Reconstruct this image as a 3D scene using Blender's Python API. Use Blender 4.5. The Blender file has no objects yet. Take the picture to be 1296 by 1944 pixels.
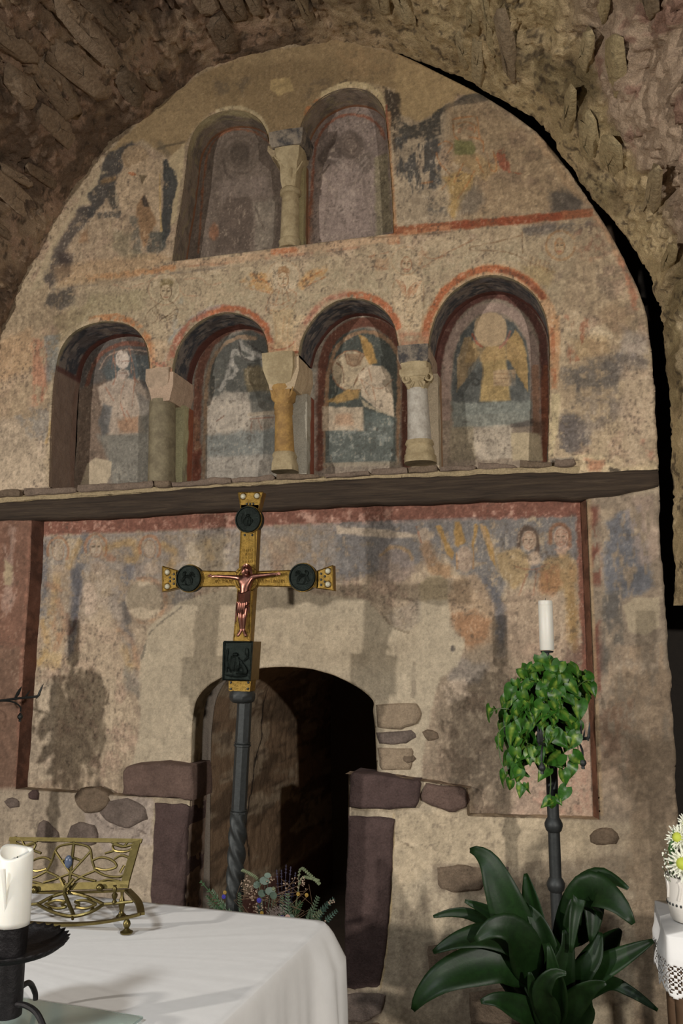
import bpy, math, random
import numpy as np
from mathutils import Vector, Matrix

# ------------------------------------------------------------------ camera, world, lights, exposure
SC = bpy.context.scene
COL = SC.collection
IW, IH, FPX = 1296.0, 1944.0, 1600.0
EYE = np.array([0.0, -4.0, 1.8])
YAW, PITCH = math.radians(15.0), math.radians(9.0)
FWD = np.array([-math.sin(YAW)*math.cos(PITCH), math.cos(YAW)*math.cos(PITCH), math.sin(PITCH)])
RIGHT = np.array([math.cos(YAW), math.sin(YAW), 0.0])
UP = np.cross(RIGHT, FWD)
cam = bpy.data.cameras.new('camera')
cam.sensor_fit = 'HORIZONTAL'; cam.sensor_width = 24.0; cam.lens = FPX*24.0/IW
cam.clip_start = 0.05; cam.clip_end = 60
camo = bpy.data.objects.new('camera', cam); COL.objects.link(camo)
M4 = Matrix.Identity(4)
for i in range(3):
    M4[i][0] = RIGHT[i]; M4[i][1] = UP[i]; M4[i][2] = -FWD[i]; M4[i][3] = EYE[i]
camo.matrix_world = M4
SC.camera = camo
SC.view_settings.view_transform = 'Standard'; SC.view_settings.look = 'None'
SC.view_settings.gamma = 1.0; SC.view_settings.use_curve_mapping = False
SC.view_settings.exposure = 0.0
SC.cycles.max_bounces = 6

W = bpy.data.worlds.new('world'); SC.world = W; W.use_nodes = True
W.node_tree.nodes['Background'].inputs[0].default_value = (1.0, 0.92, 0.82, 1)
W.node_tree.nodes['Background'].inputs[1].default_value = 0.028

def lamp(name, loc, aim, power, col, radius, size):
    l = bpy.data.lights.new(name, 'SPOT'); l.energy = power; l.color = col; l.shadow_soft_size = radius
    l.spot_size = math.radians(size); l.spot_blend = 1.0
    o = bpy.data.objects.new(name, l); COL.objects.link(o); o.location = loc
    o.rotation_euler = (Vector(aim)-Vector(loc)).to_track_quat('-Z', 'Y').to_euler()
    return o
LAMP_COL = (1.0, 0.952, 0.895)
lamp('nave_lamp_right', (1.90, -5.0, 2.35), (-0.8, 0.0, 1.7), 540, LAMP_COL, 0.05, 96)
lamp('nave_lamp_left', (-4.77, -5.45, 2.30), (-0.8, 0.0, 1.7), 760, LAMP_COL, 0.07, 96)
lamp('fill_lamp_high', (-2.2, -5.6, 4.6), (-1.0, -2.0, 1.0), 470, (0.92, 0.96, 1.0), 0.35, 44)  # unseen soft fill, added to brighten the altar cloth and foreground

# ------------------------------------------------------------------ pixel -> place
def ray(px, py):
    return FWD*FPX + RIGHT*(px-IW/2) - UP*(py-IH/2)
def at(px, py, Y=0.0):
    r = ray(px, py); t = (Y-EYE[1])/r[1]; return EYE + r*t
def atz(px, py, Z):
    r = ray(px, py); t = (Z-EYE[2])/r[2]; return EYE + r*t
def atd(px, py, D):
    return EYE + ray(px, py)*(D/FPX)
def xz(pts, Y=0.0):
    out = []
    for p in pts:
        q = at(p[0], p[1], Y); out.append((q[0], q[2]))
    return np.array(out)
def topx(P):
    P = np.asarray(P, float); d = P-EYE
    w = d@FWD
    return IW/2 + FPX*(d@RIGHT)/w, IH/2 - FPX*(d@UP)/w
MPP = 1/400.0      # metres per photo pixel on the wall

# ------------------------------------------------------------------ small maths
def s2l(c):
    c = np.asarray(c, float)/255.0
    return np.where(c <= 0.04045, c/12.92, ((c+0.055)/1.055)**2.4)
def sst(a, b, x):
    t = np.clip((x-a)/(b-a+1e-9), 0, 1); return t*t*(3-2*t)
def vnoise(X, Z, cell, seed):
    rs = np.random.RandomState(seed); G = rs.rand(256, 256)
    a = X/cell+1000.0; b = Z/cell+1000.0
    i = np.floor(a).astype(int); j = np.floor(b).astype(int)
    u = a-i; v = b-j; u = u*u*(3-2*u); v = v*v*(3-2*v)
    i0, i1, j0, j1 = i & 255, (i+1) & 255, j & 255, (j+1) & 255
    return (G[i0, j0]*(1-u)+G[i1, j0]*u)*(1-v) + (G[i0, j1]*(1-u)+G[i1, j1]*u)*v
def fbm(X, Z, cell, seed, octv=4, gain=0.55):
    s = 0; a = 1; t = 0
    for k in range(octv):
        s = s + a*vnoise(X, Z, cell/(2**k), seed+k*17); t += a; a *= gain
    return s/t
def sdf(X, Z, poly):
    """signed distance, positive inside"""
    n = len(poly); d2 = np.full(X.shape, 1e9); ins = np.zeros(X.shape, bool)
    for i in range(n):
        ax, az = poly[i]; bx, bz = poly[(i+1) % n]
        ex, ez = bx-ax, bz-az; L = ex*ex+ez*ez+1e-12
        t = np.clip(((X-ax)*ex+(Z-az)*ez)/L, 0, 1)
        d2 = np.minimum(d2, (X-ax-t*ex)**2+(Z-az-t*ez)**2)
        c = ((az > Z) != (bz > Z))
        if c.any():
            ins ^= c & (X < ex*(Z-az)/(ez if abs(ez) > 1e-12 else 1e-12)+ax)
    d = np.sqrt(d2); return np.where(ins, d, -d)
def pdist(X, Z, pl):
    d2 = np.full(X.shape, 1e9)
    for i in range(len(pl)-1):
        ax, az = pl[i]; bx, bz = pl[i+1]; ex, ez = bx-ax, bz-az; L = ex*ex+ez*ez+1e-12
        t = np.clip(((X-ax)*ex+(Z-az)*ez)/L, 0, 1)
        d2 = np.minimum(d2, (X-ax-t*ex)**2+(Z-az-t*ez)**2)
    return np.sqrt(d2)
def smooth(pts, n=6, closed=False):
    P = [np.array(p, float) for p in pts]; out = []; m = len(P)
    rng = range(m if closed else m-1)
    for i in rng:
        if closed: p0, p1, p2, p3 = P[i-1], P[i], P[(i+1) % m], P[(i+2) % m]
        else: p0, p1, p2, p3 = P[max(i-1, 0)], P[i], P[i+1], P[min(i+2, m-1)]
        for k in range(n):
            t = k/n
            out.append(0.5*((2*p1)+(-p0+p2)*t+(2*p0-5*p1+4*p2-p3)*t*t+(-p0+3*p1-3*p2+p3)*t**3))
    if not closed: out.append(P[-1])
    return [tuple(p) for p in out]
def resample(pl, step):
    pl = np.asarray(pl, float); seg = np.sqrt(((pl[1:]-pl[:-1])**2).sum(1)); s = np.concatenate([[0], np.cumsum(seg)])
    n = max(2, int(round(s[-1]/step))+1); q = np.linspace(0, s[-1], n)
    return np.stack([np.interp(q, s, pl[:, k]) for k in range(pl.shape[1])], 1), q
def ell(cx, cy, rx, ry=None, n=20):
    ry = ry or rx
    return [(cx+rx*math.cos(2*math.pi*k/n), cy+ry*math.sin(2*math.pi*k/n)) for k in range(n)]

# ------------------------------------------------------------------ objects
def setp(o, label=None, cat=None, group=None, kind=None):
    if label: o['label'] = label
    if cat: o['category'] = cat
    if group: o['group'] = group
    if kind: o['kind'] = kind
    return o
def empty(name, loc, label, cat, group=None, rot=(0, 0, 0)):
    o = bpy.data.objects.new(name, None); COL.objects.link(o); o.location = loc; o.rotation_euler = rot
    o.empty_display_size = 0.05
    return setp(o, label, cat, group)
def npmesh(name, V, F, mat=None, parent=None, smooth_=True, paint=None, mat2=None):
    V = np.asarray(V, np.float32); me = bpy.data.meshes.new(name)
    if isinstance(F, np.ndarray):
        k = F.shape[1]; me.vertices.add(len(V)); me.vertices.foreach_set('co', V.ravel())
        me.loops.add(F.size); me.loops.foreach_set('vertex_index', F.astype(np.int32).ravel())
        me.polygons.add(len(F)); me.polygons.foreach_set('loop_start', np.arange(0, F.size, k, dtype=np.int32))
        me.polygons.foreach_set('loop_total', np.full(len(F), k, np.int32))
        me.update(calc_edges=True); me.validate()
    else:
        me.from_pydata([tuple(v) for v in V], [], F); me.update()
    if smooth_: me.polygons.foreach_set('use_smooth', np.ones(len(me.polygons), bool))
    if paint is not None:
        a = me.color_attributes.new('paint', 'FLOAT_COLOR', 'POINT')
        c = np.ones((len(V), 4), np.float32); c[:, :3] = paint; a.data.foreach_set('color', c.ravel())
    if mat: me.materials.append(mat)
    o = bpy.data.objects.new(name, me); COL.objects.link(o)
    if parent: o.parent = parent
    return o
class MB:
    def __init__(s): s.v = []; s.f = []
    def add(s, V, F):
        b = len(s.v); s.v += [tuple(map(float, v)) for v in V]; s.f += [tuple(b+i for i in f) for f in F]; return s
    def box(s, c, d, rz=0.0, bev=0.0):
        x, y, z = d[0]/2, d[1]/2, d[2]/2; cs, sn = math.cos(rz), math.sin(rz)
        if bev <= 0:
            P = [(sx*x, sy*y, sz*z) for sz in (-1, 1) for sy in (-1, 1) for sx in (-1, 1)]
            F = [(0, 2, 3, 1), (4, 5, 7, 6), (0, 1, 5, 4), (2, 6, 7, 3), (0, 4, 6, 2), (1, 3, 7, 5)]
        else:
            b = min(bev, x, y, z); P = []; F = []
            def ring(zz, ins):
                X, Y = x-ins, y-ins; i = len(P)
                P.extend([(-X+b, -Y, zz), (X-b, -Y, zz), (X, -Y+b, zz), (X, Y-b, zz), (X-b, Y, zz), (-X+b, Y, zz), (-X, Y-b, zz), (-X, -Y+b, zz)])
                return list(range(i, i+8))
            rs = [ring(-z, b*0.8), ring(-z+b, 0), ring(z-b, 0), ring(z, b*0.8)]
            for a, c2 in zip(rs, rs[1:]):
                for k in range(8): F.append((a[k], a[(k+1) % 8], c2[(k+1) % 8], c2[k]))
            F.append(tuple(reversed(rs[0]))); F.append(tuple(rs[-1]))
        V = [(c[0]+p[0]*cs-p[1]*sn, c[1]+p[0]*sn+p[1]*cs, c[2]+p[2]) for p in P]
        return s.add(V, F)
    def lathe(s, prof, n=20, c=(0, 0, 0), cap=True, M=None, ph=0.0):
        V = []; F = []
        for r, z in prof:
            for k in range(n):
                a = 2*math.pi*k/n+ph; V.append(Vector((r*math.cos(a), r*math.sin(a), z)))
        for i in range(len(prof)-1):
            for k in range(n):
                F.append((i*n+k, i*n+(k+1) % n, (i+1)*n+(k+1) % n, (i+1)*n+k))
        if cap:
            F.append(tuple(reversed(range(n)))); F.append(tuple(range((len(prof)-1)*n, len(prof)*n)))
        if M is not None: V = [M@v for v in V]
        return s.add([(v[0]+c[0], v[1]+c[1], v[2]+c[2]) for v in V], F)
    def tube(s, pts, r, n=6, cap=True):
        P = [Vector(p) for p in pts]; R = r if hasattr(r, '__len__') else [r]*len(P); V = []; F = []
        t0 = (P[1]-P[0]).normalized(); ref = Vector((0, 0, 1)) if abs(t0.z) < 0.9 else Vector((1, 0, 0))
        nrm = t0.cross(ref).normalized()
        for i, p in enumerate(P):
            t = (P[min(i+1, len(P)-1)]-P[max(i-1, 0)]).normalized()
            nrm = (nrm-t*nrm.dot(t)).normalized(); b = t.cross(nrm)
            for k in range(n):
                a = 2*math.pi*k/n; V.append(p+(nrm*math.cos(a)+b*math.sin(a))*R[i])
        for i in range(len(P)-1):
            for k in range(n): F.append((i*n+k, i*n+(k+1) % n, (i+1)*n+(k+1) % n, (i+1)*n+k))
        if cap: F.append(tuple(reversed(range(n)))); F.append(tuple(range((len(P)-1)*n, len(P)*n)))
        return s.add(V, F)
    def prism(s, poly, y0, y1):
        """poly of (x,z), extruded along y"""
        n = len(poly); V = [(p[0], y0, p[1]) for p in poly]+[(p[0], y1, p[1]) for p in poly]
        F = [tuple(range(n)), tuple(reversed(range(n, 2*n)))]+[(i, n+i, n+(i+1) % n, (i+1) % n) for i in range(n)]
        return s.add(V, F)
    def sphere(s, c, r, n=8, m=6, sc=(1, 1, 1)):
        V = [(c[0], c[1], c[2]-r*sc[2])]; F = []
        for i in range(1, m):
            t = math.pi*i/m
            for k in range(n):
                a = 2*math.pi*k/n; V.append((c[0]+r*sc[0]*math.sin(t)*math.cos(a), c[1]+r*sc[1]*math.sin(t)*math.sin(a), c[2]-r*sc[2]*math.cos(t)))
        V.append((c[0], c[1], c[2]+r*sc[2])); T = len(V)-1
        for k in range(n): F.append((0, 1+(k+1) % n, 1+k))
        for i in range(m-2):
            for k in range(n): F.append((1+i*n+k, 1+i*n+(k+1) % n, 1+(i+1)*n+(k+1) % n, 1+(i+1)*n+k))
        for k in range(n): F.append((1+(m-2)*n+k, 1+(m-2)*n+(k+1) % n, T))
        return s.add(V, F)
    def build(s, name, mat, parent=None, smooth_=True, label=None):
        me = bpy.data.meshes.new(name); me.from_pydata(s.v, [], s.f); me.update()
        if smooth_: me.polygons.foreach_set('use_smooth', np.ones(len(me.polygons), bool)); me.set_sharp_from_angle(angle=math.radians(42))
        me.materials.append(mat); o = bpy.data.objects.new(name, me); COL.objects.link(o)
        if parent: o.parent = parent
        if label: o['label'] = label
        return o
def copy_tree(o, parent=None):
    c = o.copy(); COL.objects.link(c); c.parent = parent
    for ch in list(o.children): copy_tree(ch, c)
    return c

# ------------------------------------------------------------------ materials
def newmat(name):
    m = bpy.data.materials.new(name); m.use_nodes = True; nt = m.node_tree
    return m, nt, nt.nodes['Principled BSDF']
def N(nt, t, **kw):
    n = nt.nodes.new(t)
    for k, v in kw.items():
        if k in n.inputs: n.inputs[k].default_value = v
        else: setattr(n, k, v)
    return n
def mixc(nt, fac, a, b, blend='MIX'):
    n = nt.nodes.new('ShaderNodeMix'); n.data_type = 'RGBA'; n.blend_type = blend
    for s, v in ((n.inputs[0], fac), (n.inputs[6], a), (n.inputs[7], b)):
        if isinstance(v, (int, float)): s.default_value = v
        elif isinstance(v, (tuple, list, np.ndarray)): s.default_value = (*[float(q) for q in v[:3]], 1)
        else: nt.links.new(v, s)
    return n.outputs[2]
def ramp(nt, fac, stops):
    r = nt.nodes.new('ShaderNodeValToRGB'); el = r.color_ramp.elements
    while len(el) < len(stops): el.new(0.5)
    for e, (p, c) in zip(el, stops): e.position = p; e.color = (*[float(q) for q in c[:3]], 1)
    nt.links.new(fac, r.inputs[0]); return r.outputs[0]
def noise(nt, scale, detail=5, rough=0.6, coord=None, dist=0.0):
    n = N(nt, 'ShaderNodeTexNoise', Scale=scale, Detail=detail, Roughness=rough, Distortion=dist)
    if coord is None:
        g = nt.nodes.new('ShaderNodeNewGeometry'); coord = g.outputs['Position']
    nt.links.new(coord, n.inputs['Vector']); return n.outputs[0]
def bump(nt, bsdf, h, strength, dist, prev=None):
    b = N(nt, 'ShaderNodeBump', Strength=strength, Distance=dist); nt.links.new(h, b.inputs['Height'])
    if prev is not None: nt.links.new(prev, b.inputs['Normal'])
    nt.links.new(b.outputs[0], bsdf.inputs['Normal']); return b.outputs[0]
G1 = (1, 1, 1)
def paint_mat(name, grain=0.15, b1=0.45, b2=0.55, rough=0.92):
    m, nt, bs = newmat(name)
    at_ = N(nt, 'ShaderNodeAttribute', attribute_name='paint')
    n1 = noise(nt, 140, 4, 0.7); n2 = noise(nt, 17, 8, 0.7)
    f1 = ramp(nt, n1, [(0.28, (1-grain,)*3), (0.72, (1+grain,)*3)])
    f2 = ramp(nt, n2, [(0.3, (1-grain*0.6,)*3), (0.7, (1+grain*0.6,)*3)])
    f3 = ramp(nt, noise(nt, 330, 3, 0.7), [(0.25, (1-grain*0.9,)*3), (0.75, (1+grain*0.9,)*3)])
    c = mixc(nt, 1.0, at_.outputs[0], f1, 'MULTIPLY'); c = mixc(nt, 1.0, c, f2, 'MULTIPLY'); c = mixc(nt, 1.0, c, f3, 'MULTIPLY')
    nt.links.new(c, bs.inputs['Base Color']); bs.inputs['Roughness'].default_value = rough
    bs.inputs['Specular IOR Level'].default_value = 0.2
    p = bump(nt, bs, noise(nt, 22, 8, 0.62), b1, 0.02); bump(nt, bs, noise(nt, 120, 5, 0.7), b2, 0.004, p)
    return m
KA = 1.45
def alb(c, k=None): return np.clip(s2l(c)*(k or KA), 0, 0.82)
def plain(name, col, rough=0.6, metal=0.0, var=0.15, scale=40, bs_=0.15, bd=0.003, spec=0.5, k=1.0, coat=0.0):
    """colour varied by noise, with fine relief; col in sRGB"""
    m, nt, bs = newmat(name); c = np.clip(s2l(col)*k, 0, 0.9)
    n1 = noise(nt, scale, 6, 0.65)
    cc = ramp(nt, n1, [(0.25, c*(1-var)), (0.75, np.clip(c*(1+var), 0, 1))])
    nt.links.new(cc, bs.inputs['Base Color']); bs.inputs['Roughness'].default_value = rough
    bs.inputs['Metallic'].default_value = metal; bs.inputs['Specular IOR Level'].default_value = spec
    if coat: bs.inputs['Coat Weight'].default_value = coat
    if bs_: bump(nt, bs, noise(nt, scale*2.5, 6, 0.65), bs_, bd)
    return m
# ------------------------------------------------------------------ fresco canvases (paint laid on the wall, in wall metres)
class Canvas:
    def __init__(s, Y, pxa, pya, pxb, pyb, base, seed, res=0.004, pad=0.12):
        s.Y = Y; c = [at(x, y, Y) for x in (pxa, pxb) for y in (pya, pyb)]
        s.x0 = min(q[0] for q in c)-pad; s.z0 = min(q[2] for q in c)-pad
        x1 = max(q[0] for q in c)+pad; z1 = max(q[2] for q in c)+pad; s.res = res
        nx = int((x1-s.x0)/res)+1; nz = int((z1-s.z0)/res)+1
        s.X, s.Z = np.meshgrid(s.x0+np.arange(nx)*res, s.z0+np.arange(nz)*res, indexing='ij')
        s.n1 = fbm(s.X, s.Z, 0.30, seed, 5); s.n2 = fbm(s.X, s.Z, 0.085, seed+5, 5, 0.65)
        s.n3 = fbm(s.X, s.Z, 0.030, seed+9, 4, 0.7); s.n4 = fbm(s.X*2.2, s.Z*0.55, 0.05, seed+13, 4, 0.65)
        s.img = np.ones((nx, nz, 3))*np.array(base, float); s.h = np.zeros((nx, nz)); s.sd = seed; s.keep = np.ones((nx, nz))
    def box(s, pts, m):
        a = pts.min(0)-m; b = pts.max(0)+m
        i0 = max(0, int((a[0]-s.x0)/s.res)); i1 = min(s.X.shape[0], int((b[0]-s.x0)/s.res)+2)
        j0 = max(0, int((a[1]-s.z0)/s.res)); j1 = min(s.X.shape[1], int((b[1]-s.z0)/s.res)+2)
        return slice(i0, max(i0, i1)), slice(j0, max(j0, j1))
    def mix(s, sl, al, col, var=0.10, lift=0.0):
        c = np.array(col, float)*(1+var*2*(s.n3[sl]-0.5)+var*2*(s.n2[sl]-0.5))[..., None]
        s.img[sl] = s.img[sl]*(1-al[..., None])+c*al[..., None]
        if var <= 0.055: s.keep[sl] = s.keep[sl]*(1-al)+0.22*al
        if lift: s.h[sl] += lift*al
    def poly(s, pts, col, a=1.0, f=5, rag=7, patch=None, var=0.10, lift=0.0, nz='n3'):
        P = xz(pts, s.Y); f *= MPP; rag *= MPP; sl = s.box(P, f+rag)
        if s.X[sl].size == 0: return
        d = sdf(s.X[sl], s.Z[sl], P)+rag*2*((s.n2[sl]*0.6+s.n3[sl]*0.4)-0.5)*1.6
        al = sst(-f, f, d)*a
        if patch: q = (getattr(s, nz)[sl]*0.6+s.n2[sl]*0.4); al = al*sst(patch[0]-patch[1], patch[0]+patch[1], q)
        s.mix(sl, al, col, var, lift)
    def line(s, pts, w, col, a=0.8, f=1.0, patch=None, rag=1.0, sm=True, var=0.1, lift=0.0):
        if sm and len(pts) > 2: pts = smooth(pts, 5)
        P = xz(pts, s.Y); w *= MPP/2; f *= MPP; rag *= MPP; sl = s.box(P, w+f+rag)
        if s.X[sl].size == 0: return
        d = w-pdist(s.X[sl], s.Z[sl], P)+rag*2*(s.n3[sl]-0.5)
        al = sst(-f, f, d)*a
        if patch: q = (s.n3[sl]*0.5+s.n2[sl]*0.5); al = al*sst(patch[0]-patch[1], patch[0]+patch[1], q)
        s.mix(sl, al, col, var, lift)
    def ell(s, cx, cy, rx, ry, col, **k): s.poly(ell(cx, cy, rx, ry), col, **k)
    def mottle(s, col, t, sft, a, nz='n2', pts=None):
        if pts is None: sl = (slice(None), slice(None)); w = 1.0
        else:
            P = xz(pts, s.Y); sl = s.box(P, 0.05); w = sst(-0.05, 0.05, sdf(s.X[sl], s.Z[sl], P)+0.08*(s.n1[sl]-0.5))
        s.mix(sl, sst(t-sft, t+sft, getattr(s, nz)[sl])*a*w, col, 0.06)
    def finish(s, k=1.0):
        wx = s.X+0.02*(s.n2-0.5); g = fbm(wx, s.Z, 0.009, s.sd+40, 2, 0.7); st = fbm(wx*3.2, s.Z*0.8+0.03*(s.n3-0.5), 0.03, s.sd+44, 4, 0.7)
        kk = k*s.keep*(0.35+1.3*sst(0.38, 0.62, s.n1)); q = s.keep*0.6+0.4
        s.img = s.img*(1+q*k*(0.20*(s.n3-0.5)+0.30*(g-0.5)+0.22*(st-0.5)+0.20*(s.n1-0.5)))[..., None]
        a = sst(0.575, 0.66, s.n3*0.30+g*0.30+st*0.40)*0.30*kk; s.img = s.img*(1-a[..., None])+np.array((170, 153, 129.0))*a[..., None]
        a = sst(0.56, 0.66, (1-s.n3)*0.25+(1-g)*0.30+(1-st)*0.25+s.n2*0.20)*0.30*kk; s.img = s.img*(1-a[..., None])+np.array((80, 69, 59.0))*a[..., None]
        l = s.img@np.array((0.3, 0.55, 0.15)); s.img = s.img*0.86+(l*0.14)[..., None]
    def sample(s, X, Z):
        i = np.clip(((X-s.x0)/s.res).round().astype(int), 0, s.X.shape[0]-1)
        j = np.clip(((Z-s.z0)/s.res).round().astype(int), 0, s.X.shape[1]-1)
        return alb(np.clip(s.img[i, j], 0, 255)), s.h[i, j]
def base_mottle(c, lt, dk, pk=None):
    c.mottle(lt, 0.52, 0.12, 0.7, 'n1'); c.mottle(dk, 0.55, 0.10, 0.55, 'n2'); c.mottle(lt, 0.60, 0.07, 0.5, 'n3')
    c.mottle(dk, 0.66, 0.06, 0.45, 'n4')
    if pk: c.mottle(pk, 0.62, 0.08, 0.4, 'n2')
INK = (76, 58, 38); RED = (128, 66, 46); ORG = (160, 98, 62); OCH = (160, 126, 74); CHAR = (62, 60, 57)
CREAM = (170, 150, 120); TAN = (146, 122, 88); BLUE = (104, 104, 104); PINK = (160, 134, 114)
def bust(c, x, y, s, ink=INK, face=(176, 152, 118), eyes=True):
    c.ell(x, y, 8.5*s, 13*s, face, a=0.5, f=2, rag=1)
    c.line(ell(x, y, 8.5*s, 13*s)+[ell(x, y, 8.5*s, 13*s)[0]], 1.8, ink, a=0.7)
    if eyes:
        for sx in (-1, 1):
            c.ell(x+sx*4*s, y-1.5*s, 2.4*s, 1.6*s, (78, 66, 52), a=0.75, f=1, rag=0)
            c.line([(x+sx*7*s, y-5*s), (x+sx*4*s, y-6*s), (x+sx*1.5*s, y-4.5*s)], 1.5, ink, a=0.7)
        c.line([(x+1*s, y-3*s), (x+1.5*s, y+4*s), (x-1*s, y+4.5*s)], 1.4, ink, a=0.6)
        c.line([(x-3*s, y+8*s), (x, y+8.6*s), (x+3*s, y+8*s)], 1.6, (130, 70, 52), a=0.7)
def ring(c, x, y, r, w, col, **k): c.line(ell(x, y, r)+[ell(x, y, r)[0]], w, col, **k)

# outlines (photo pixels, plane of the wall front)
N1o = [(93, 924), (96, 820), (101, 735), (106, 700), (113, 668), (128, 642), (150, 624), (180, 613), (212, 610), (243, 617), (264, 634), (278, 660), (284, 706)]
N2o = [(327, 706), (329, 688), (338, 660), (352, 636), (375, 613), (404, 598), (438, 593), (470, 602), (492, 620), (504, 645), (508, 676)]
N3o = [(566, 672), (574, 640), (590, 612), (612, 588), (640, 571), (672, 566), (704, 573), (730, 591), (747, 618), (755, 655)]
N4o = [(813, 658), (818, 628), (832, 590), (856, 557), (888, 534), (922, 523), (958, 525), (992, 541), (1018, 566), (1034, 598), (1041, 640), (1042, 690), (1041, 780), (1038, 882)]
N5o = [(327, 494), (336, 430), (346, 375), (353, 320), (358, 280), (368, 250), (386, 228), (412, 214), (440, 209), (468, 213), (491, 227), (505, 250), (509, 268)]
N6o = [(567, 262), (573, 232), (588, 206), (609, 186), (636, 172), (666, 167), (697, 173), (717, 190), (729, 214), (735, 262), (740, 317), (744, 385), (746, 441)]
HB = smooth(N1o[:13], 3)+[(284, 712), (327, 712)]+smooth(N2o, 3)+[(508, 682), (566, 678)]+smooth(N3o, 3)+[(755, 661), (813, 661)]+smooth(N4o, 3)+[(1036, 906), (900, 915), (600, 931), (300, 945), (93, 952)]
HT = smooth(N5o, 3)+[(509, 272), (567, 267)]+smooth(N6o, 3)
YU, YL, YR = 0.17, 0.25, 0.07      # depths: upper niches, lower niches, recessed panel
EDGE_R = [(640, 60), (700, 78), (740, 93), (790, 115), (850, 145), (915, 178), (970, 212), (1020, 250), (1062, 298), (1100, 350), (1142, 415), (1180, 482), (1208, 540), (1228, 600), (1238, 680), (1243, 760), (1247, 850), (1250, 930)]
EDGE_L = [(1250, 930), (1252, 1000), (1258, 1080), (1266, 1180), (1273, 1290), (1281, 1420), (1285, 1540), (1291, 1700), (1296, 1960)]

# ---- canvas: upper wall front
cu = Canvas(0.0, -60, 60, 1270, 960, (150, 129, 101), 11)
base_mottle(cu, (166, 145, 115), (122, 103, 82), (158, 128, 106))
U = cu
# smooth tan plaster at the top
U.poly([(200, 295), (270, 225), (380, 140), (480, 100), (640, 75), (800, 110), (935, 190), (870, 178), (850, 208), (790, 232), (757, 214), (748, 170), (700, 158), (650, 156), (600, 188), (574, 240), (562, 268), (512, 268), (482, 220), (440, 203), (400, 212), (368, 245), (352, 275), (320, 300), (270, 265)], (141, 117, 81), a=0.92, rag=5, var=0.05)
U.mottle((122, 100, 68), 0.56, 0.1, 0.5, 'n1', [(380, 130), (900, 120), (900, 200), (560, 260), (360, 240)])
for p, c, a in (([(470, 125), (640, 110), (690, 150), (600, 185), (560, 250), (520, 262), (480, 205), (455, 160)], (110, 90, 62), 0.55), ([(405, 155), (470, 150), (466, 180), (410, 178)], (92, 78, 60), 0.7), ([(576, 158), (630, 152), (620, 175), (585, 186)], (90, 76, 58), 0.6), ([(640, 95), (745, 95), (735, 150), (650, 135)], (134, 108, 74), 0.6)):
    U.poly(p, c, a=a, f=9, rag=14, patch=(0.47, 0.10))
U.poly([(516, 152), (550, 148), (560, 172), (530, 182), (513, 170)], (158, 133, 88), a=0.85, f=2, rag=3)
U.poly([(756, 110), (870, 150), (900, 172), (860, 180), (845, 205), (800, 228), (765, 218), (748, 150)], (150, 125, 86), a=0.9, f=4, rag=5, var=0.05)
U.line([(580, 214), (592, 200), (612, 186)], 12, (150, 88, 48), a=0.7, patch=(0.45, 0.1))
U.line([(612, 180), (640, 166), (668, 160), (702, 166), (722, 184)], 12, (172, 152, 112), a=0.85, f=3, rag=4)
U.line([(720, 182), (734, 214), (738, 250)], 9, (160, 140, 102), a=0.7, f=2, rag=3)
U.line([(640, 158), (672, 152), (705, 157)], 4, (60, 50, 40), a=0.6, patch=(0.55, 0.06), rag=4)
U.line([(412, 210), (440, 204), (470, 208), (494, 224), (508, 250)], 8, (166, 148, 112), a=0.8, f=2, rag=2)
# dark band and border right of the upper niches
U.poly([(728, 165), (756, 180), (760, 240), (775, 290), (760, 330), (750, 300), (738, 235)], (52, 44, 36), a=0.85, f=4, rag=8, patch=(0.42, 0.08))
U.line([(738, 215), (739, 300), (746, 380), (749, 440)], 9, (156, 112, 74), a=0.8, f=2, rag=3)
U.line([(733, 200), (736, 262)], 5, (120, 60, 40), a=0.7)
U.poly([(752, 225), (790, 240), (832, 212), (850, 198), (845, 260), (830, 300), (842, 340), (820, 380), (850, 395), (840, 420), (770, 430), (752, 420)], (146, 128, 104), a=0.75, f=6, rag=8)
U.poly([(752, 222), (776, 236), (800, 232), (832, 208), (852, 200), (836, 222), (838, 256), (800, 268), (770, 262), (755, 250)], (60, 56, 50), a=0.88, f=3, rag=7, patch=(0.40, 0.08))
U.poly([(748, 262), (790, 258), (836, 262), (830, 300), (838, 350), (800, 366), (760, 380), (748, 330)], CHAR, a=0.85, f=6, rag=12, patch=(0.50, 0.06), nz='n4')
U.poly([(800, 376), (845, 372), (850, 408), (812, 412)], (74, 70, 64), a=0.7, f=6, rag=10, patch=(0.46, 0.08))
U.poly([(850, 205), (880, 182), (915, 178), (928, 190), (900, 197), (870, 200)], (66, 60, 52), a=0.85, f=3, rag=4)
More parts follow.
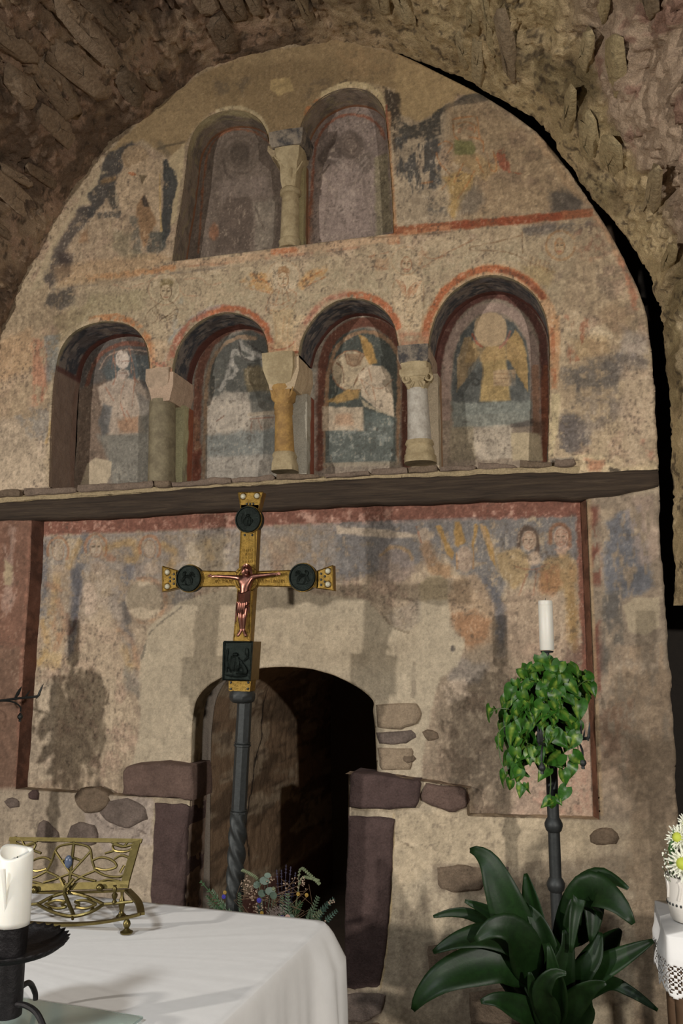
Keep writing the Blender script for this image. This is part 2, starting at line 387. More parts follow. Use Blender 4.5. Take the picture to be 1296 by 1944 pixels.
# ochre figure on the right
U.poly([(850, 205), (930, 195), (1000, 250), (1070, 330), (1105, 395), (1050, 400), (900, 420), (850, 400)], (136, 112, 82), a=0.6, f=12, rag=14)
U.mottle((112, 92, 72), 0.52, 0.08, 0.55, 'n2', [(915, 190), (1010, 260), (1090, 380), (960, 350), (920, 300)])
U.poly([(838, 335), (870, 325), (900, 330), (895, 360), (875, 385), (862, 415), (850, 400), (855, 370)], (160, 128, 74), a=0.75, f=4, rag=6)
U.poly([(878, 270), (915, 295), (945, 320), (920, 340), (890, 325), (862, 305)], (154, 124, 78), a=0.5, f=5, rag=8)
U.poly([(862, 266), (895, 268), (905, 284), (898, 296), (862, 294)], (100, 98, 58), a=0.85, f=3, rag=4)
for l in ([(858, 232), (862, 226), (890, 222), (905, 224), (908, 250), (912, 262)], [(860, 234), (862, 256), (870, 266)], [(868, 236), (885, 232), (902, 240), (900, 252)], [(832, 275), (845, 268), (858, 276), (850, 290)], [(828, 290), (836, 312), (852, 330), (850, 348)], [(885, 300), (872, 325), (862, 345)], [(900, 325), (890, 345), (880, 360), (870, 375)], [(905, 300), (912, 318), (918, 328)], [(924, 290), (930, 318), (940, 326), (942, 310), (936, 288)], [(848, 345), (838, 360)], [(820, 345), (800, 348)], [(890, 260), (915, 268), (918, 290)]):
    U.line(l, 3.0, (150, 92, 48), a=0.62, f=1.5, patch=(0.38, 0.10))
U.poly([(946, 278), (958, 280), (966, 310), (970, 328), (956, 322), (944, 300)], (128, 62, 42), a=0.7, f=2, rag=5, patch=(0.44, 0.08))
U.line([(965, 326), (990, 330)], 2.5, (140, 72, 48), a=0.6)
U.line([(872, 250), (880, 240), (896, 246)], 6, (128, 78, 50), a=0.5, patch=(0.45, 0.1), rag=4)
U.poly([(870, 370), (900, 350), (920, 380), (900, 408), (872, 405)], (100, 92, 82), a=0.55, f=8, rag=9)
U.poly([(1040, 362), (1075, 360), (1105, 376), (1098, 404), (1050, 402)], (70, 64, 58), a=0.8, f=9, rag=12)
U.poly([(1008, 245), (1050, 290), (1110, 375), (1120, 390), (1090, 372), (1040, 308)], (144, 116, 84), a=0.7, f=4, rag=5)
# red bands
U.line([(748, 438), (800, 434), (870, 428), (990, 417), (1118, 405)], 19, (136, 80, 52), a=0.95, f=2.5, rag=4, sm=False)
U.line([(860, 428), (990, 417), (1060, 411)], 15, (126, 62, 40), a=0.8, f=2, rag=3, sm=False, patch=(0.42, 0.08))
U.line([(748, 443), (862, 432)], 12, (168, 124, 86), a=0.5, f=3, rag=4, patch=(0.5, 0.06), sm=False)
U.poly([(733, 430), (756, 424), (756, 460), (735, 462)], (146, 84, 50), a=0.7, f=4, rag=6)
U.line([(330, 503), (450, 492), (560, 476), (748, 452)], 17, (168, 136, 104), a=0.75, f=4, rag=5, sm=False)
U.line([(520, 478), (560, 474)], 12, (158, 88, 52), a=0.7, f=4, rag=5)
U.line([(330, 508), (420, 500), (640, 476), (735, 462)], 4, (140, 92, 66), a=0.45, f=2, rag=4, patch=(0.5, 0.08), sm=False)
U.line([(165, 528), (240, 520), (330, 508)], 13, (158, 104, 62), a=0.7, f=4, rag=7, patch=(0.42, 0.1))
U.line([(100, 550), (220, 535), (350, 516), (500, 500), (620, 488)], 3.5, (98, 88, 76), a=0.6, f=2, rag=5, patch=(0.46, 0.08))
U.poly([(990, 432), (1120, 420), (1130, 450), (1060, 442), (1000, 452)], (84, 78, 72), a=0.75, f=6, rag=8, patch=(0.45, 0.08))
U.poly([(1090, 430), (1130, 420), (1150, 470), (1110, 480)], (92, 70, 58), a=0.5, f=6, rag=8, patch=(0.48, 0.07))
# left part of the lunette
U.poly([(205, 300), (260, 275), (330, 300), (345, 330), (330, 490), (80, 545), (110, 440), (170, 350)], (154, 130, 104), a=0.6, f=8, rag=9)
U.poly([(55, 560), (95, 470), (130, 410), (185, 330), (205, 296), (214, 306), (200, 340), (172, 370), (178, 382), (150, 395), (128, 430), (110, 462), (100, 500), (84, 545)], (164, 145, 114), a=0.9, f=3, rag=3, var=0.05)
U.poly([(205, 290), (250, 270), (262, 280), (235, 305), (228, 340), (205, 360), (195, 385), (176, 410), (160, 420), (150, 400), (172, 388), (166, 366), (185, 350), (192, 320)], (66, 62, 58), a=0.9, f=4, rag=8, patch=(0.36, 0.08))
U.poly([(150, 395), (180, 390), (170, 420), (140, 450), (120, 480), (140, 500), (130, 525), (95, 548), (84, 530), (98, 490), (122, 440)], (76, 68, 62), a=0.85, f=6, rag=9, patch=(0.40, 0.09))
U.poly([(110, 480), (140, 485), (136, 518), (112, 520)], (60, 50, 46), a=0.7, f=7, rag=8)
U.ell(256, 300, 26, 24, (150, 124, 92), a=0.8, f=3, rag=3)
U.line(ell(262, 300, 26, 22)[:12], 3, (112, 88, 62), a=0.4, f=2)
U.poly([(222, 330), (280, 300), (308, 305), (306, 425), (290, 430), (276, 375), (255, 395), (232, 400), (215, 370)], (168, 143, 112), a=0.85, f=4, rag=6, var=0.07)
U.poly([(320, 302), (352, 268), (346, 330), (334, 420), (322, 430), (330, 350), (318, 330)], (170, 149, 112), a=0.9, f=3, rag=5, var=0.05)
U.line([(300, 282), (330, 274), (350, 268)], 6, (80, 68, 52), a=0.7, f=3, rag=4)
U.line([(302, 272), (318, 292)], 12, (92, 82, 66), a=0.5, f=5, rag=6)
U.poly([(309, 304), (316, 302), (322, 318), (336, 324), (336, 352), (326, 400), (322, 440), (310, 470), (306, 430), (309, 370)], (58, 58, 56), a=0.9, f=2, rag=5, patch=(0.36, 0.08))
U.line([(303, 330), (304, 400), (306, 440)], 4, (176, 144, 92), a=0.8)
U.poly([(264, 332), (279, 333), (269, 350)], (100, 84, 62), a=0.95, f=1.5, rag=1.5)
U.poly([(274, 368), (260, 388), (258, 412), (266, 450), (275, 470), (282, 455), (296, 422), (284, 390)], (132, 98, 66), a=0.8, f=3, rag=4)
U.poly([(275, 368), (268, 378), (272, 392), (284, 394)], (66, 56, 48), a=0.9, f=2, rag=2)
U.poly([(204, 358), (216, 352), (226, 390), (228, 402), (212, 398), (202, 372)], (62, 58, 52), a=0.85, f=4, rag=7, patch=(0.42, 0.08))
U.line([(220, 362), (222, 388)], 6, (168, 148, 118), a=0.6, rag=4)
U.line([(196, 345), (216, 338)], 14, (140, 104, 62), a=0.6, f=5, rag=6)
U.poly([(246, 410), (262, 412), (268, 480), (255, 484), (248, 450)], (82, 78, 68), a=0.7, f=4, rag=8, patch=(0.44, 0.08))
U.poly([(286, 440), (312, 440), (316, 470), (300, 482), (278, 478), (282, 455)], (66, 66, 60), a=0.8, f=4, rag=7, patch=(0.42, 0.08))
U.poly([(215, 440), (250, 440), (245, 470), (300, 490), (240, 495), (215, 470)], (110, 102, 78), a=0.5, f=7, rag=10)
U.line([(246, 328), (256, 332)], 6, (150, 84, 48), a=0.7, rag=3)
for l in ([(210, 420), (204, 465)], [(202, 470), (225, 456), (250, 440)], [(236, 415), (230, 460)]): U.line(l, 2.5, (170, 148, 112), a=0.5)
for p in ([(165, 395), (182, 392), (178, 412), (168, 416)], [(180, 405), (230, 398), (226, 412), (186, 416)]): U.poly(p, CHAR, a=0.7, f=3, rag=6, patch=(0.45, 0.07))
U.poly([(152, 440), (170, 430), (168, 460), (150, 462)], (138, 96, 62), a=0.5, f=6, rag=6)
U.poly([(100, 505), (300, 480), (330, 490), (240, 530), (110, 545)], (168, 132, 92), a=0.45, f=8, rag=8)
U.poly([(92, 560), (140, 545), (142, 575), (110, 588), (84, 582)], (70, 64, 58), a=0.8, f=6, rag=9, patch=(0.42, 0.08))
# middle band
U.poly([(150, 548), (760, 470), (1110, 440), (1060, 600), (820, 640), (560, 640), (330, 660), (100, 680)], (164, 145, 115), a=0.55, f=10, rag=10)
U.mottle((134, 122, 96), 0.55, 0.07, 0.5, 'n3', [(140, 560), (1080, 450), (1060, 560), (760, 600), (500, 590), (300, 620), (120, 640)])
U.poly([(170, 560), (280, 550), (270, 590), (180, 610), (140, 640)], (132, 120, 86), a=0.4, f=10, rag=12)
# first figure
ring(U, 312, 549, 27, 3, (182, 164, 130), a=0.7); ring(U, 312, 549, 30, 1.5, (150, 108, 78), a=0.5)
bust(U, 315, 554, 1.25); U.poly([(303, 546), (305, 532), (318, 528), (330, 534), (328, 545), (316, 541)], (112, 96, 62), a=0.7, f=2, rag=1)
for l in ([(306, 573), (294, 582), (281, 594), (276, 608), (284, 622)], [(320, 571), (332, 578), (338, 592), (334, 606)], [(301, 588), (306, 602), (318, 600), (330, 590), (337, 588)], [(302, 610), (318, 600)], [(322, 602), (336, 594)], [(322, 606), (336, 600)], [(290, 590), (300, 604), (290, 614)], [(296, 583), (302, 600)], [(312, 600), (320, 610)]): U.line(l, 2, INK, a=0.55, patch=(0.30, 0.1))
U.line([(345, 570), (335, 600), (325, 640), (318, 690)], 10, (120, 122, 120), a=0.35, f=5, rag=6, patch=(0.5, 0.08))
for l in ([(250, 545), (278, 536), (300, 526)], [(350, 530), (380, 528), (395, 540), (420, 536)], [(340, 545), (350, 560), (375, 562)], [(215, 540), (245, 548), (270, 546)]): U.line(l, 2.2, (150, 104, 78), a=0.45, patch=(0.4, 0.1))
# second figure
for p in ([(452, 530), (480, 518), (515, 520), (516, 556), (490, 552), (470, 545)], [(566, 540), (590, 515), (620, 500), (622, 520), (600, 530), (575, 548)]): U.poly(p, (168, 120, 66), a=0.6, f=4, rag=7, patch=(0.44, 0.1))
for l in ([(455, 535), (500, 530)], [(462, 545), (512, 556)], [(480, 520), (512, 540)], [(575, 535), (615, 512)], [(580, 545), (620, 525)]): U.line(l, 2.5, (152, 90, 48), a=0.6, patch=(0.4, 0.1))
U.ell(538, 526, 31, 30, (176, 156, 126), a=0.6, f=2, rag=1); ring(U, 538, 526, 31, 2, (150, 116, 84), a=0.5)
bust(U, 537, 531, 1.15, (120, 82, 52), eyes=True); U.poly([(526, 520), (530, 508), (542, 505), (551, 514), (550, 522), (538, 516)], (128, 88, 52), a=0.65, f=2, rag=2)
for l in ([(528, 548), (516, 556), (508, 575), (506, 590), (516, 596)], [(546, 548), (560, 556), (562, 570), (552, 585)], [(512, 575), (530, 580), (550, 570)], [(510, 588), (530, 592), (550, 578)], [(536, 550), (538, 580)], [(530, 552), (524, 575)], [(544, 552), (548, 572)], [(540, 600), (536, 640), (528, 655), (540, 660)], [(520, 600), (525, 640), (515, 665)], [(552, 592), (546, 630), (548, 660)]): U.line(l, 2, (136, 88, 56), a=0.55, patch=(0.33, 0.1))
U.poly([(516, 590), (560, 585), (555, 655), (520, 662)], (174, 146, 104), a=0.5, f=5, rag=6)
U.poly([(563, 600), (580, 598), (570, 650), (556, 650)], (168, 146, 112), a=0.8, f=2, rag=3)
# third figure
U.poly([(750, 600), (746, 560), (756, 530), (775, 520), (795, 526), (804, 545), (800, 620), (785, 650), (768, 650), (755, 625)], (178, 155, 122), a=0.65, f=3, rag=3)
ring(U, 770, 495, 27, 2, (150, 114, 80), a=0.5); bust(U, 771, 502, 1.1, (124, 82, 56))
for k in range(7): U.line([(752+2*k, 532+4*k), (766+k, 538+4*k), (770, 550+3*k)], 1.8, (138, 88, 58), a=0.55)
for k in range(7): U.line([(800-2*k, 534+4*k), (784-k, 540+4*k), (774, 552+3*k)], 1.8, (138, 88, 58), a=0.55)
for k in range(9): U.line([(800-3*k, 556+9*k), (785-2*k, 566+9*k), (764, 562+9*k)], 1.8, (128, 100, 70), a=0.5, patch=(0.35, 0.1))
for l in ([(748, 535), (744, 565), (754, 600), (760, 645)], [(803, 535), (805, 570), (800, 620), (790, 650)]): U.line(l, 2, (124, 92, 62), a=0.5)
for p in ([(702, 480), (735, 475), (740, 508), (715, 515)], [(794, 478), (845, 478), (838, 492), (810, 508), (795, 505)]): U.poly(p, (150, 108, 76), a=0.4, f=5, rag=7, patch=(0.48, 0.1))
for l in ([(700, 488), (738, 478)], [(702, 505), (738, 512)], [(792, 512), (815, 500), (845, 482), (900, 455)], [(800, 470), (812, 490), (845, 486)]): U.line(l, 2.2, (134, 86, 58), a=0.5)
# fourth figure
for l in ([(988, 448), (940, 460), (893, 470), (900, 476), (948, 477), (980, 485), (1010, 500), (1052, 517)], [(990, 440), (992, 480)], [(700+0, 452), (860, 440)]): U.line(l, 2.2, (110, 82, 56), a=0.6, patch=(0.34, 0.1))
ring(U, 1064, 466, 27, 5, (140, 98, 58), a=0.5, patch=(0.42, 0.1)); bust(U, 1062, 468, 1.1, (140, 96, 58), (158, 128, 92))
for k in range(5): U.line([(1006+8*k, 485+3*k), (1002+8*k, 502+3*k)], 2.5, (174, 144, 104), a=0.6)
for k in range(5): U.line([(1010+8*k, 487+3*k), (1006+8*k, 505+3*k)], 2, (124, 92, 62), a=0.6)
U.poly([(985, 500), (1050, 515), (1040, 545), (1000, 530)], (152, 126, 76), a=0.4, f=7, rag=8)
U.poly([(1085, 440), (1130, 432), (1150, 480), (1120, 500), (1090, 480)], (126, 82, 58), a=0.4, f=8, rag=10, patch=(0.48, 0.08))
# orange borders over the lower arches
def arc_off(o, d):
    P = np.array(o, float); c = P.mean(0)+np.array([0, 25]); v = P-c; L = np.sqrt((v**2).sum(1, keepdims=True)); return [tuple(q) for q in (P+v/L*d)]
U.line(arc_off(N1o[7:], 9), 15, (164, 112, 72), a=0.85, f=3, rag=5, patch=(0.36, 0.1))
U.line(arc_off(N1o[8:], 8), 7, (158, 92, 52), a=0.6, f=2, rag=4, patch=(0.48, 0.06))
U.line(arc_off(N1o[2:8], 7), 12, (168, 148, 118), a=0.75, f=3, rag=5)
U.line(arc_off(N2o, 8), 15, (142, 82, 62), a=0.85, f=3, rag=5, patch=(0.36, 0.1))
U.line(arc_off(N2o[5:10], 9), 9, (156, 88, 52), a=0.7, f=2, rag=4)
U.line(arc_off(N2o[:6], 20), 8, (116, 118, 118), a=0.5, f=4, rag=5, patch=(0.45, 0.1))
U.line(arc_off(N3o, 9), 17, (162, 132, 102), a=0.7, f=3, rag=4)
U.line(arc_off(N3o[2:6], 10), 10, (144, 84, 66), a=0.6, f=3, rag=5, patch=(0.46, 0.08))
U.line(arc_off(N3o[5:9], 9), 13, (154, 84, 52), a=0.85, f=2, rag=4, patch=(0.40, 0.08))
U.line(arc_off(N4o[:12], 11), 21, (168, 128, 90), a=0.8, f=3, rag=3)
U.line(arc_off(N4o[1:9], 13), 14, (150, 84, 52), a=0.9, f=2, rag=4, patch=(0.38, 0.08))
U.line(arc_off(N4o[6:9], 13), 9, (104, 60, 44), a=0.6, f=2, rag=3)
# spandrel feet
U.poly([(288, 640), (322, 650), (328, 712), (284, 712)], (170, 140, 108), a=0.55, f=5, rag=6)
U.line([(290, 690), (325, 695)], 9, (150, 80, 62), a=0.55, f=3, rag=5, patch=(0.45, 0.08))
U.poly([(508, 650), (562, 648), (566, 684), (508, 688)], (172, 138, 100), a=0.7, f=3, rag=4)
U.line([(510, 672), (565, 668)], 4, (146, 72, 48), a=0.7, rag=3); U.line([(514, 660), (528, 664), (548, 658), (560, 648)], 3, (140, 74, 50), a=0.6)
U.poly([(757, 632), (815, 628), (815, 664), (757, 666)], (150, 104, 78), a=0.7, f=4, rag=6, patch=(0.40, 0.1))
# right flank
U.mottle((100, 92, 82), 0.50, 0.07, 0.6, 'n2', [(1060, 680), (1180, 670), (1180, 780), (1070, 850)])
U.poly([(1062, 695), (1110, 690), (1165, 680), (1176, 720), (1150, 745), (1068, 742)], (84, 78, 72), a=0.75, f=9, rag=14, patch=(0.42, 0.09))
U.poly([(1160, 670), (1232, 680), (1226, 700), (1180, 702)], (84, 78, 74), a=0.7, f=6, rag=10, patch=(0.44, 0.08))
U.poly([(1062, 790), (1100, 785), (1118, 840), (1080, 862), (1062, 850)], (82, 76, 74), a=0.75, f=6, rag=11, patch=(0.43, 0.08))
U.poly([(1100, 745), (1170, 740), (1170, 800), (1100, 815)], (112, 100, 88), a=0.6, f=10, rag=12, patch=(0.46, 0.1))
U.poly([(1180, 620), (1225, 640), (1230, 675), (1180, 668)], (140, 130, 120), a=0.6, f=8, rag=10)
U.poly([(1122, 625), (1150, 615), (1165, 640), (1140, 646), (1120, 640)], (176, 158, 128), a=0.8, f=3, rag=6)
U.poly([(1080, 640), (1150, 640), (1160, 670), (1090, 685)], (150, 122, 82), a=0.5, f=9, rag=10)
U.poly([(1135, 590), (1170, 570), (1200, 600), (1180, 640), (1150, 625)], (142, 116, 86), a=0.5, f=9, rag=10)
U.poly([(1130, 520), (1155, 530), (1165, 570), (1140, 560)], (112, 98, 80), a=0.5, f=6, rag=10, patch=(0.48, 0.08))
for x in (1075, 1095): U.poly([(x, 600), (x+18, 605), (x+20, 690), (x, 690)], (140, 76, 52), a=0.5, f=3, rag=9, patch=(0.54, 0.05), nz='n4')
U.line([(1175, 490), (1190, 520), (1203, 560), (1205, 585)], 10, (150, 88, 62), a=0.6, f=4, rag=7, patch=(0.42, 0.1))
U.line([(1120, 400), (1150, 440), (1176, 492)], 10, (158, 112, 78), a=0.5, f=4, rag=6)
U.poly([(1185, 690), (1240, 700), (1246, 870), (1190, 880), (1180, 760)], (158, 138, 114), a=0.5, f=10, rag=10)
U.poly([(1062, 600), (1045, 600), (1046, 740), (1060, 742)], (164, 122, 84), a=0.75, f=3, rag=4)
U.line([(1048, 625), (1050, 735)], 9, (142, 78, 48), a=0.6, f=3, rag=5, patch=(0.42, 0.08))
U.poly([(1044, 746), (1064, 746), (1060, 800), (1050, 868), (1043, 868)], (172, 154, 116), a=0.85, f=3, rag=4)
U.poly([(1086, 866), (1140, 862), (1175, 890), (1248, 880), (1248, 898), (1050, 902)], (170, 150, 116), a=0.85, f=3, rag=5)
U.poly([(1112, 872), (1150, 874), (1140, 896), (1120, 894)], (152, 92, 66), a=0.6, f=4, rag=6)
U.poly([(1040, 872), (1088, 866), (1080, 884), (1044, 886)], (96, 92, 86), a=0.6, f=4, rag=7)
U.line([(1160, 892), (1174, 894)], 8, (60, 52, 44), a=0.8, rag=4)
U.line([(1225, 840), (1240, 870)], 14, (150, 96, 76), a=0.5, f=5, rag=8, patch=(0.44, 0.08))
# left flank
U.poly([(-60, 640), (90, 620), (95, 800), (-60, 830)], (164, 138, 108), a=0.5, f=12, rag=12)
U.poly([(-60, 800), (85, 790), (92, 930), (-60, 950)], (170, 150, 126), a=0.7, f=10, rag=12)
U.poly([(30, 790), (95, 765), (92, 830), (60, 835)], (110, 106, 100), a=0.6, f=8, rag=13, patch=(0.47, 0.09))
U.poly([(60, 640), (92, 650), (88, 760), (66, 770)], (160, 98, 72), a=0.55, f=6, rag=10, patch=(0.48, 0.06), nz='n4')
U.poly([(84, 640), (112, 636), (108, 700), (90, 730)], (104, 108, 106), a=0.65, f=5, rag=8, patch=(0.42, 0.1))
U.poly([(0, 650), (60, 620), (62, 700), (0, 720)], (168, 128, 88), a=0.4, f=10, rag=10)
U.line([(98, 736), (94, 860)], 10, (172, 152, 120), a=0.7, f=3, rag=4)
U.line([(88, 840), (98, 800)], 8, (166, 130, 70), a=0.5, f=3, rag=4)
U.poly([(100, 600), (170, 580), (150, 620), (115, 650)], (128, 112, 80), a=0.5, f=9, rag=11)
U.line([(-60, 950), (95, 928)], 8, (92, 84, 76), a=0.6, f=4, rag=6)

cu.finish()
# ---- canvas: lower wall front (pilasters and the wall under the panel)
cl = Canvas(0.0, -110, 925, 1300, 1990, (150, 134, 110), 37, res=0.005)
base_mottle(cl, (162, 146, 120), (132, 116, 95))
L = cl
L.poly([(1105, 940), (1300, 930), (1300, 1560), (1130, 1560)], (126, 110, 92), a=0.85, f=8, rag=8)
for p, c, a in (([(1112, 960), (1134, 960), (1140, 1110), (1122, 1110)], (104, 60, 48), 0.85), ([(1140, 965), (1160, 965), (1165, 1140), (1145, 1150)], (162, 142, 116), 0.8), ([(1150, 990), (1215, 960), (1240, 1110), (1180, 1140), (1150, 1200)], (88, 90, 96), 0.85), ([(1190, 940), (1245, 940), (1250, 1060), (1215, 1080)], (150, 128, 112), 0.6), ([(1120, 1170), (1140, 1180), (1140, 1300), (1128, 1320)], (102, 58, 46), 0.8), ([(1140, 1130), (1180, 1120), (1185, 1260), (1145, 1280)], (86, 80, 72), 0.8), ([(1160, 1230), (1280, 1220), (1286, 1400), (1150, 1400)], (146, 122, 96), 0.6), ([(1135, 1350), (1200, 1330), (1200, 1470), (1140, 1480)], (112, 84, 66), 0.55), ([(1130, 1440), (1200, 1420), (1200, 1540), (1135, 1545)], (158, 136, 112), 0.6)):
    L.poly(p, c, a=a, f=7, rag=12, patch=(0.46, 0.07), nz='n4')
L.line([(1116, 950), (1122, 1150), (1132, 1400), (1138, 1545)], 10, (150, 124, 90), a=0.7, f=3, rag=3)
L.poly([(1180, 1150), (1205, 1135), (1250, 1135), (1252, 1190), (1225, 1208), (1195, 1200)], (154, 138, 112), a=0.95, f=2, rag=4, var=0.05)
L.poly([(-120, 970), (68, 975), (42, 1500), (-120, 1500)], (114, 78, 62), a=0.9, f=5, rag=5)
L.poly([(8, 985), (32, 1000), (25, 1150), (5, 1180)], (156, 128, 112), a=0.7, f=5, rag=10, patch=(0.45, 0.08), nz='n4')
L.poly([(8, 1060), (26, 1075), (22, 1115), (6, 1110)], (158, 140, 108), a=0.8, f=3, rag=4)
L.poly([(-120, 1220), (40, 1230), (30, 1500), (-120, 1500)], (104, 82, 66), a=0.6, f=12, rag=12)
L.line([(60, 985), (52, 1100), (40, 1290), (32, 1490)], 7, (140, 96, 76), a=0.6, f=3, rag=4)
L.poly([(20, 1495), (290, 1510), (285, 1720), (-100, 1720), (-100, 1500)], (146, 130, 110), a=0.8, f=6, rag=5)
L.poly([(150, 1520), (290, 1515), (285, 1600), (200, 1620), (160, 1560)], (140, 126, 116), a=0.7, f=6, rag=9)
for l in ([(190, 1560), (215, 1575), (250, 1573), (282, 1585)], [(175, 1540), (190, 1560)], [(240, 1600), (275, 1572)]): L.line(l, 2, (84, 72, 64), a=0.7, rag=3)
L.poly([(745, 1540), (890, 1540), (1130, 1560), (1130, 1640), (960, 1650), (830, 1640), (750, 1700)], (162, 144, 116), a=0.8, f=8, rag=6)
for p in ([(822, 1642), (968, 1640), (964, 1696), (826, 1694)], [(805, 1790), (870, 1780), (872, 1860), (806, 1850)], [(880, 1880), (1010, 1860), (1010, 1950), (860, 1950)], [(970, 1640), (1190, 1625), (1200, 1760), (980, 1780)]): L.poly(p, (112, 98, 80), a=0.75, f=4, rag=9, patch=(0.40, 0.12))
L.mottle((104, 90, 72), 0.55, 0.06, 0.6, 'n3', [(960, 1630), (1200, 1620), (1240, 1800), (980, 1800)])
L.line([(748, 1545), (744, 1640), (738, 1760), (722, 1880)], 3, (176, 146, 92), a=0.6)
L.line([(745, 1588), (770, 1602), (785, 1612)], 1.5, (96, 82, 64), a=0.7, rag=3)
L.poly([(650, 1885), (735, 1885), (710, 1950), (640, 1950)], (96, 84, 72), a=0.85, f=4, rag=8)
L.ell(668, 1892, 12, 8, (160, 142, 124), a=0.7, f=3, rag=4)
L.poly([(1195, 1400), (1300, 1400), (1300, 1960), (1200, 1960)], (104, 86, 66), a=0.6, f=12, rag=12)  # shade at the lower right painted into the wall colour

cl.finish(0.6)
# ---- canvas: recessed panel
cp = Canvas(YR, 40, 940, 1150, 1570, (150, 130, 107), 53)
base_mottle(cp, (166, 147, 120), (126, 108, 88), (158, 128, 108)); Q = cp
Q.poly([(70, 1020), (650, 990), (650, 1100), (560, 1110), (420, 1100), (80, 1200)], (116, 110, 106), a=0.55, f=12, rag=14, patch=(0.44, 0.1))
Q.poly([(640, 985), (1100, 965), (1100, 1070), (1040, 1090), (960, 1110), (940, 1170), (850, 1060), (700, 1090), (640, 1100)], (98, 96, 96), a=0.8, f=9, rag=10, patch=(0.38, 0.1))
Q.line([(60, 1003), (300, 993), (650, 976), (1102, 963)], 34, (116, 72, 58), a=0.92, f=4, rag=6, sm=False)
Q.line([(60, 1006), (650, 982), (1102, 968)], 26, (160, 122, 104), a=0.7, f=5, rag=6, patch=(0.58, 0.05), sm=False)
Q.line([(500, 988), (700, 980)], 22, (166, 130, 112), a=0.5, f=5, rag=6, patch=(0.52, 0.06), sm=False)
Q.line([(80, 1022), (400, 1008), (650, 998), (900, 986)], 7, (126, 116, 108), a=0.6, f=3, rag=4, sm=False)
Q.line([(1099, 955), (1103, 1100), (1112, 1280)], 12, (108, 64, 50), a=0.85, f=3, rag=5, patch=(0.34, 0.1))
Q.line([(1085, 1075), (1096, 1250), (1118, 1500)], 10, (104, 70, 56), a=0.5, f=4, rag=9, patch=(0.46, 0.08))
# left figures
for l in ([(82, 1040), (80, 1120), (70, 1180)], [(162, 1020), (150, 1080), (142, 1120), (138, 1190), (130, 1240)], [(250, 1060), (238, 1100), (215, 1140), (230, 1180), (245, 1220)]): Q.line(l, 22, (92, 90, 92), a=0.7, f=6, rag=9, patch=(0.40, 0.1))
Q.line([(140, 1085), (150, 1120), (140, 1165)], 20, (78, 76, 80), a=0.6, f=5, rag=8)
Q.line([(232, 1150), (242, 1175)], 20, (76, 74, 74), a=0.6, f=5, rag=6)
for l in ([(150, 1030), (130, 1075)], [(200, 1040), (250, 1030), (258, 1060), (240, 1060)], [(310, 1035), (330, 1050), (322, 1075)], [(392, 1030), (400, 1060)], [(80, 1180), (90, 1230), (70, 1260)], [(235, 1230), (245, 1270)], [(110, 1090), (95, 1180)]): Q.line(l, 16, (158, 122, 70), a=0.6, f=6, rag=8, patch=(0.40, 0.12))
for l in ([(110, 1140), (120, 1190), (105, 1230)], [(90, 1110), (115, 1120)], [(195, 1055), (215, 1060)], [(100, 1165), (110, 1215)]): Q.line(l, 12, (138, 88, 58), a=0.5, f=5, rag=8, patch=(0.42, 0.1))
Q.line([(128, 1170), (130, 1200)], 14, (84, 54, 46), a=0.65, f=3, rag=6, patch=(0.42, 0.1))
Q.line([(144, 1175), (138, 1195)], 8, (70, 52, 46), a=0.6, f=3, rag=5)
for (x, y, s) in ((110, 1046, 1.35), (182, 1040, 1.35), (284, 1042, 1.3)):
    Q.line(ell(x, y, 15*s, 19*s)[9:]+ell(x, y, 15*s, 19*s)[:3], 6, (146, 96, 62), a=0.6, f=2, rag=3); bust(Q, x, y, s, (140, 104, 78), (170, 146, 118), eyes=(x == 182))
    Q.ell(x+4, y+32*s*0.9, 11*s, 9*s, (170, 146, 122), a=0.5, f=4, rag=3)
Q.poly([(92, 1085), (130, 1080), (135, 1150), (128, 1260), (80, 1260), (95, 1160)], (158, 134, 104), a=0.4, f=8, rag=9)
Q.poly([(160, 1090), (225, 1085), (235, 1200), (240, 1290), (150, 1290), (150, 1180)], (166, 144, 118), a=0.5, f=8, rag=9)
Q.poly([(160, 1110), (180, 1105), (185, 1160), (165, 1170)], (176, 152, 130), a=0.6, f=6, rag=8)
for cy in (1240, 1255): Q.line([(80, cy), (110, cy+10)], 16, (162, 134, 84), a=0.4, f=6, rag=8)
Q.line([(225, 1195), (250, 1220), (262, 1280)], 10, (150, 112, 80), a=0.5, f=5, rag=8, patch=(0.45, 0.1))
Q.ell(272, 1138, 34, 38, (168, 150, 124), a=0.9, f=4, rag=5, var=0.05)
Q.line(ell(274, 1140, 40, 42)[14:]+ell(274, 1140, 40, 42)[:7], 9, (150, 106, 74), a=0.5, f=3, rag=6, patch=(0.40, 0.1))
Q.poly([(318, 1125), (370, 1120), (360, 1160), (325, 1165)], (106, 104, 100), a=0.6, f=7, rag=10, patch=(0.44, 0.1))
Q.poly([(350, 1030), (420, 1020), (430, 1090), (360, 1090)], (166, 146, 116), a=0.5, f=8, rag=10)
Q.poly([(505, 1025), (560, 1015), (570, 1060), (520, 1090)], (142, 108, 76), a=0.45, f=8, rag=11, patch=(0.46, 0.1))
Q.poly([(570, 1020), (640, 1010), (660, 1060), (600, 1110), (560, 1070)], (118, 112, 106), a=0.5, f=8, rag=12, patch=(0.46, 0.1))
Q.line([(240, 1300), (240, 1200), (280, 1180)], 14, (124, 112, 96), a=0.35, f=6, rag=10, patch=(0.48, 0.1))
Q.poly([(235, 1265), (265, 1275), (268, 1330), (240, 1310)], (112, 108, 98), a=0.5, f=6, rag=9)
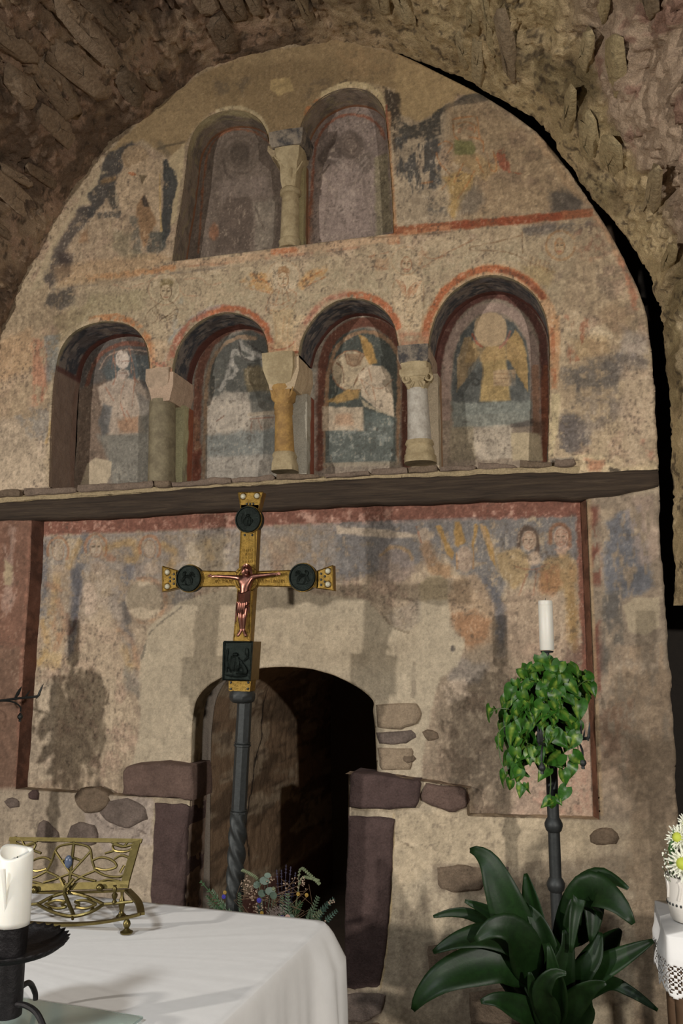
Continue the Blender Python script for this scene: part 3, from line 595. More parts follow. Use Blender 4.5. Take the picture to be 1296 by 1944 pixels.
# right figures
Q.poly([(640, 1000), (700, 1003), (790, 1014), (796, 1022), (720, 1020), (640, 1012)], (170, 150, 126), a=0.8, f=3, rag=3)
Q.poly([(720, 1050), (750, 1038), (778, 1050), (790, 1085), (760, 1105), (715, 1100)], (124, 108, 98), a=0.6, f=6, rag=8)
Q.line([(722, 1055), (745, 1038), (772, 1045), (782, 1060)], 6, (154, 116, 68), a=0.55, f=3, rag=4)
Q.ell(804, 1018, 13, 16, (170, 146, 120), a=0.7, f=3, rag=3); Q.ell(818, 1016, 6, 7, (172, 150, 124), a=0.7, f=2, rag=1)
Q.line([(790, 1000), (800, 1030)], 3, (136, 84, 60), a=0.6)
Q.line([(810, 1040), (825, 1075), (845, 1085)], 26, (142, 104, 68), a=0.6, f=6, rag=8, patch=(0.36, 0.1))
Q.poly([(795, 1110), (812, 1094), (836, 1092), (850, 1105), (850, 1145), (795, 1145)], (154, 136, 106), a=0.95, f=3, rag=3, var=0.05)
for p in ([(828, 1000), (836, 998), (862, 1050), (858, 1062), (846, 1050)], [(862, 990), (872, 990), (886, 1030), (870, 1038), (862, 1035)], [(902, 995), (908, 998), (898, 1050), (894, 1035)], [(910, 995), (924, 1000), (938, 1040), (942, 1080), (930, 1060)]): Q.poly(p, (156, 118, 62), a=0.85, f=2, rag=3)
Q.line([(914, 998), (922, 1020), (934, 1036)], 8, (168, 138, 104), a=0.7, f=2)
Q.ell(882, 1062, 15, 26, (156, 132, 110), a=0.85, f=3, rag=2); Q.line([(866, 1050), (868, 1080)], 3, (150, 106, 60), a=0.6); Q.line([(899, 1045), (898, 1080)], 3, (150, 106, 60), a=0.6)
Q.poly([(860, 1095), (900, 1090), (925, 1110), (940, 1150), (935, 1220), (900, 1240), (862, 1200), (850, 1150)], (152, 126, 98), a=0.8, f=6, rag=6)
Q.poly([(855, 1170), (900, 1160), (930, 1180), (925, 1215), (890, 1235), (870, 1210)], (140, 98, 66), a=0.7, f=7, rag=9, patch=(0.36, 0.12))
Q.line([(925, 1105), (948, 1150), (952, 1200), (950, 1240)], 18, (92, 90, 92), a=0.75, f=5, rag=8, patch=(0.36, 0.1))
Q.poly([(938, 1050), (985, 1040), (1005, 1060), (1000, 1100), (975, 1120), (945, 1085)], (154, 126, 82), a=0.75, f=5, rag=6)
Q.line([(985, 1035), (988, 1012), (1000, 1003), (1015, 1012), (1020, 1035), (1018, 1050)], 10, (78, 60, 48), a=0.8, f=3, rag=3)
Q.ell(1004, 1026, 14, 20, (168, 142, 118), a=0.85, f=2, rag=1); Q.ell(1014, 1060, 13, 13, (164, 140, 116), a=0.8, f=3, rag=2)
Q.line([(1044, 1030), (1046, 1005), (1062, 995), (1078, 1008), (1080, 1035)], 8, (128, 80, 52), a=0.7, f=3, rag=3)
Q.ell(1064, 1020, 14, 20, (160, 130, 108), a=0.85, f=2, rag=1); Q.poly([(1052, 1042), (1078, 1042), (1068, 1062)], (162, 130, 108), a=0.8, f=3)
bust(Q, 1003, 1026, 1.2, (120, 86, 66), (168, 142, 118)); bust(Q, 1064, 1020, 1.2, (130, 90, 70), (160, 130, 108))
Q.poly([(1040, 1060), (1080, 1050), (1092, 1080), (1098, 1200), (1078, 1230), (1070, 1120), (1030, 1130), (1025, 1080)], (146, 116, 72), a=0.7, f=6, rag=8)
Q.poly([(1022, 1085), (1058, 1070), (1066, 1110), (1050, 1130), (1024, 1120)], (138, 94, 62), a=0.6, f=5, rag=8, patch=(0.40, 0.1))
for l in ([(978, 1075), (1010, 1082), (1040, 1070)], [(1000, 1090), (985, 1130)], [(1018, 1085), (1012, 1130)], [(1036, 1090), (1040, 1120), (1030, 1125)]): Q.line(l, 3, (132, 88, 64), a=0.55, patch=(0.36, 0.1))
Q.poly([(960, 1120), (1070, 1130), (1080, 1260), (1000, 1290), (960, 1230)], (148, 124, 102), a=0.5, f=9, rag=10)
Q.poly([(1075, 1220), (1105, 1230), (1100, 1265), (1070, 1255)], (88, 66, 56), a=0.6, f=5, rag=8, patch=(0.42, 0.1))
Q.line([(1082, 1130), (1090, 1230)], 12, (128, 100, 60), a=0.5, f=5, rag=6)
Q.poly([(790, 1240), (960, 1220), (990, 1300), (970, 1540), (790, 1500), (830, 1330)], (124, 108, 88), a=0.65, f=12, rag=12)
Q.mottle((98, 82, 66), 0.54, 0.07, 0.5, 'n2', [(810, 1290), (970, 1260), (980, 1500), (900, 1520), (820, 1460)])
Q.poly([(860, 1250), (930, 1260), (910, 1300), (850, 1290)], (120, 114, 108), a=0.5, f=8, rag=10)
Q.poly([(980, 1400), (1120, 1400), (1135, 1560), (970, 1560)], (160, 134, 114), a=0.75, f=10, rag=9)
Q.poly([(1000, 1440), (1110, 1450), (1120, 1540), (990, 1540)], (136, 98, 82), a=0.4, f=6, rag=10, patch=(0.56, 0.05))
# bare plaster round the door
Q.poly([(228, 1520), (262, 1410), (268, 1250), (282, 1188), (330, 1150), (400, 1125), (480, 1110), (560, 1122), (640, 1132), (700, 1140), (730, 1178), (762, 1198), (790, 1188), (796, 1140), (850, 1140), (855, 1190), (882, 1215), (868, 1262), (836, 1290), (824, 1330), (800, 1450), (800, 1520)], (162, 147, 122), a=0.95, f=4, rag=6, var=0.04)
Q.mottle((148, 132, 108), 0.56, 0.1, 0.5, 'n1', [(270, 1500), (280, 1200), (480, 1120), (800, 1190), (800, 1480)])
Q.line([(268, 1250), (282, 1205), (312, 1176), (345, 1152)], 3, (92, 84, 72), a=0.7, f=1.5, rag=6, patch=(0.40, 0.1))
Q.poly([(40, 1300), (110, 1290), (100, 1480), (30, 1490)], (158, 142, 120), a=0.6, f=8, rag=9)
Q.poly([(770, 1150), (800, 1130), (800, 1180), (770, 1195), (745, 1190), (730, 1165)], (128, 116, 100), a=0.6, f=6, rag=9, patch=(0.42, 0.1))
Q.line([(725, 1165), (745, 1190), (775, 1200)], 3, (96, 84, 66), a=0.6, rag=5)
Q.line([(785, 1260), (783, 1320)], 8, (108, 96, 80), a=0.5, rag=6, patch=(0.45, 0.1)); Q.ell(858, 1232, 4, 4, (70, 64, 60), a=0.8, f=1.5)
Q.poly([(830, 1300), (880, 1290), (890, 1320), (850, 1340)], (168, 148, 126), a=0.7, f=5, rag=8, patch=(0.4, 0.1))

cp.finish(0.9)
# ---- canvases: backs of the niches
def nb(px0, py0, px1, py1, Y, base, seed): 
    c = Canvas(Y, px0, py0, px1, py1, base, seed); c.mottle(tuple(v*1.12 for v in base), 0.54, 0.1, 0.6, 'n2'); c.mottle(tuple(v*0.8 for v in base), 0.57, 0.08, 0.6, 'n3'); c.mottle(tuple(v*0.85 for v in base), 0.6, 0.07, 0.5, 'n4'); return c
c1 = nb(140, 600, 345, 930, YL, (128, 115, 100), 71)
c1.poly([(150, 640), (250, 640), (300, 660), (290, 740), (150, 760)], (82, 76, 72), a=0.8, f=8, rag=8)
c1.line([(165, 730), (180, 690), (205, 664), (240, 652), (285, 656)], 11, (116, 72, 56), a=0.85, f=2, rag=3)
c1.line([(190, 700), (206, 676), (240, 664), (285, 668)], 4, (160, 132, 112), a=0.7)
c1.poly([(195, 700), (215, 676), (290, 672), (290, 740), (270, 720), (200, 720)], (80, 88, 88), a=0.7, f=5, rag=6)
c1.poly([(150, 740), (200, 720), (205, 870), (160, 930), (140, 930)], (112, 92, 76), a=0.8, f=8, rag=8)
c1.poly([(185, 735), (225, 715), (262, 720), (280, 745), (284, 800), (265, 826), (205, 826), (200, 800), (208, 775), (190, 770)], (172, 152, 132), a=0.8, f=4, rag=6)
c1.poly([(196, 765), (212, 772), (206, 820), (194, 830), (186, 800)], (84, 86, 86), a=0.7, f=4, rag=5)
c1.poly([(258, 740), (285, 760), (285, 830), (270, 810)], (128, 124, 116), a=0.6, f=5, rag=6)
c1.ell(233, 683, 13, 18, (184, 166, 150), a=0.9, f=2, rag=1); c1.ell(234, 710, 12, 10, (176, 154, 136), a=0.8, f=2, rag=1)
c1.line([(220, 686), (246, 686)], 2, (120, 84, 68), a=0.6); c1.line([(228, 708), (242, 708)], 2, (120, 84, 68), a=0.6)
for l in ([(216, 680), (220, 710), (214, 730)], [(250, 680), (250, 710), (262, 726)], [(200, 735), (215, 760)], [(236, 725), (228, 760), (240, 800)], [(255, 730), (250, 770)], [(240, 780), (250, 800)], [(245, 660), (254, 700), (256, 730)], [(218, 664), (212, 700)]): c1.line(l, 3, (146, 98, 76), a=0.6, rag=2, patch=(0.36, 0.1))
c1.poly([(220, 795), (262, 790), (262, 820), (225, 822)], (150, 106, 74), a=0.6, f=5, rag=7)
c1.poly([(262, 790), (285, 785), (282, 830), (262, 826)], (100, 96, 84), a=0.6, f=4, rag=5)
c1.poly([(185, 826), (290, 822), (290, 930), (215, 930), (205, 870)], (116, 114, 104), a=0.7, f=6, rag=7)
c1.poly([(180, 868), (212, 876), (210, 900), (200, 925), (150, 930), (166, 880)], (172, 154, 126), a=0.95, f=2, rag=2, var=0.04)
c1.poly([(330, 770), (350, 770), (350, 920), (328, 920)], (150, 142, 112), a=0.7, f=4, rag=4)
c2 = nb(350, 580, 560, 915, YL, (128, 118, 104), 81)
c2.poly([(395, 700), (430, 640), (480, 625), (530, 650), (530, 770), (490, 760), (400, 760)], (76, 76, 70), a=0.85, f=5, rag=6)
c2.line([(372, 910), (374, 780), (378, 720), (388, 680), (408, 645), (440, 624), (475, 618), (505, 632), (525, 660)], 20, (116, 74, 58), a=0.9, f=3, rag=4)
c2.line([(388, 910), (390, 780), (394, 720), (404, 684), (424, 655), (455, 640), (485, 642)], 9, (150, 118, 88), a=0.7, f=2, rag=4)
c2.line([(374, 910), (375, 860)], 18, (114, 62, 46), a=0.7, f=3, rag=5); c2.line([(355, 760), (352, 910)], 12, (152, 144, 112), a=0.6, f=4, rag=5)
c2.line([(372, 800), (374, 850)], 14, (150, 118, 86), a=0.5, f=4, rag=5)
for l in ([(444, 665), (436, 690), (430, 720), (418, 740)], [(440, 690), (448, 705), (436, 720)], [(455, 650), (470, 668), (490, 672), (500, 690)], [(450, 668), (470, 680), (495, 676)]): c2.line(l, 10, (160, 152, 140), a=0.65, f=3, rag=6, patch=(0.38, 0.1))
for l in ([(452, 648), (458, 675), (478, 686), (505, 680)], [(470, 650), (490, 665), (505, 672)], [(476, 690), (468, 710), (480, 730), (495, 735)], [(480, 696), (490, 700), (492, 715)]): c2.line(l, 3.5, (52, 48, 44), a=0.7, rag=3)
c2.poly([(462, 700), (490, 692), (520, 715), (515, 740), (470, 745)], (112, 96, 66), a=0.7, f=4, rag=6)
c2.poly([(396, 760), (430, 740), (472, 745), (478, 800), (460, 825), (392, 830)], (160, 148, 132), a=0.8, f=5, rag=8)
c2.poly([(475, 750), (530, 750), (530, 780), (478, 785)], (78, 78, 72), a=0.7, f=4, rag=4); c2.line([(474, 787), (530, 782)], 9, (150, 134, 112), a=0.7, f=2); c2.line([(474, 795), (520, 792)], 2.5, (110, 70, 54), a=0.6)
for l in ([(478, 800), (476, 820), (484, 822)], [(490, 798), (500, 822)], [(410, 800), (425, 790)]): c2.line(l, 2.5, (104, 72, 56), a=0.6)
c2.poly([(390, 825), (530, 815), (530, 865), (392, 870)], (104, 108, 104), a=0.75, f=7, rag=9)
c2.poly([(390, 868), (530, 862), (530, 915), (388, 915)], (146, 138, 126), a=0.75, f=6, rag=7)
c3 = nb(580, 560, 820, 890, YL, (130, 116, 100), 91)
c3.poly([(612, 680), (640, 640), (690, 622), (740, 640), (760, 690), (755, 800), (612, 800)], (66, 70, 64), a=0.9, f=4, rag=4)
c3.line([(604, 885), (606, 760), (612, 700), (622, 660), (645, 630), (680, 613), (712, 614), (740, 630), (762, 660), (772, 700), (772, 880)], 22, (98, 58, 44), a=0.92, f=2.5, rag=3)
c3.line([(772, 700), (768, 800), (768, 880)], 18, (70, 42, 32), a=0.7, f=3, rag=3)
c3.line([(617, 885), (619, 760), (625, 700), (640, 660), (668, 636), (700, 630), (730, 642), (750, 665), (757, 700), (752, 880)], 9, (150, 112, 80), a=0.8, f=2, rag=3)
for k in range(60):
    x, y = 620+130*((k*0.618) % 1), 640+90*((k*0.377) % 1); c3.ell(x, y, 1.2, 1.2, (150, 140, 120), a=0.5, f=1, rag=0)
c3.ell(668, 704, 38, 38, (166, 146, 116), a=0.95, f=2, rag=1); ring(c3, 668, 704, 38, 2.5, (140, 92, 62), a=0.7)
for l in ([(640, 690), (650, 700), (652, 726)], [(655, 672), (660, 690), (676, 694), (690, 676)], [(660, 672), (666, 690)], [(684, 672), (678, 690)], [(690, 700), (680, 712), (672, 730)]): c3.line(l, 3, (96, 66, 46), a=0.75)
c3.poly([(656, 672), (690, 672), (684, 694), (662, 694)], (130, 102, 76), a=0.7, f=2, rag=1)
c3.poly([(680, 634), (692, 640), (706, 656), (716, 690), (702, 692), (690, 670)], (164, 124, 66), a=0.9, f=2, rag=3)
c3.poly([(680, 708), (704, 692), (728, 696), (742, 714), (748, 792), (712, 775), (685, 752)], (176, 156, 130), a=0.92, f=2, rag=2)
for l in ([(684, 720), (720, 738), (746, 720)], [(684, 720), (700, 755)], [(700, 700), (712, 760)]): c3.line(l, 2, (136, 96, 70), a=0.6)
c3.poly([(620, 762), (660, 738), (684, 740), (680, 756), (640, 766)], (160, 122, 66), a=0.8, f=3, rag=4)
c3.poly([(612, 772), (690, 772), (690, 818), (612, 818)], (170, 150, 124), a=0.9, f=2, rag=3); c3.poly([(636, 785), (668, 785), (668, 805), (636, 805)], (156, 112, 82), a=0.5, f=5, rag=6)
c3.poly([(684, 756), (714, 776), (750, 792), (690, 772)], (168, 150, 120), a=0.8, f=2, rag=2)
c3.poly([(690, 776), (752, 794), (752, 880), (616, 880), (616, 818), (690, 818)], (84, 90, 84), a=0.9, f=3, rag=3)
c3.mottle((120, 122, 114), 0.60, 0.05, 0.6, 'n3', [(620, 820), (750, 800), (750, 876), (620, 876)])
c3.line([(616, 882), (752, 880)], 10, (138, 126, 106), a=0.8, f=2)
c3.poly([(586, 700), (604, 700), (600, 890), (586, 890)], (150, 144, 130), a=0.6, f=4, rag=5)
c4 = nb(815, 520, 1060, 880, YL, (132, 116, 98), 101)
c4.line([(826, 760), (832, 690), (842, 645), (862, 605), (893, 575), (930, 561), (965, 566), (998, 588), (1020, 620), (1032, 670), (1034, 870)], 17, (88, 54, 46), a=0.95, f=2.5, rag=3)
c4.line([(1034, 700), (1032, 870)], 13, (126, 72, 46), a=0.7, f=3, rag=4)
c4.line([(846, 790), (848, 700), (858, 650), (880, 612), (908, 590), (945, 585), (978, 600), (1003, 635), (1014, 690), (1018, 860)], 20, (148, 124, 110), a=0.85, f=3, rag=3)
c4.line([(1016, 700), (1018, 860)], 14, (142, 96, 66), a=0.6, f=3, rag=4)
c4.poly([(856, 740), (862, 670), (876, 632), (902, 608), (944, 600), (976, 614), (998, 648), (1006, 700), (1006, 780), (860, 790)], (80, 82, 78), a=0.95, f=2.5, rag=2)
c4.poly([(866, 745), (868, 680), (880, 640), (892, 640), (910, 670), (906, 690), (885, 720)], (142, 118, 84), a=0.9, f=2, rag=3)
c4.poly([(962, 650), (978, 626), (992, 645), (1002, 700), (1002, 745), (985, 720), (962, 680)], (156, 124, 74), a=0.9, f=2, rag=3)
c4.poly([(912, 673), (928, 655), (958, 660), (961, 690), (969, 760), (908, 763), (915, 710)], (162, 134, 84), a=0.95, f=3, rag=3)
c4.poly([(890, 650), (975, 650), (990, 680), (880, 690)], (154, 124, 80), a=0.7, f=4, rag=4)
c4.ell(931, 626, 32, 33, (164, 138, 104), a=0.97, f=2, rag=2, var=0.04)
c4.line([(896, 634), (904, 650), (916, 660)], 4, (136, 72, 52), a=0.8); c4.line([(968, 630), (960, 648), (948, 660)], 5, (150, 100, 80), a=0.8)
for l in ([(918, 690), (912, 740)], [(940, 668), (936, 700)], [(925, 735), (945, 735)]): c4.line(l, 2.5, (124, 96, 58), a=0.5)
c4.poly([(935, 703), (978, 700), (978, 733), (936, 733)], (166, 138, 104), a=0.9, f=1.5, rag=2)
for y in (710, 718, 726): c4.line([(938, y), (976, y-1)], 1.5, (120, 88, 60), a=0.5, sm=False)
c4.poly([(876, 770), (888, 700), (908, 675), (916, 700), (910, 760)], (84, 84, 78), a=0.75, f=4, rag=5); c4.poly([(966, 700), (985, 730), (1000, 745), (1000, 790), (972, 780)], (92, 92, 86), a=0.8, f=4, rag=5)
c4.poly([(856, 764), (1008, 762), (1010, 808), (860, 814)], (116, 118, 108), a=0.9, f=4, rag=5)
c4.poly([(858, 812), (900, 808), (905, 875), (850, 880)], (128, 116, 92), a=0.7, f=5, rag=6)
c4.poly([(898, 812), (972, 806), (972, 870), (905, 874)], (164, 150, 130), a=0.85, f=4, rag=6)
c4.line([(972, 808), (1010, 802)], 9, (76, 66, 60), a=0.7, f=3, rag=5); c4.poly([(970, 822), (1026, 820), (1030, 875), (972, 875)], (168, 150, 118), a=0.95, f=2, rag=3, var=0.04)
c4.poly([(1008, 796), (1034, 800), (1032, 830), (1010, 822)], (96, 70, 54), a=0.7, f=4, rag=6)
c5 = nb(330, 200, 560, 500, YU, (112, 97, 84), 111)
c5.line([(376, 480), (382, 400), (388, 330), (398, 285), (418, 257), (450, 246), (485, 252), (510, 270)], 5, (140, 82, 52), a=0.7, f=2, rag=3)
c5.line([(404, 490), (412, 400), (416, 330), (424, 290)], 22, (96, 82, 70), a=0.5, f=6, rag=6)
for r in (36, 26, 16): ring(c5, 456, 294, r, 5, (92, 78, 66), a=0.6, f=3)
c5.ell(456, 292, 20, 24, (80, 68, 58), a=0.7, f=6, rag=4); c5.line([(424, 300), (430, 330), (450, 345)], 6, (74, 62, 54), a=0.6, f=3)
c5.poly([(410, 345), (500, 335), (520, 370), (420, 380)], (124, 108, 96), a=0.6, f=8, rag=8)
c5.poly([(430, 375), (472, 372), (482, 400), (478, 475), (408, 480), (414, 420)], (88, 74, 64), a=0.8, f=6, rag=6)
c5.poly([(480, 385), (525, 375), (520, 470), (484, 476), (486, 420)], (126, 114, 98), a=0.7, f=6, rag=6); c5.line([(484, 392), (502, 438)], 4, (84, 72, 62), a=0.6)
c5.ell(406, 440, 9, 16, (148, 92, 60), a=0.6, f=5, rag=4)
c6 = nb(560, 170, 760, 470, YU, (130, 113, 102), 121)
c6.line([(580, 470), (590, 380), (596, 300), (604, 262), (624, 235), (655, 219), (690, 221), (716, 236), (730, 262)], 6, (132, 76, 54), a=0.75, f=2, rag=3)
c6.poly([(600, 300), (640, 250), (655, 290), (645, 310), (610, 320)], (82, 70, 62), a=0.75, f=6, rag=7); c6.poly([(675, 300), (705, 290), (705, 320), (690, 330)], (90, 78, 68), a=0.6, f=6, rag=6)
c6.ell(666, 276, 26, 27, (96, 82, 72), a=0.85, f=4, rag=3); c6.ell(666, 276, 15, 19, (112, 96, 84), a=0.8, f=3, rag=2); ring(c6, 666, 276, 13, 2.5, (80, 66, 58), a=0.6)
for l in ([(625, 300), (645, 305), (660, 325)], [(700, 305), (680, 330), (670, 345)], [(640, 310), (665, 330), (695, 300)]): c6.line(l, 5, (146, 130, 118), a=0.6, f=2, rag=3)
c6.poly([(610, 330), (690, 325), (700, 440), (600, 450)], (136, 118, 108), a=0.6, f=8, rag=8); c6.ell(655, 380, 20, 26, (150, 132, 120), a=0.6, f=8, rag=8)
for l in ([(625, 345), (615, 440)], [(690, 340), (694, 380)], [(640, 360), (634, 400)], [(668, 350), (684, 340)]): c6.line(l, 5, (104, 90, 80), a=0.5, f=3, rag=4)
c6.poly([(712, 300), (735, 290), (745, 440), (714, 450)], (118, 108, 80), a=0.75, f=4, rag=4); c6.line([(590, 380), (586, 460)], 12, (128, 84, 58), a=0.5, f=5, rag=6)

for c_ in (c1, c2, c3, c4, c5, c6): c_.finish(0.8)
# ------------------------------------------------------------------ wall geometry
FRESCO = paint_mat('fresco_plaster')
def poly_xz(px, Y=0.0): return xz(px, Y)
def grid_quads(idx, keep):
    a = idx[:-1, :-1][keep]; b = idx[1:, :-1][keep]; c = idx[1:, 1:][keep]; d = idx[:-1, 1:][keep]
    return np.stack([a, b, c, d], 1)
def plate(name, Y, x0, x1, z0, z1, res, outline, holes, canvas, parent=None, rnd=0.012, amp=0.006, seed=3, mat=None, kcol=None):
    """upright wall face at depth Y with holes, edges snapped to the outlines and rounded off"""
    nx = int((x1-x0)/res)+1; nz = int((z1-z0)/res)+1
    X, Z = np.meshgrid(x0+np.arange(nx)*res, z0+np.arange(nz)*res, indexing='ij')
    d = np.full(X.shape, 9.0)
    def loc(P, s):
        nonlocal d
        m = 0.08; a = P.min(0)-m; b = P.max(0)+m
        if s > 0: sl = (slice(None), slice(None))
        else:
            sl = (slice(max(0, int((a[0]-x0)/res)), max(0, int((b[0]-x0)/res)+2)), slice(max(0, int((a[1]-z0)/res)), max(0, int((b[1]-z0)/res)+2)))
        d[sl] = np.minimum(d[sl], s*sdf(X[sl], Z[sl], P))
    if outline is not None: loc(np.asarray(outline), 1)
    for h in holes: loc(np.asarray(h), -1)
    inside = d > -res*0.72
    keep = inside[:-1, :-1] & inside[1:, :-1] & inside[1:, 1:] & inside[:-1, 1:]
    gx, gz = np.gradient(d, res); gl = np.sqrt(gx**2+gz**2)+1e-6
    sn = (d < res*0.5) & (d > -res)
    X = np.where(sn, X-gx/gl*d, X); Z = np.where(sn, Z-gz/gl*d, Z); dd = np.where(sn, 0, d)
    col, h = canvas.sample(X, Z) if canvas is not None else (np.ones(X.shape+(3,))*alb(kcol), 0)
    t = np.clip(1-dd/rnd, 0, 1); yr = rnd*(1-np.sqrt(np.clip(1-t*t, 0, 1)))
    n = (fbm(X, Z, 0.35, seed, 3)-0.5)*amp*2.2+(fbm(X, Z, 0.05, seed+4, 3)-0.5)*amp*0.8
    Yv = Y+yr-(n+h)*np.clip(dd/0.03, 0, 1)
    used = np.zeros(X.shape, bool); used[:-1, :-1] |= keep; used[1:, :-1] |= keep; used[1:, 1:] |= keep; used[:-1, 1:] |= keep
    idx = np.full(X.shape, -1); idx[used] = np.arange(used.sum())
    V = np.stack([X[used], Yv[used], Z[used]], 1)
    return npmesh(name, V, grid_quads(idx, keep), mat or FRESCO, parent, True, col[used])
def reveal(name, pl, y0, y1, colf, parent=None, step=0.008, rough=0.004, seed=5, mat=None, taper=None):
    """strip running from the wall face back into the wall along the open line pl (wall metres)"""
    P, s = resample(pl, step); nt = max(3, int(abs(y1-y0)/step)+1); t = np.linspace(0, 1, nt)
    S, T = np.meshgrid(s, t, indexing='ij'); X = np.repeat(P[:, :1], nt, 1); Z = np.repeat(P[:, 1:], nt, 1)
    if taper is not None: X = X+taper[0]*T; Z = Z+taper[1]*T
    tg = np.gradient(P, axis=0); tg /= np.sqrt((tg**2).sum(1, keepdims=True))+1e-9
    n = (fbm(S, T*abs(y1-y0)+3.3, 0.06, seed, 3)-0.5)*2*rough*np.clip(T*(1-T)*8, 0, 1)
    X = X-tg[:, 1:]*n; Z = Z+tg[:, :1]*n
    Yv = y0+(y1-y0)*T; C = colf(S, T, s[-1], T*abs(y1-y0))
    idx = np.arange(S.size).reshape(S.shape); k = np.ones((S.shape[0]-1, S.shape[1]-1), bool)
    return npmesh(name, np.stack([X, Yv, Z], -1).reshape(-1, 3), grid_quads(idx, k), mat or FRESCO, parent, True, alb(np.clip(C, 0, 255)).reshape(-1, 3))
def lay(C, c, a): return C*(1-a[..., None])+np.array(c, float)*a[..., None]
def col_lower(red_at=0.8, jamb=0.0, seed=1, cream=0.0):
    def f(S, T, Lm, D):
        n = fbm(S, D, 0.05, seed, 4); m = fbm(S*0.6, D*1.6, 0.03, seed+3, 4)
        C = np.ones(S.shape+(3,))*np.array((86, 80, 78.0)); C = lay(C, (122, 112, 102), sst(0.48, 0.6, n)*0.7); C = lay(C, (54, 56, 60), sst(0.52, 0.62, m)*0.8)
        C = lay(C, (150, 138, 104), sst(0.16, 0.04, T+0.15*(n-0.5))*0.7)
        C = lay(C, (84, 50, 42), sst(red_at-0.05, red_at+0.03, T+0.10*(n-0.5))*0.9)
        if jamb: C = lay(C, (124, 104, 90), sst(jamb+0.02, jamb-0.02, S)*0.9*(0.75+0.4*m)); C = lay(C, (84, 52, 46), sst(jamb-0.015, jamb, S)*sst(jamb+0.03, jamb+0.015, S)*0.7)
        return C
    return f
def col_upper(seed, cream):
    def f(S, T, Lm, D):
        n = fbm(S, D, 0.06, seed, 4); m = fbm(S*0.6, D*1.6, 0.03, seed+3, 4)
        C = np.ones(S.shape+(3,))*np.array((122, 108, 94.0)); C = lay(C, (98, 88, 78), sst(0.5, 0.62, n)*0.8)
        C = lay(C, (140, 128, 96), sst(0.55, 0.7, m)*0.5)
        C = lay(C, (168, 154, 114), sst(0.42, 0.2, T+0.25*(n-0.5))*cream*sst(0.35, 0.6, S/Lm))
        C = lay(C, (124, 80, 54), sst(0.86, 0.92, T+0.12*(n-0.5))*0.75)
        return C
    return f
def col_pier(a, b, seed):
    def f(S, T, Lm, D):
        n = fbm(S, D, 0.06, seed, 4); C = np.ones(S.shape+(3,))*np.array(a, float); C = lay(C, (120, 110, 92), sst(0.5, 0.65, n)*0.7)
        return lay(C, b, sst(0.42, 0.55, T+0.2*(n-0.5))*0.85)
    return f
def col_flat(c, seed, dk=0.8):
    def f(S, T, Lm, D):
        n = fbm(S, D+7, 0.09, seed, 5); C = np.ones(S.shape+(3,))*np.array(c, float); C = lay(C, tuple(v*dk for v in c), sst(0.45, 0.62, n)); return lay(C, tuple(min(255, v*1.12) for v in c), sst(0.55, 0.7, fbm(S, D+3, 0.03, seed+2, 4))*0.6)
    return f

ZM = at(640, 938)[2]                      # seam hidden behind the beam
outl = [(-3.7, -0.05), (-3.7, 5.4), (at(640, 60)[0], 5.4)]+[tuple(p) for p in xz(EDGE_R+EDGE_L)]
rag = np.random.RandomState(4); outl2 = []
ro = np.array(outl[2:]); rr, _ = resample(ro, 0.02); rr[4:-1, 0] += (fbm(rr[4:-1, 1], rr[4:-1, 1]*0, 0.11, 9, 4, 0.7)-0.5)*0.022*np.clip((4.2-rr[4:-1, 1]), 0.2, 1.0)
outl = outl[:2]+[tuple(p) for p in rr]
hb = poly_xz(HB); ht = poly_xz(HT)
wall = plate('wall_back', 0.0, -3.7, 0.56, ZM-0.01, 5.4, 0.0055, outl, [hb, ht], cu)
setp(wall, 'tall frescoed chancel end wall with six small arched niches', None, None, 'structure')
# lower wall: opening for the recessed panel and the doorway
PANEL_TOP = [(62, 930), (1112, 905)]
HL = [(62, 930), (58, 1080), (46, 1250), (30, 1498), (140, 1505), (232, 1511), (330, 1513), (362, 1513), (357, 1600), (352, 1740), (345, 1990), (655, 1990), (657, 1760), (660, 1600), (662, 1470), (760, 1476), (885, 1497), (888, 1549), (1010, 1552), (1137, 1556), (1128, 1350), (1120, 1150), (1112, 960), (1112, 905)]
hl = poly_xz(HL)
plate('lower_wall', 0.0, -3.7, 0.64, -0.03, 2.62, 0.007, [(-3.7, -0.1), (-3.7, 2.56)]+[tuple(p) for p in rr if p[1] < 2.56]+[(0.60, -0.1)], [hl], cl, wall, rnd=0.014, amp=0.010, seed=21)
# recessed painted panel with the head of the doorway
DOOR = [(350, 1560), (362, 1460), (364, 1400), (366, 1365), (371, 1335), (381, 1316), (400, 1298), (430, 1282), (470, 1272), (510, 1267), (548, 1266), (590, 1270), (630, 1281), (665, 1297), (692, 1314), (709, 1332), (708, 1350), (712, 1385), (714, 1440), (716, 1475), (716, 1560)]
dr = poly_xz(DOOR, YR)
pan = [tuple(p) for p in xz([(76, 920), (50, 1270), (36, 1508), (350, 1530), (720, 1530), (885, 1548), (1000, 1566), (1136, 1570), (1126, 1450), (1112, 1150), (1102, 905)], YR)]
plate('recessed_panel', YR, min(p[0] for p in pan)-0.02, max(p[0] for p in pan)+0.02, 0.9, 2.62, 0.0055, pan, [dr], cp, wall, rnd=0.010, amp=0.007, seed=31)
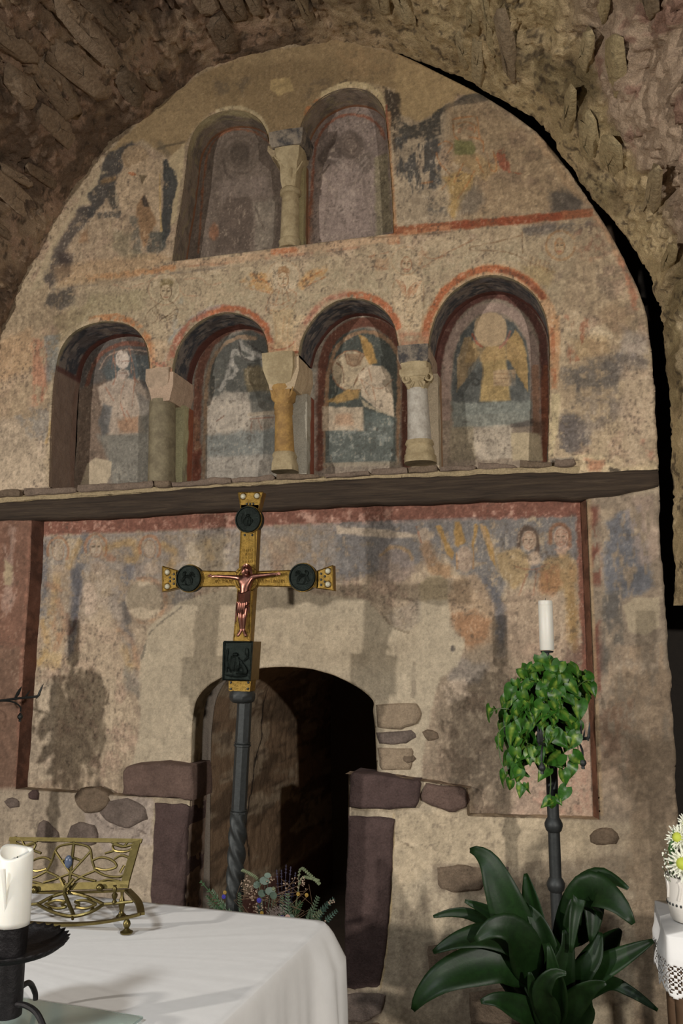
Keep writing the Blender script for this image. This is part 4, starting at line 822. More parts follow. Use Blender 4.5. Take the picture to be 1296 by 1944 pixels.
# reveals of the recess
reveal('panel_reveal', xz([(62, 930), (58, 1080), (46, 1250), (30, 1498)]), 0, YR+0.01, col_flat((90, 62, 50), 41), wall, taper=(0.03, 0))
reveal('panel_reveal', xz([(1112, 905), (1112, 960), (1120, 1150), (1128, 1350), (1137, 1556)]), 0, YR+0.01, col_flat((106, 74, 58), 42), wall, taper=(-0.025, 0))
reveal('panel_sill', xz([(20, 1497), (140, 1505), (232, 1511), (362, 1513)]), 0, YR+0.02, col_flat((132, 116, 96), 43), wall)
reveal('panel_sill', xz([(885, 1497), (888, 1549), (1010, 1552), (1140, 1556)]), 0, YR+0.02, col_flat((150, 132, 108), 44), wall)
reveal('panel_sill', xz([(655, 1469), (760, 1476), (890, 1497)]), 0, YR+0.02, col_flat((132, 112, 92), 45), wall)

# niches: backs, reveals, piers
def niche_back(x0, y0, x1, y1, Y, c, seed):
    a = at(x0, y1, Y); b = at(x1, y0, Y)
    plate('niche_back', Y, a[0], b[0], min(a[2], at(x1, y1, Y)[2]), max(b[2], at(x0, y0, Y)[2]), 0.005, None, [], c, wall, amp=0.008, seed=seed)
niche_back(140, 596, 345, 950, YL, c1, 51); niche_back(345, 575, 560, 930, YL, c2, 52); niche_back(572, 550, 815, 920, YL, c3, 53); niche_back(812, 510, 1065, 920, YL, c4, 54)
niche_back(330, 195, 565, 510, YU, c5, 55); niche_back(555, 160, 765, 480, YU, c6, 56)
def jb(pts): return smooth(pts, 4)
reveal('niche_reveal', xz(smooth(N1o, 4)), 0, YL, col_lower(0.82, xz([(93, 924), (106, 700)])[:, 1].ptp() if hasattr(np.ndarray, 'ptp') else 0.55, 61), wall, rough=0.006)
reveal('niche_reveal', xz(smooth(N2o, 4)), 0, YL, col_lower(0.74, 0, 62), wall, rough=0.006)
reveal('niche_reveal', xz(smooth(N3o, 4)), 0, YL, col_lower(0.84, 0, 63), wall, rough=0.006)
reveal('niche_reveal', xz(smooth(N4o, 4)), 0, YL, col_lower(0.80, 0, 64), wall, rough=0.006)
reveal('niche_reveal', xz(smooth(N5o, 4)), 0, YU, col_upper(65, 0.7), wall, rough=0.005)
reveal('niche_reveal', xz(smooth(N6o, 4)), 0, YU, col_upper(66, 1.0), wall, rough=0.005)
PLM = paint_mat('plaster_block', 0.2, 0.5, 0.4)
def box_painted(name, xa, xb, za, zb, ya, yb, colA, colB, seed, parent=wall, side=None):
    """plaster pier: front and two sides, dense enough to carry its paint"""
    reveal(name, [(xb, za), (xb, zb)], ya, yb, side or col_pier(colA, colB, seed), parent, rough=0.004, seed=seed)
    reveal(name, [(xa, zb), (xa, za)], ya, yb, col_flat(colA, seed+1), parent, rough=0.004, seed=seed)
    m = MB().box(((xa+xb)/2, ya+0.004, (za+zb)/2), (xb-xa, 0.008, zb-za), bev=0.003)
    o = m.build(name, PLM, parent); a = o.data.color_attributes.new('paint', 'FLOAT_COLOR', 'POINT')
    a.data.foreach_set('color', np.tile(np.append(alb(colA), 1), len(o.data.vertices)).astype(np.float32)); return o
def pier(pxl, pxr, pyt, pyb, ya, Y1, ca, cb, seed, imp=None):
    a = at(pxl, pyb, 0); b = at(pxr, pyt, 0)
    box_painted('pier', a[0], b[0], a[2]-0.05, b[2]+0.01, ya, Y1, ca, cb, seed)
# impost blocks (full depth) and slimmer piers behind the columns
def impost(pxl, pxr, pyt, pyb, y0, Y1, c, seed):
    a = at(pxl, pyb, 0); b = at(pxr, pyt, 0); xc = (a[0]+b[0])/2; w = b[0]-a[0]; zt, zb = b[2], a[2]
    prof = [(w/2, zt), (w/2*1.02, zt-(zt-zb)*0.45), (w/2*0.74, zb)]
    V = []; F = []; nY = 8
    for i, (hw, z) in enumerate(prof):
        for sx in (-1, 1):
            for k in range(nY): V.append((xc+sx*hw, y0+(Y1-y0)*k/(nY-1), z))
    for i in range(2):
        for s_ in range(2):
            for k in range(nY-1):
                q = (i*2+s_)*nY+k; r2 = ((i+1)*2+s_)*nY+k; F.append((q, q+1, r2+1, r2) if s_ == 0 else (q+1, q, r2, r2+1))
        q = i*2*nY; r2 = (i+1)*2*nY; F.append((q, r2, r2+nY, q+nY))
    q = 4*nY
    for k in range(nY-1): F.append((q+k, q+k+1, q+nY+k+1, q+nY+k))
    V = np.array(V); n = fbm(V[:, 0]+V[:, 1], V[:, 2], 0.04, seed, 3)-0.5; V[:, 0] += n*0.008
    C = np.ones((len(V), 3))*alb(c)*(0.85+0.5*fbm(V[:, 1]*2, V[:, 2], 0.05, seed+2, 3))[:, None]
    return npmesh('impost_block', V, F, PLM, wall, False, C)
impost(283, 330, 706, 764, -0.006, YL, (158, 136, 116), 71)
impost(505, 567, 677, 742, -0.006, YL, (160, 142, 116), 72)
impost(755, 815, 660, 700, -0.004, YL, (140, 122, 104), 73)
impost(508, 568, 268, 300, -0.004, YU, (140, 124, 98), 74)
pier(294, 330, 760, 925, 0.13, YL, (150, 144, 112), (128, 70, 50), 75)
pier(524, 570, 738, 905, 0.12, YL, (152, 146, 132), (116, 60, 44), 76)
pier(772, 824, 698, 890, 0.12, YL, (160, 146, 124), (140, 110, 84), 77)
pier(535, 568, 296, 482, 0.09, YU, (142, 130, 96), (112, 78, 56), 78)

# ------------------------------------------------------------------ doorway: reveal, rebate, barrel passage
DK = paint_mat('passage_plaster', 0.2, 0.6, 0.5)
dj = xz(smooth(DOOR, 3), YR)
reveal('door_reveal', dj, YR, 0.20, col_flat((158, 146, 124), 81), wall, rough=0.006)
jl = xz([(362, 1500), (357, 1600), (352, 1740), (345, 1990)]); reveal('door_jamb', jl, 0, 0.20, col_flat((126, 108, 94), 82), wall)
jr = xz([(655, 1990), (657, 1760), (660, 1600), (662, 1470)]); reveal('door_jamb', jr, 0, 0.20, col_flat((110, 96, 84), 83), wall)
# inner arch, a little narrower on the left, behind a rebate
IN = [(397, 1990), (399, 1600), (401, 1420), (404, 1370), (410, 1330), (424, 1300), (446, 1276), (480, 1258), (540, 1248), (620, 1256), (680, 1280), (710, 1310), (725, 1350), (725, 1500), (725, 1990)]
YI = 0.27
inn = xz(smooth(IN, 3), YI); zf = -0.03
cin = Canvas(YI, 300, 1180, 800, 1990, (124, 114, 103), 131, res=0.01)
plate('inner_door_face', YI, at(300, 1400, YI)[0], at(800, 1400, YI)[0], zf, 2.0, 0.010, None, [inn], cin, wall, rnd=0.015, amp=0.012, seed=84)
def slotbox():
    xl = at(340, 1400, 0.2)[0]; xr = at(740, 1400, 0.2)[0]
    m = MB(); m.box((xl, (0.2+YI)/2, 1.0), (0.02, YI-0.2+0.02, 2.1)); m.box((xr, (0.2+YI)/2, 1.0), (0.02, YI-0.2+0.02, 2.1)); m.box(((xl+xr)/2, (0.2+YI)/2, 1.98), (xr-xl, YI-0.2+0.02, 0.02))
    return m
slotbox().build('door_rebate', plain('rebate_stone', (70, 60, 52), 0.9, k=1.0), wall)
def col_passage(S, T, Lm, D):
    D0_ = D; D = D*0.22; n = fbm(S, D, 0.16, 91, 5); m = fbm(S, D, 0.05, 93, 4); C = np.ones(S.shape+(3,))*np.array((128, 106, 84.0))
    C = lay(C, (92, 76, 60), sst(0.47, 0.6, n)*0.85); C = lay(C, (156, 140, 118), sst(0.53, 0.62, fbm(S, D, 0.13, 97, 5))*0.75); C = lay(C, (70, 58, 47), sst(0.60, 0.70, m)*0.5)
    C = lay(C, (84, 54, 50), sst(0.62, 0.56, S+0.12*(n-0.5)+0.25*np.abs(D-0.15))*0.85)
    D = D0_; cr = np.abs(D-0.62-0.10*np.sin(S*5)+0.08*(n-0.5)-0.10*(S-1.0)); C = lay(C, (26, 22, 20), sst(0.012, 0.004, cr)*sst(0.7, 0.8, S)*sst(1.8, 1.6, S))
    return C
passage = reveal('passage_vault', inn, YI, 2.6, col_passage, wall, step=0.014, rough=0.012, seed=92, mat=DK)
MB().box((-1.35, 2.62, 0.9), (1.8, 0.04, 2.2)).build('passage_end', plain('passage_dark_plaster', (96, 82, 68), 0.95), wall)

# ------------------------------------------------------------------ vault
VE = [(-70, 800), (-40, 720), (0, 640), (50, 522), (110, 405), (160, 332), (215, 268), (280, 220), (330, 177), (385, 133), (480, 103), (560, 88), (640, 80), (720, 80), (800, 106), (870, 138), (930, 174), (1004, 216), (1052, 270), (1106, 350), (1159, 411), (1201, 467), (1238, 540), (1260, 640), (1270, 760), (1274, 900), (1278, 1000), (1280, 1150)]
VP = np.array([at(x, y, 0.0 if x < 700 else -0.045)[[0, 2]] for x, y in VE])
VP[0] = (-3.20, 3.05); VP[1] = (-3.17, 3.32)
vp = np.array(smooth([tuple(p) for p in VP], 6)); vs, ss = resample(vp, 0.011)
C0 = np.array([-1.3, 3.25])
ang = np.degrees(np.arctan2(vs[:, 1]-C0[1], vs[:, 0]-C0[0]))
yfront = np.interp(ang, [-60, 2, 22, 40, 118, 138, 150, 165, 180, 200], [-0.72, -0.78, -1.6, -2.2, -1.7, -1.35, -1.05, -0.7, -0.45, -0.4])
yback = np.where(vs[:, 0] < at(690, 80)[0], 0.03, np.interp(vs[:, 0], [-0.9, -0.2, 0.6], [0.02, -0.03, -0.045]))
nt = 165; Tt = np.linspace(0, 1, nt)
Yg = yback[:, None]+(yfront-yback)[:, None]*Tt[None]; Sg = np.repeat(ss[:, None], nt, 1)
tg = np.gradient(vs, axis=0); tg /= np.sqrt((tg**2).sum(1, keepdims=True)); nin = np.stack([tg[:, 1], -tg[:, 0]], 1)
# make sure the normal points to the axis
nin *= np.sign(((C0-vs)*nin).sum(1))[:, None]
rel = (fbm(Sg*1.7, Yg*0.6, 0.16, 201, 4)-0.5)*0.11+(fbm(Sg*1.4, Yg, 0.05, 207, 4)-0.5)*0.05
rdg = fbm(Sg+0.03*fbm(Sg, Yg, 0.08, 231, 3), Yg*0.28, 0.055, 221, 3); rel -= 0.045*np.clip(1-np.abs(2*rdg-1)*5, 0, 1)**1.5*sst(0.42, 0.55, fbm(Sg, Yg, 0.2, 225, 3)); rel += 0.018*(fbm(Sg, Yg, 0.022, 227, 3)-0.5)
rel *= np.clip((Tt[None]*2.2)+0.25, 0, 1)
flare = (np.interp(ang, [-70, 25, 62], [0.31, 0.31, 0.0])+np.interp(ang, [138, 160, 210], [0.0, 0.34, 0.34]))[:, None]*np.clip(-Yg-0.05, 0, 2)
rel -= flare
Xg = vs[:, :1]+nin[:, :1]*rel; Zg = vs[:, 1:]+nin[:, 1:]*rel
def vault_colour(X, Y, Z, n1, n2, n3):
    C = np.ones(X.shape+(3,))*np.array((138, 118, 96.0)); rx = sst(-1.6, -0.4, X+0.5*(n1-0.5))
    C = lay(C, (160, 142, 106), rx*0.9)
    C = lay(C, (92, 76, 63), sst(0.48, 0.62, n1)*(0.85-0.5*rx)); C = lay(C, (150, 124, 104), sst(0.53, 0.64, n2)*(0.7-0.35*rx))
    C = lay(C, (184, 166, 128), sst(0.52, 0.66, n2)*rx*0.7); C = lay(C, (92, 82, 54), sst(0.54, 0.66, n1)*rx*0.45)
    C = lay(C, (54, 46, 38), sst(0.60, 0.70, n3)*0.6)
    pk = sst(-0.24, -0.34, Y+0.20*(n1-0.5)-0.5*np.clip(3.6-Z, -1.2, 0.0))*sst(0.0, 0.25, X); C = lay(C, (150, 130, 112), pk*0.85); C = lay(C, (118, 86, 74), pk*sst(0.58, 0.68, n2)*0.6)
    ps = sst(-0.17, -0.19, Y)*sst(3.24, 3.21, Z)*sst(0.2, 0.3, X); C = lay(C, (166, 150, 120), ps*0.9)
    return C
n1 = fbm(Sg, Yg+9, 0.32, 211, 5); n2 = fbm(Sg, Yg+9, 0.11, 213, 5, 0.65); n3 = fbm(Sg, Yg+9, 0.04, 217, 4, 0.7)
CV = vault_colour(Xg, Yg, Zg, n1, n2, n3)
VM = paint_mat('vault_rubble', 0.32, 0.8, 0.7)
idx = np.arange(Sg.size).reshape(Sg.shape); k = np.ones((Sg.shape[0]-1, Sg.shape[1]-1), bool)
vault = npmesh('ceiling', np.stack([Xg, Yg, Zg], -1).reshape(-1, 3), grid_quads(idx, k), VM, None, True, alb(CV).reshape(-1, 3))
setp(vault, 'rough rubble barrel vault over the frescoed wall', kind='structure')
# added outer shell that keeps light from the nave from getting round the vault
so = np.concatenate([vs[::6], vs[-1:]]); no = np.concatenate([nin[::6], nin[-1:]]); yo = np.concatenate([yfront[::6], yfront[-1:]])
Vs = []; Fs = []
fo_ = np.interp(np.degrees(np.arctan2(so[:, 1]-C0[1], so[:, 0]-C0[0])), [-70, 25, 62, 138, 160, 210], [0.31, 0.31, 0, 0, 0.34, 0.34])*np.clip(-yo-0.05, 0, 3)
for i in range(len(so)):
    p = so[i]-no[i]*(0.75+fo_[i]); Vs += [(so[i][0]-no[i][0]*(0.02+fo_[i]), yo[i]-0.0, so[i][1]-no[i][1]*(0.02+fo_[i])), (p[0], yo[i], p[1]), (p[0], 0.5, p[1])]
for i in range(len(so)-1):
    for kk in range(2): Fs.append((i*3+kk, i*3+kk+1, i*3+3+kk+1, i*3+3+kk))
npmesh('outer_light_shell', Vs, Fs, plain('outer_light_shell', (126, 106, 88), 0.95), vault, False)
# rubble stones showing in the vault
def rock_mesh(name, seed, nu=9, nv=5):
    rs = np.random.RandomState(seed); V = []; F = []
    for j in range(nv):
        ph = math.pi*(0.5*j/(nv-1))
        for i in range(nu):
            a = 2*math.pi*i/nu; e = 0.55
            cx, cy = math.cos(a), math.sin(a); q = max(abs(cx), abs(cy)); sq = (1/q)**0.62
            r = math.cos(ph)**0.45 if j < nv-1 else 0.0
            k_ = 1+0.34*(rs.rand()-0.5); V.append((cx*sq*r*k_, cy*sq*r*k_, math.sin(ph)**0.7*(1+0.55*(rs.rand()-0.5)) if j else 0.0))
    for j in range(nv-1):
        for i in range(nu): F.append((j*nu+i, j*nu+(i+1) % nu, (j+1)*nu+(i+1) % nu, (j+1)*nu+i))
    me = bpy.data.meshes.new(name); me.from_pydata(V, [], F); me.update(); me.polygons.foreach_set('use_smooth', np.ones(len(F), bool)); return me
def vault_stone_mat():
    m, nt_, bs = newmat('vault_stone'); g = nt_.nodes.new('ShaderNodeNewGeometry'); oi = nt_.nodes.new('ShaderNodeObjectInfo'); sx = nt_.nodes.new('ShaderNodeSeparateXYZ'); nt_.links.new(g.outputs['Position'], sx.inputs[0])
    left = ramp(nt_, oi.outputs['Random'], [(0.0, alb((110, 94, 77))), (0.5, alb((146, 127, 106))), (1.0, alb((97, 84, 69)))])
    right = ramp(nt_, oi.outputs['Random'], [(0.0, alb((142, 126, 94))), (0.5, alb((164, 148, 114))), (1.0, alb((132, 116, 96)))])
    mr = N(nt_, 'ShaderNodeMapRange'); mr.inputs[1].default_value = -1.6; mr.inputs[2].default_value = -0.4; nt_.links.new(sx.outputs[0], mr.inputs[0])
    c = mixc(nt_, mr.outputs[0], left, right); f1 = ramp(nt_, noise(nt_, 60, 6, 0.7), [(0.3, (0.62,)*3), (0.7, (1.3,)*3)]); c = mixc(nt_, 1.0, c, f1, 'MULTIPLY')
    nt_.links.new(c, bs.inputs['Base Color']); bs.inputs['Roughness'].default_value = 0.95; bs.inputs['Specular IOR Level'].default_value = 0.15
    p = bump(nt_, bs, noise(nt_, 26, 8, 0.65), 0.8, 0.02); bump(nt_, bs, noise(nt_, 130, 5, 0.7), 0.6, 0.004, p); return m
VSM = vault_stone_mat(); RM = [rock_mesh('rubble_stone', 300+q) for q in range(8)]
for me in RM: me.materials.append(VSM)
rng = random.Random(7); si = 0.15; nst = 0
while si < ss[-1]-0.15 and nst < 296:
    th = rng.uniform(0.05, 0.15); sm_ = si+th/2; q = int(np.searchsorted(ss, sm_)); y = -0.03-rng.uniform(0, 0.25); yend = yfront[q]+0.1
    while y > yend:
        ln = rng.uniform(0.2, 0.62); yc = y-ln/2; fl_ = (np.interp(ang[q], [-70, 25, 62], [0.31, 0.31, 0.0])+np.interp(ang[q], [138, 160, 210], [0.0, 0.34, 0.34]))*max(0, -yc-0.05); p = vs[q]-nin[q]*fl_; P = (p[0], yc, p[1]); pxy = topx(P)
        vis = -60 < pxy[0] < 1356 and -80 < pxy[1] < 1200
        if vis and not (p[0] > 0.2 and p[1] < 3.3) and rng.random() < (0.55 if p[0] < -1.5 else 0.62) and yc-ln/2 > yend:
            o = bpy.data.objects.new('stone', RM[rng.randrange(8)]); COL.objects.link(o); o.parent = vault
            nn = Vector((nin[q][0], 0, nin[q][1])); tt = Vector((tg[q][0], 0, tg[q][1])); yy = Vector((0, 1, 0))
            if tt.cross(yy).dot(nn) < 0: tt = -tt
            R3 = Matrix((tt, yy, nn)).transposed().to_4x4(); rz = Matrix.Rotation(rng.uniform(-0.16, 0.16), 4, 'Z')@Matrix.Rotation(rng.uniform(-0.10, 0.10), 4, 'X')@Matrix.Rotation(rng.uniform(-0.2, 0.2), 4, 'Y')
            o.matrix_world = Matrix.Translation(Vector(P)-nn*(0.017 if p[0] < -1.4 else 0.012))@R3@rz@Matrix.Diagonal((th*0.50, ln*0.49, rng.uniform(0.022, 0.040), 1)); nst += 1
        y -= ln+0.015
    si += th+rng.uniform(0.004, 0.02)
# side walls below the vault stand further out (shallow side bays), floor
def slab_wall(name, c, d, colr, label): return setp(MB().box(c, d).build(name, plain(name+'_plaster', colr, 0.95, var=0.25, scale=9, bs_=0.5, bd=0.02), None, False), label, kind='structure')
slab_wall('wall_right', (1.16, -0.10, 1.28), (0.10, 1.30, 2.62), (44, 37, 31), 'side bay wall right of the frescoed wall, coloured dark for shade')  # near-black colour of the right wall stands in for shade in the bay
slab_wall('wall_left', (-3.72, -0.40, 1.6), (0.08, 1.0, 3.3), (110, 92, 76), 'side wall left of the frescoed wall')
b_ = MB(); b_.box((0.90, 0.25, 1.9), (1.0, 0.04, 4.2)); b_.box((0.86, 0.05, 2.62), (0.56, 0.40, 0.06)); b_.build('side_bay_backing', plain('bay_shade_dark', (40, 34, 28), 0.95, bs_=0.4, bd=0.01), bpy.data.objects['wall_right'], False)  # backing added to darken the gap, coloured nearly black for shade
cap = MB(); cap.box((-1.4, 0.52, 4.3), (5.2, 0.04, 4.4)); cap.box((0.45, 0.52, 1.05), (1.9, 0.04, 2.1)); cap.box((-3.0, 0.52, 1.05), (2.0, 0.04, 2.1)); cap.build('back_light_cap', bpy.data.materials['outer_light_shell'], vault, False)  # unseen cap added behind the wall to keep world light out of the gap
fl = MB(); fl.box((-1.5, -3.0, -0.03), (10.0, 11.4, 0.06)); setp(fl.build('floor', plain('stone_floor', (120, 106, 90), 0.7, var=0.25, scale=6), None, False), 'worn stone floor of the chancel', kind='structure')
# ------------------------------------------------------------------ stones set in the wall
def stone_mat(name, c, var=0.3, k=1.35):
    m, nt_, bs = newmat(name); a = np.clip(s2l(c)*k, 0, 0.8)
    cc = ramp(nt_, noise(nt_, 14, 8, 0.68), [(0.28, a*(1-var)), (0.5, a), (0.74, np.clip(a*(1+var), 0, 1))])
    f = ramp(nt_, noise(nt_, 110, 5, 0.75), [(0.3, (0.75,)*3), (0.7, (1.22,)*3)]); cc = mixc(nt_, 1.0, cc, f, 'MULTIPLY')
    nt_.links.new(cc, bs.inputs['Base Color']); bs.inputs['Roughness'].default_value = 0.93; bs.inputs['Specular IOR Level'].default_value = 0.2
    p = bump(nt_, bs, noise(nt_, 24, 8, 0.65), 0.9, 0.02); bump(nt_, bs, noise(nt_, 130, 5, 0.75), 0.9, 0.006, p); return m
SANDST = stone_mat('purple_sandstone', (84, 68, 64)); SAND2 = stone_mat('brown_sandstone', (104, 85, 76)); GREY = stone_mat('grey_rubble', (112, 99, 90), 0.4); CREAMST = stone_mat('cream_rubble', (150, 132, 110), 0.2); OCHST = stone_mat('ochre_rubble', (116, 100, 83), 0.4); LEDGE = stone_mat('ledge_slate', (124, 108, 94), 0.28)
def slab(px, yf, yb, mat, seed, bev=0.014, amp=0.010, parent=None, name='stone', top=0.0):
    P = np.array(xz(px, yf)); P, _ = resample(np.concatenate([P, P[:1]]), 0.028); P = P[:-1]; n = len(P); c = P.mean(0); rs = np.random.RandomState(seed)
    V = []; F = []
    ext = (P.max(0)-P.min(0)); br = bev/max(0.02, min(ext)/2)
    for sc, y in ((1.0, yb), (1.0, yf+bev), (1-br*0.35, yf+bev*0.3), (1-br, yf), (0.72 if br < 0.25 else 0.5, yf), (0.4 if br < 0.25 else 0.25, yf)):
        for p in P:
            q = c+(p-c)*sc; V.append((q[0], y, q[1]))
    V = np.array(V); nn = fbm(V[:, 0], V[:, 2], 0.07, seed, 3)-0.5; fr = np.arange(len(V)) >= n
    V[fr, 1] -= nn[fr]*amp*2; V[:, 0] += (fbm(V[:, 0]+5, V[:, 2]+3, 0.05, seed+3, 2)-0.5)*amp*1.2; V[:, 2] += (fbm(V[:, 0]+9, V[:, 2]+1, 0.05, seed+6, 2)-0.5)*amp*1.2
    for r in range(5):
        for k_ in range(n): F.append((r*n+k_, r*n+(k_+1) % n, (r+1)*n+(k_+1) % n, (r+1)*n+k_))
    F.append(tuple(range(5*n, 6*n)))
    o = npmesh(name, V, F, mat, parent or wall); o.data.set_sharp_from_angle(angle=math.radians(60)); return o
for i, (p, yf, yb, m_) in enumerate((
    ([(231, 1464), (240, 1453), (300, 1449), (364, 1455), (366, 1520), (300, 1515), (230, 1508)], -0.045, 0.19, SAND2),
    ([(292, 1526), (357, 1528), (353, 1600), (347, 1740), (344, 1990), (274, 1990), (284, 1740)], -0.022, 0.19, SANDST),
    ([(663, 1474), (668, 1466), (800, 1484), (795, 1512), (786, 1536), (730, 1538), (661, 1532)], -0.030, 0.13, SANDST),
    ([(806, 1488), (884, 1499), (888, 1532), (860, 1546), (815, 1530), (797, 1518)], -0.024, 0.12, SAND2),
    ([(661, 1550), (748, 1554), (744, 1640), (738, 1760), (720, 1880), (651, 1882), (655, 1700)], -0.014, 0.19, SANDST),
    ([(712, 1338), (788, 1335), (800, 1350), (795, 1372), (760, 1386), (714, 1383)], YR-0.016, YR+0.1, CREAMST),
    ([(713, 1390), (780, 1387), (793, 1398), (770, 1413), (716, 1413)], YR-0.012, YR+0.1, GREY),
    ([(715, 1420), (786, 1421), (780, 1462), (718, 1462)], YR-0.012, YR+0.1, CREAMST),
    ([(800, 1390), (812, 1383), (828, 1388), (832, 1402), (808, 1409)], YR-0.012, YR+0.05, OCHST),
    ([(755, 1430), (780, 1428), (792, 1440), (775, 1452), (758, 1446)], YR-0.008, YR+0.05, OCHST),
    ([(138, 1512), (150, 1498), (178, 1496), (202, 1506), (205, 1524), (190, 1542), (160, 1544), (140, 1528)], -0.014, 0.05, OCHST),
    ([(205, 1520), (240, 1512), (272, 1530), (280, 1556), (240, 1574), (200, 1562), (184, 1545)], -0.008, 0.05, GREY),
    ([(68, 1585), (72, 1562), (82, 1556), (100, 1570), (112, 1586), (104, 1600), (72, 1600)], -0.010, 0.05, GREY),
    ([(124, 1588), (132, 1568), (150, 1560), (178, 1568), (186, 1590), (176, 1606), (130, 1604)], -0.010, 0.05, GREY),
    ([(50, 1506), (60, 1499), (72, 1504), (70, 1520), (54, 1520)], -0.018, 0.05, SANDST),
    ([(4, 1522), (16, 1513), (34, 1518), (34, 1532), (14, 1536)], -0.014, 0.05, GREY),
    ([(1118, 1586), (1130, 1572), (1160, 1570), (1178, 1586), (1172, 1602), (1140, 1606), (1120, 1600)], -0.010, 0.05, OCHST),
    ([(650, 1890), (690, 1886), (730, 1892), (725, 1925), (690, 1945), (648, 1940)], -0.020, 0.05, GREY),
    ([(645, 1950), (720, 1945), (730, 1985), (650, 1990)], -0.02, 0.05, OCHST),
    ([(826, 1646), (880, 1642), (920, 1648), (918, 1690), (860, 1696), (828, 1690)], -0.008, 0.05, OCHST),
    ([(930, 1646), (966, 1644), (966, 1690), (928, 1692)], -0.008, 0.05, GREY),
    ([(808, 1795), (868, 1790), (872, 1856), (812, 1852)], -0.008, 0.05, OCHST),
    ([(888, 1885), (1000, 1872), (1004, 1945), (890, 1950)], -0.010, 0.05, OCHST))):
    slab(p, yf, yb, m_, 400+i)

# ------------------------------------------------------------------ ledge under the niches, and the beam
def lerp_line(pts, x):
    xs = [p[0] for p in pts]; return float(np.interp(x, xs, [p[1] for p in pts]))
LT = [(-60, 930), (95, 924), (300, 914), (520, 901), (820, 884), (1040, 876), (1100, 872)]       # top of the slates
LM = [(-60, 946), (95, 936), (300, 924), (520, 910), (820, 893), (1040, 884), (1100, 882)]       # under the slates
BT = [(-80, 962), (0, 955), (250, 936), (520, 918), (760, 905), (1040, 897), (1248, 891)]        # top of the beam
BB = [(-80, 992), (0, 987), (75, 986), (420, 968), (640, 958), (900, 948), (1100, 944), (1180, 936), (1249, 922)]
MORT = stone_mat('ledge_mortar', (168, 150, 118), 0.15)
edges = [-60, 40, 142, 290, 322, 436, 520, 612, 700, 775, 830, 905, 985, 1050, 1092]; rs_ = random.Random(5)
for i, (a, b) in enumerate(zip(edges, edges[1:])):
    a2, b2 = a+rs_.uniform(0, 4), b-rs_.uniform(0, 5); t1 = rs_.uniform(-4, 4); t2 = rs_.uniform(-3, 3)
    mid = (a2+b2)/2
    slab([(a2, lerp_line(LT, a2)+t1), (mid, lerp_line(LT, mid)+t1*0.5+t2*0.5), (b2, lerp_line(LT, b2)+t2), (b2+1, lerp_line(LM, b2)+1), (mid, lerp_line(LM, mid)+2), (a2-1, lerp_line(LM, a2)+1)], -0.022-rs_.uniform(0, 0.022), 0.20, LEDGE if i % 3 else OCHST, 460+i, bev=0.008, amp=0.010, name='ledge_slab')
for i, (a, b) in enumerate(((-80, 330), (331, 760), (761, 1100))):
    xs = np.linspace(a, b, 9)
    slab([(x, lerp_line(LM, x)) for x in xs]+[(x, lerp_line(BT, x)+2) for x in xs[::-1]], -0.014, 0.10, MORT, 480+i, bev=0.008, amp=0.012, name='mortar_bed')
def wood_mat():
    m, nt_, bs = newmat('old_oak'); g = nt_.nodes.new('ShaderNodeNewGeometry'); mp = N(nt_, 'ShaderNodeMapping'); mp.inputs['Scale'].default_value = (0.8, 6, 14); nt_.links.new(g.outputs['Position'], mp.inputs[0])
    n = noise(nt_, 4, 10, 0.7, mp.outputs[0], 0.6); c = ramp(nt_, n, [(0.25, s2l((34, 27, 21))), (0.5, s2l((68, 55, 43))), (0.66, s2l((86, 72, 56))), (0.8, s2l((150, 132, 104)))])
    nt_.links.new(c, bs.inputs['Base Color']); bs.inputs['Roughness'].default_value = 0.85; bump(nt_, bs, n, 0.7, 0.02); return m
xs = np.linspace(-80, 1249, 90); V = []; F = []; YB = -0.045
ring_ = lambda x: [(at(x, lerp_line(BT, x), YB), 0), ]
for x in xs:
    t = at(x, lerp_line(BT, x), YB); b = at(x, lerp_line(BB, x), YB); w = 0.006*math.sin(x*0.021)+0.004*math.sin(x*0.09+1)
    e = 0.012
    for (y, z) in ((0.16, t[2]), (YB+e, t[2]), (YB, t[2]-e), (YB-0.002, (t[2]+b[2])/2), (YB, b[2]+e), (YB+e, b[2]), (0.16, b[2])): V.append((t[0], y, z+w*0.6))
for i in range(len(xs)-1):
    for k_ in range(7): F.append((i*7+k_, i*7+(k_+1) % 7, (i+1)*7+(k_+1) % 7, (i+1)*7+k_))
F.append(tuple(reversed(range(7)))); F.append(tuple(range((len(xs)-1)*7, len(xs)*7)))
V = np.array(V); V[:, 1] -= (fbm(V[:, 0]*0.5, V[:, 2]*4, 0.06, 44, 3)-0.5)*0.012; V[:, 2] += (fbm(V[:, 0], V[:, 1], 0.09, 45, 3)-0.5)*0.010
bm_ = npmesh('wooden_beam', V, F, wood_mat()); setp(bm_, 'long dark weathered timber beam running under the row of niches', 'beam')

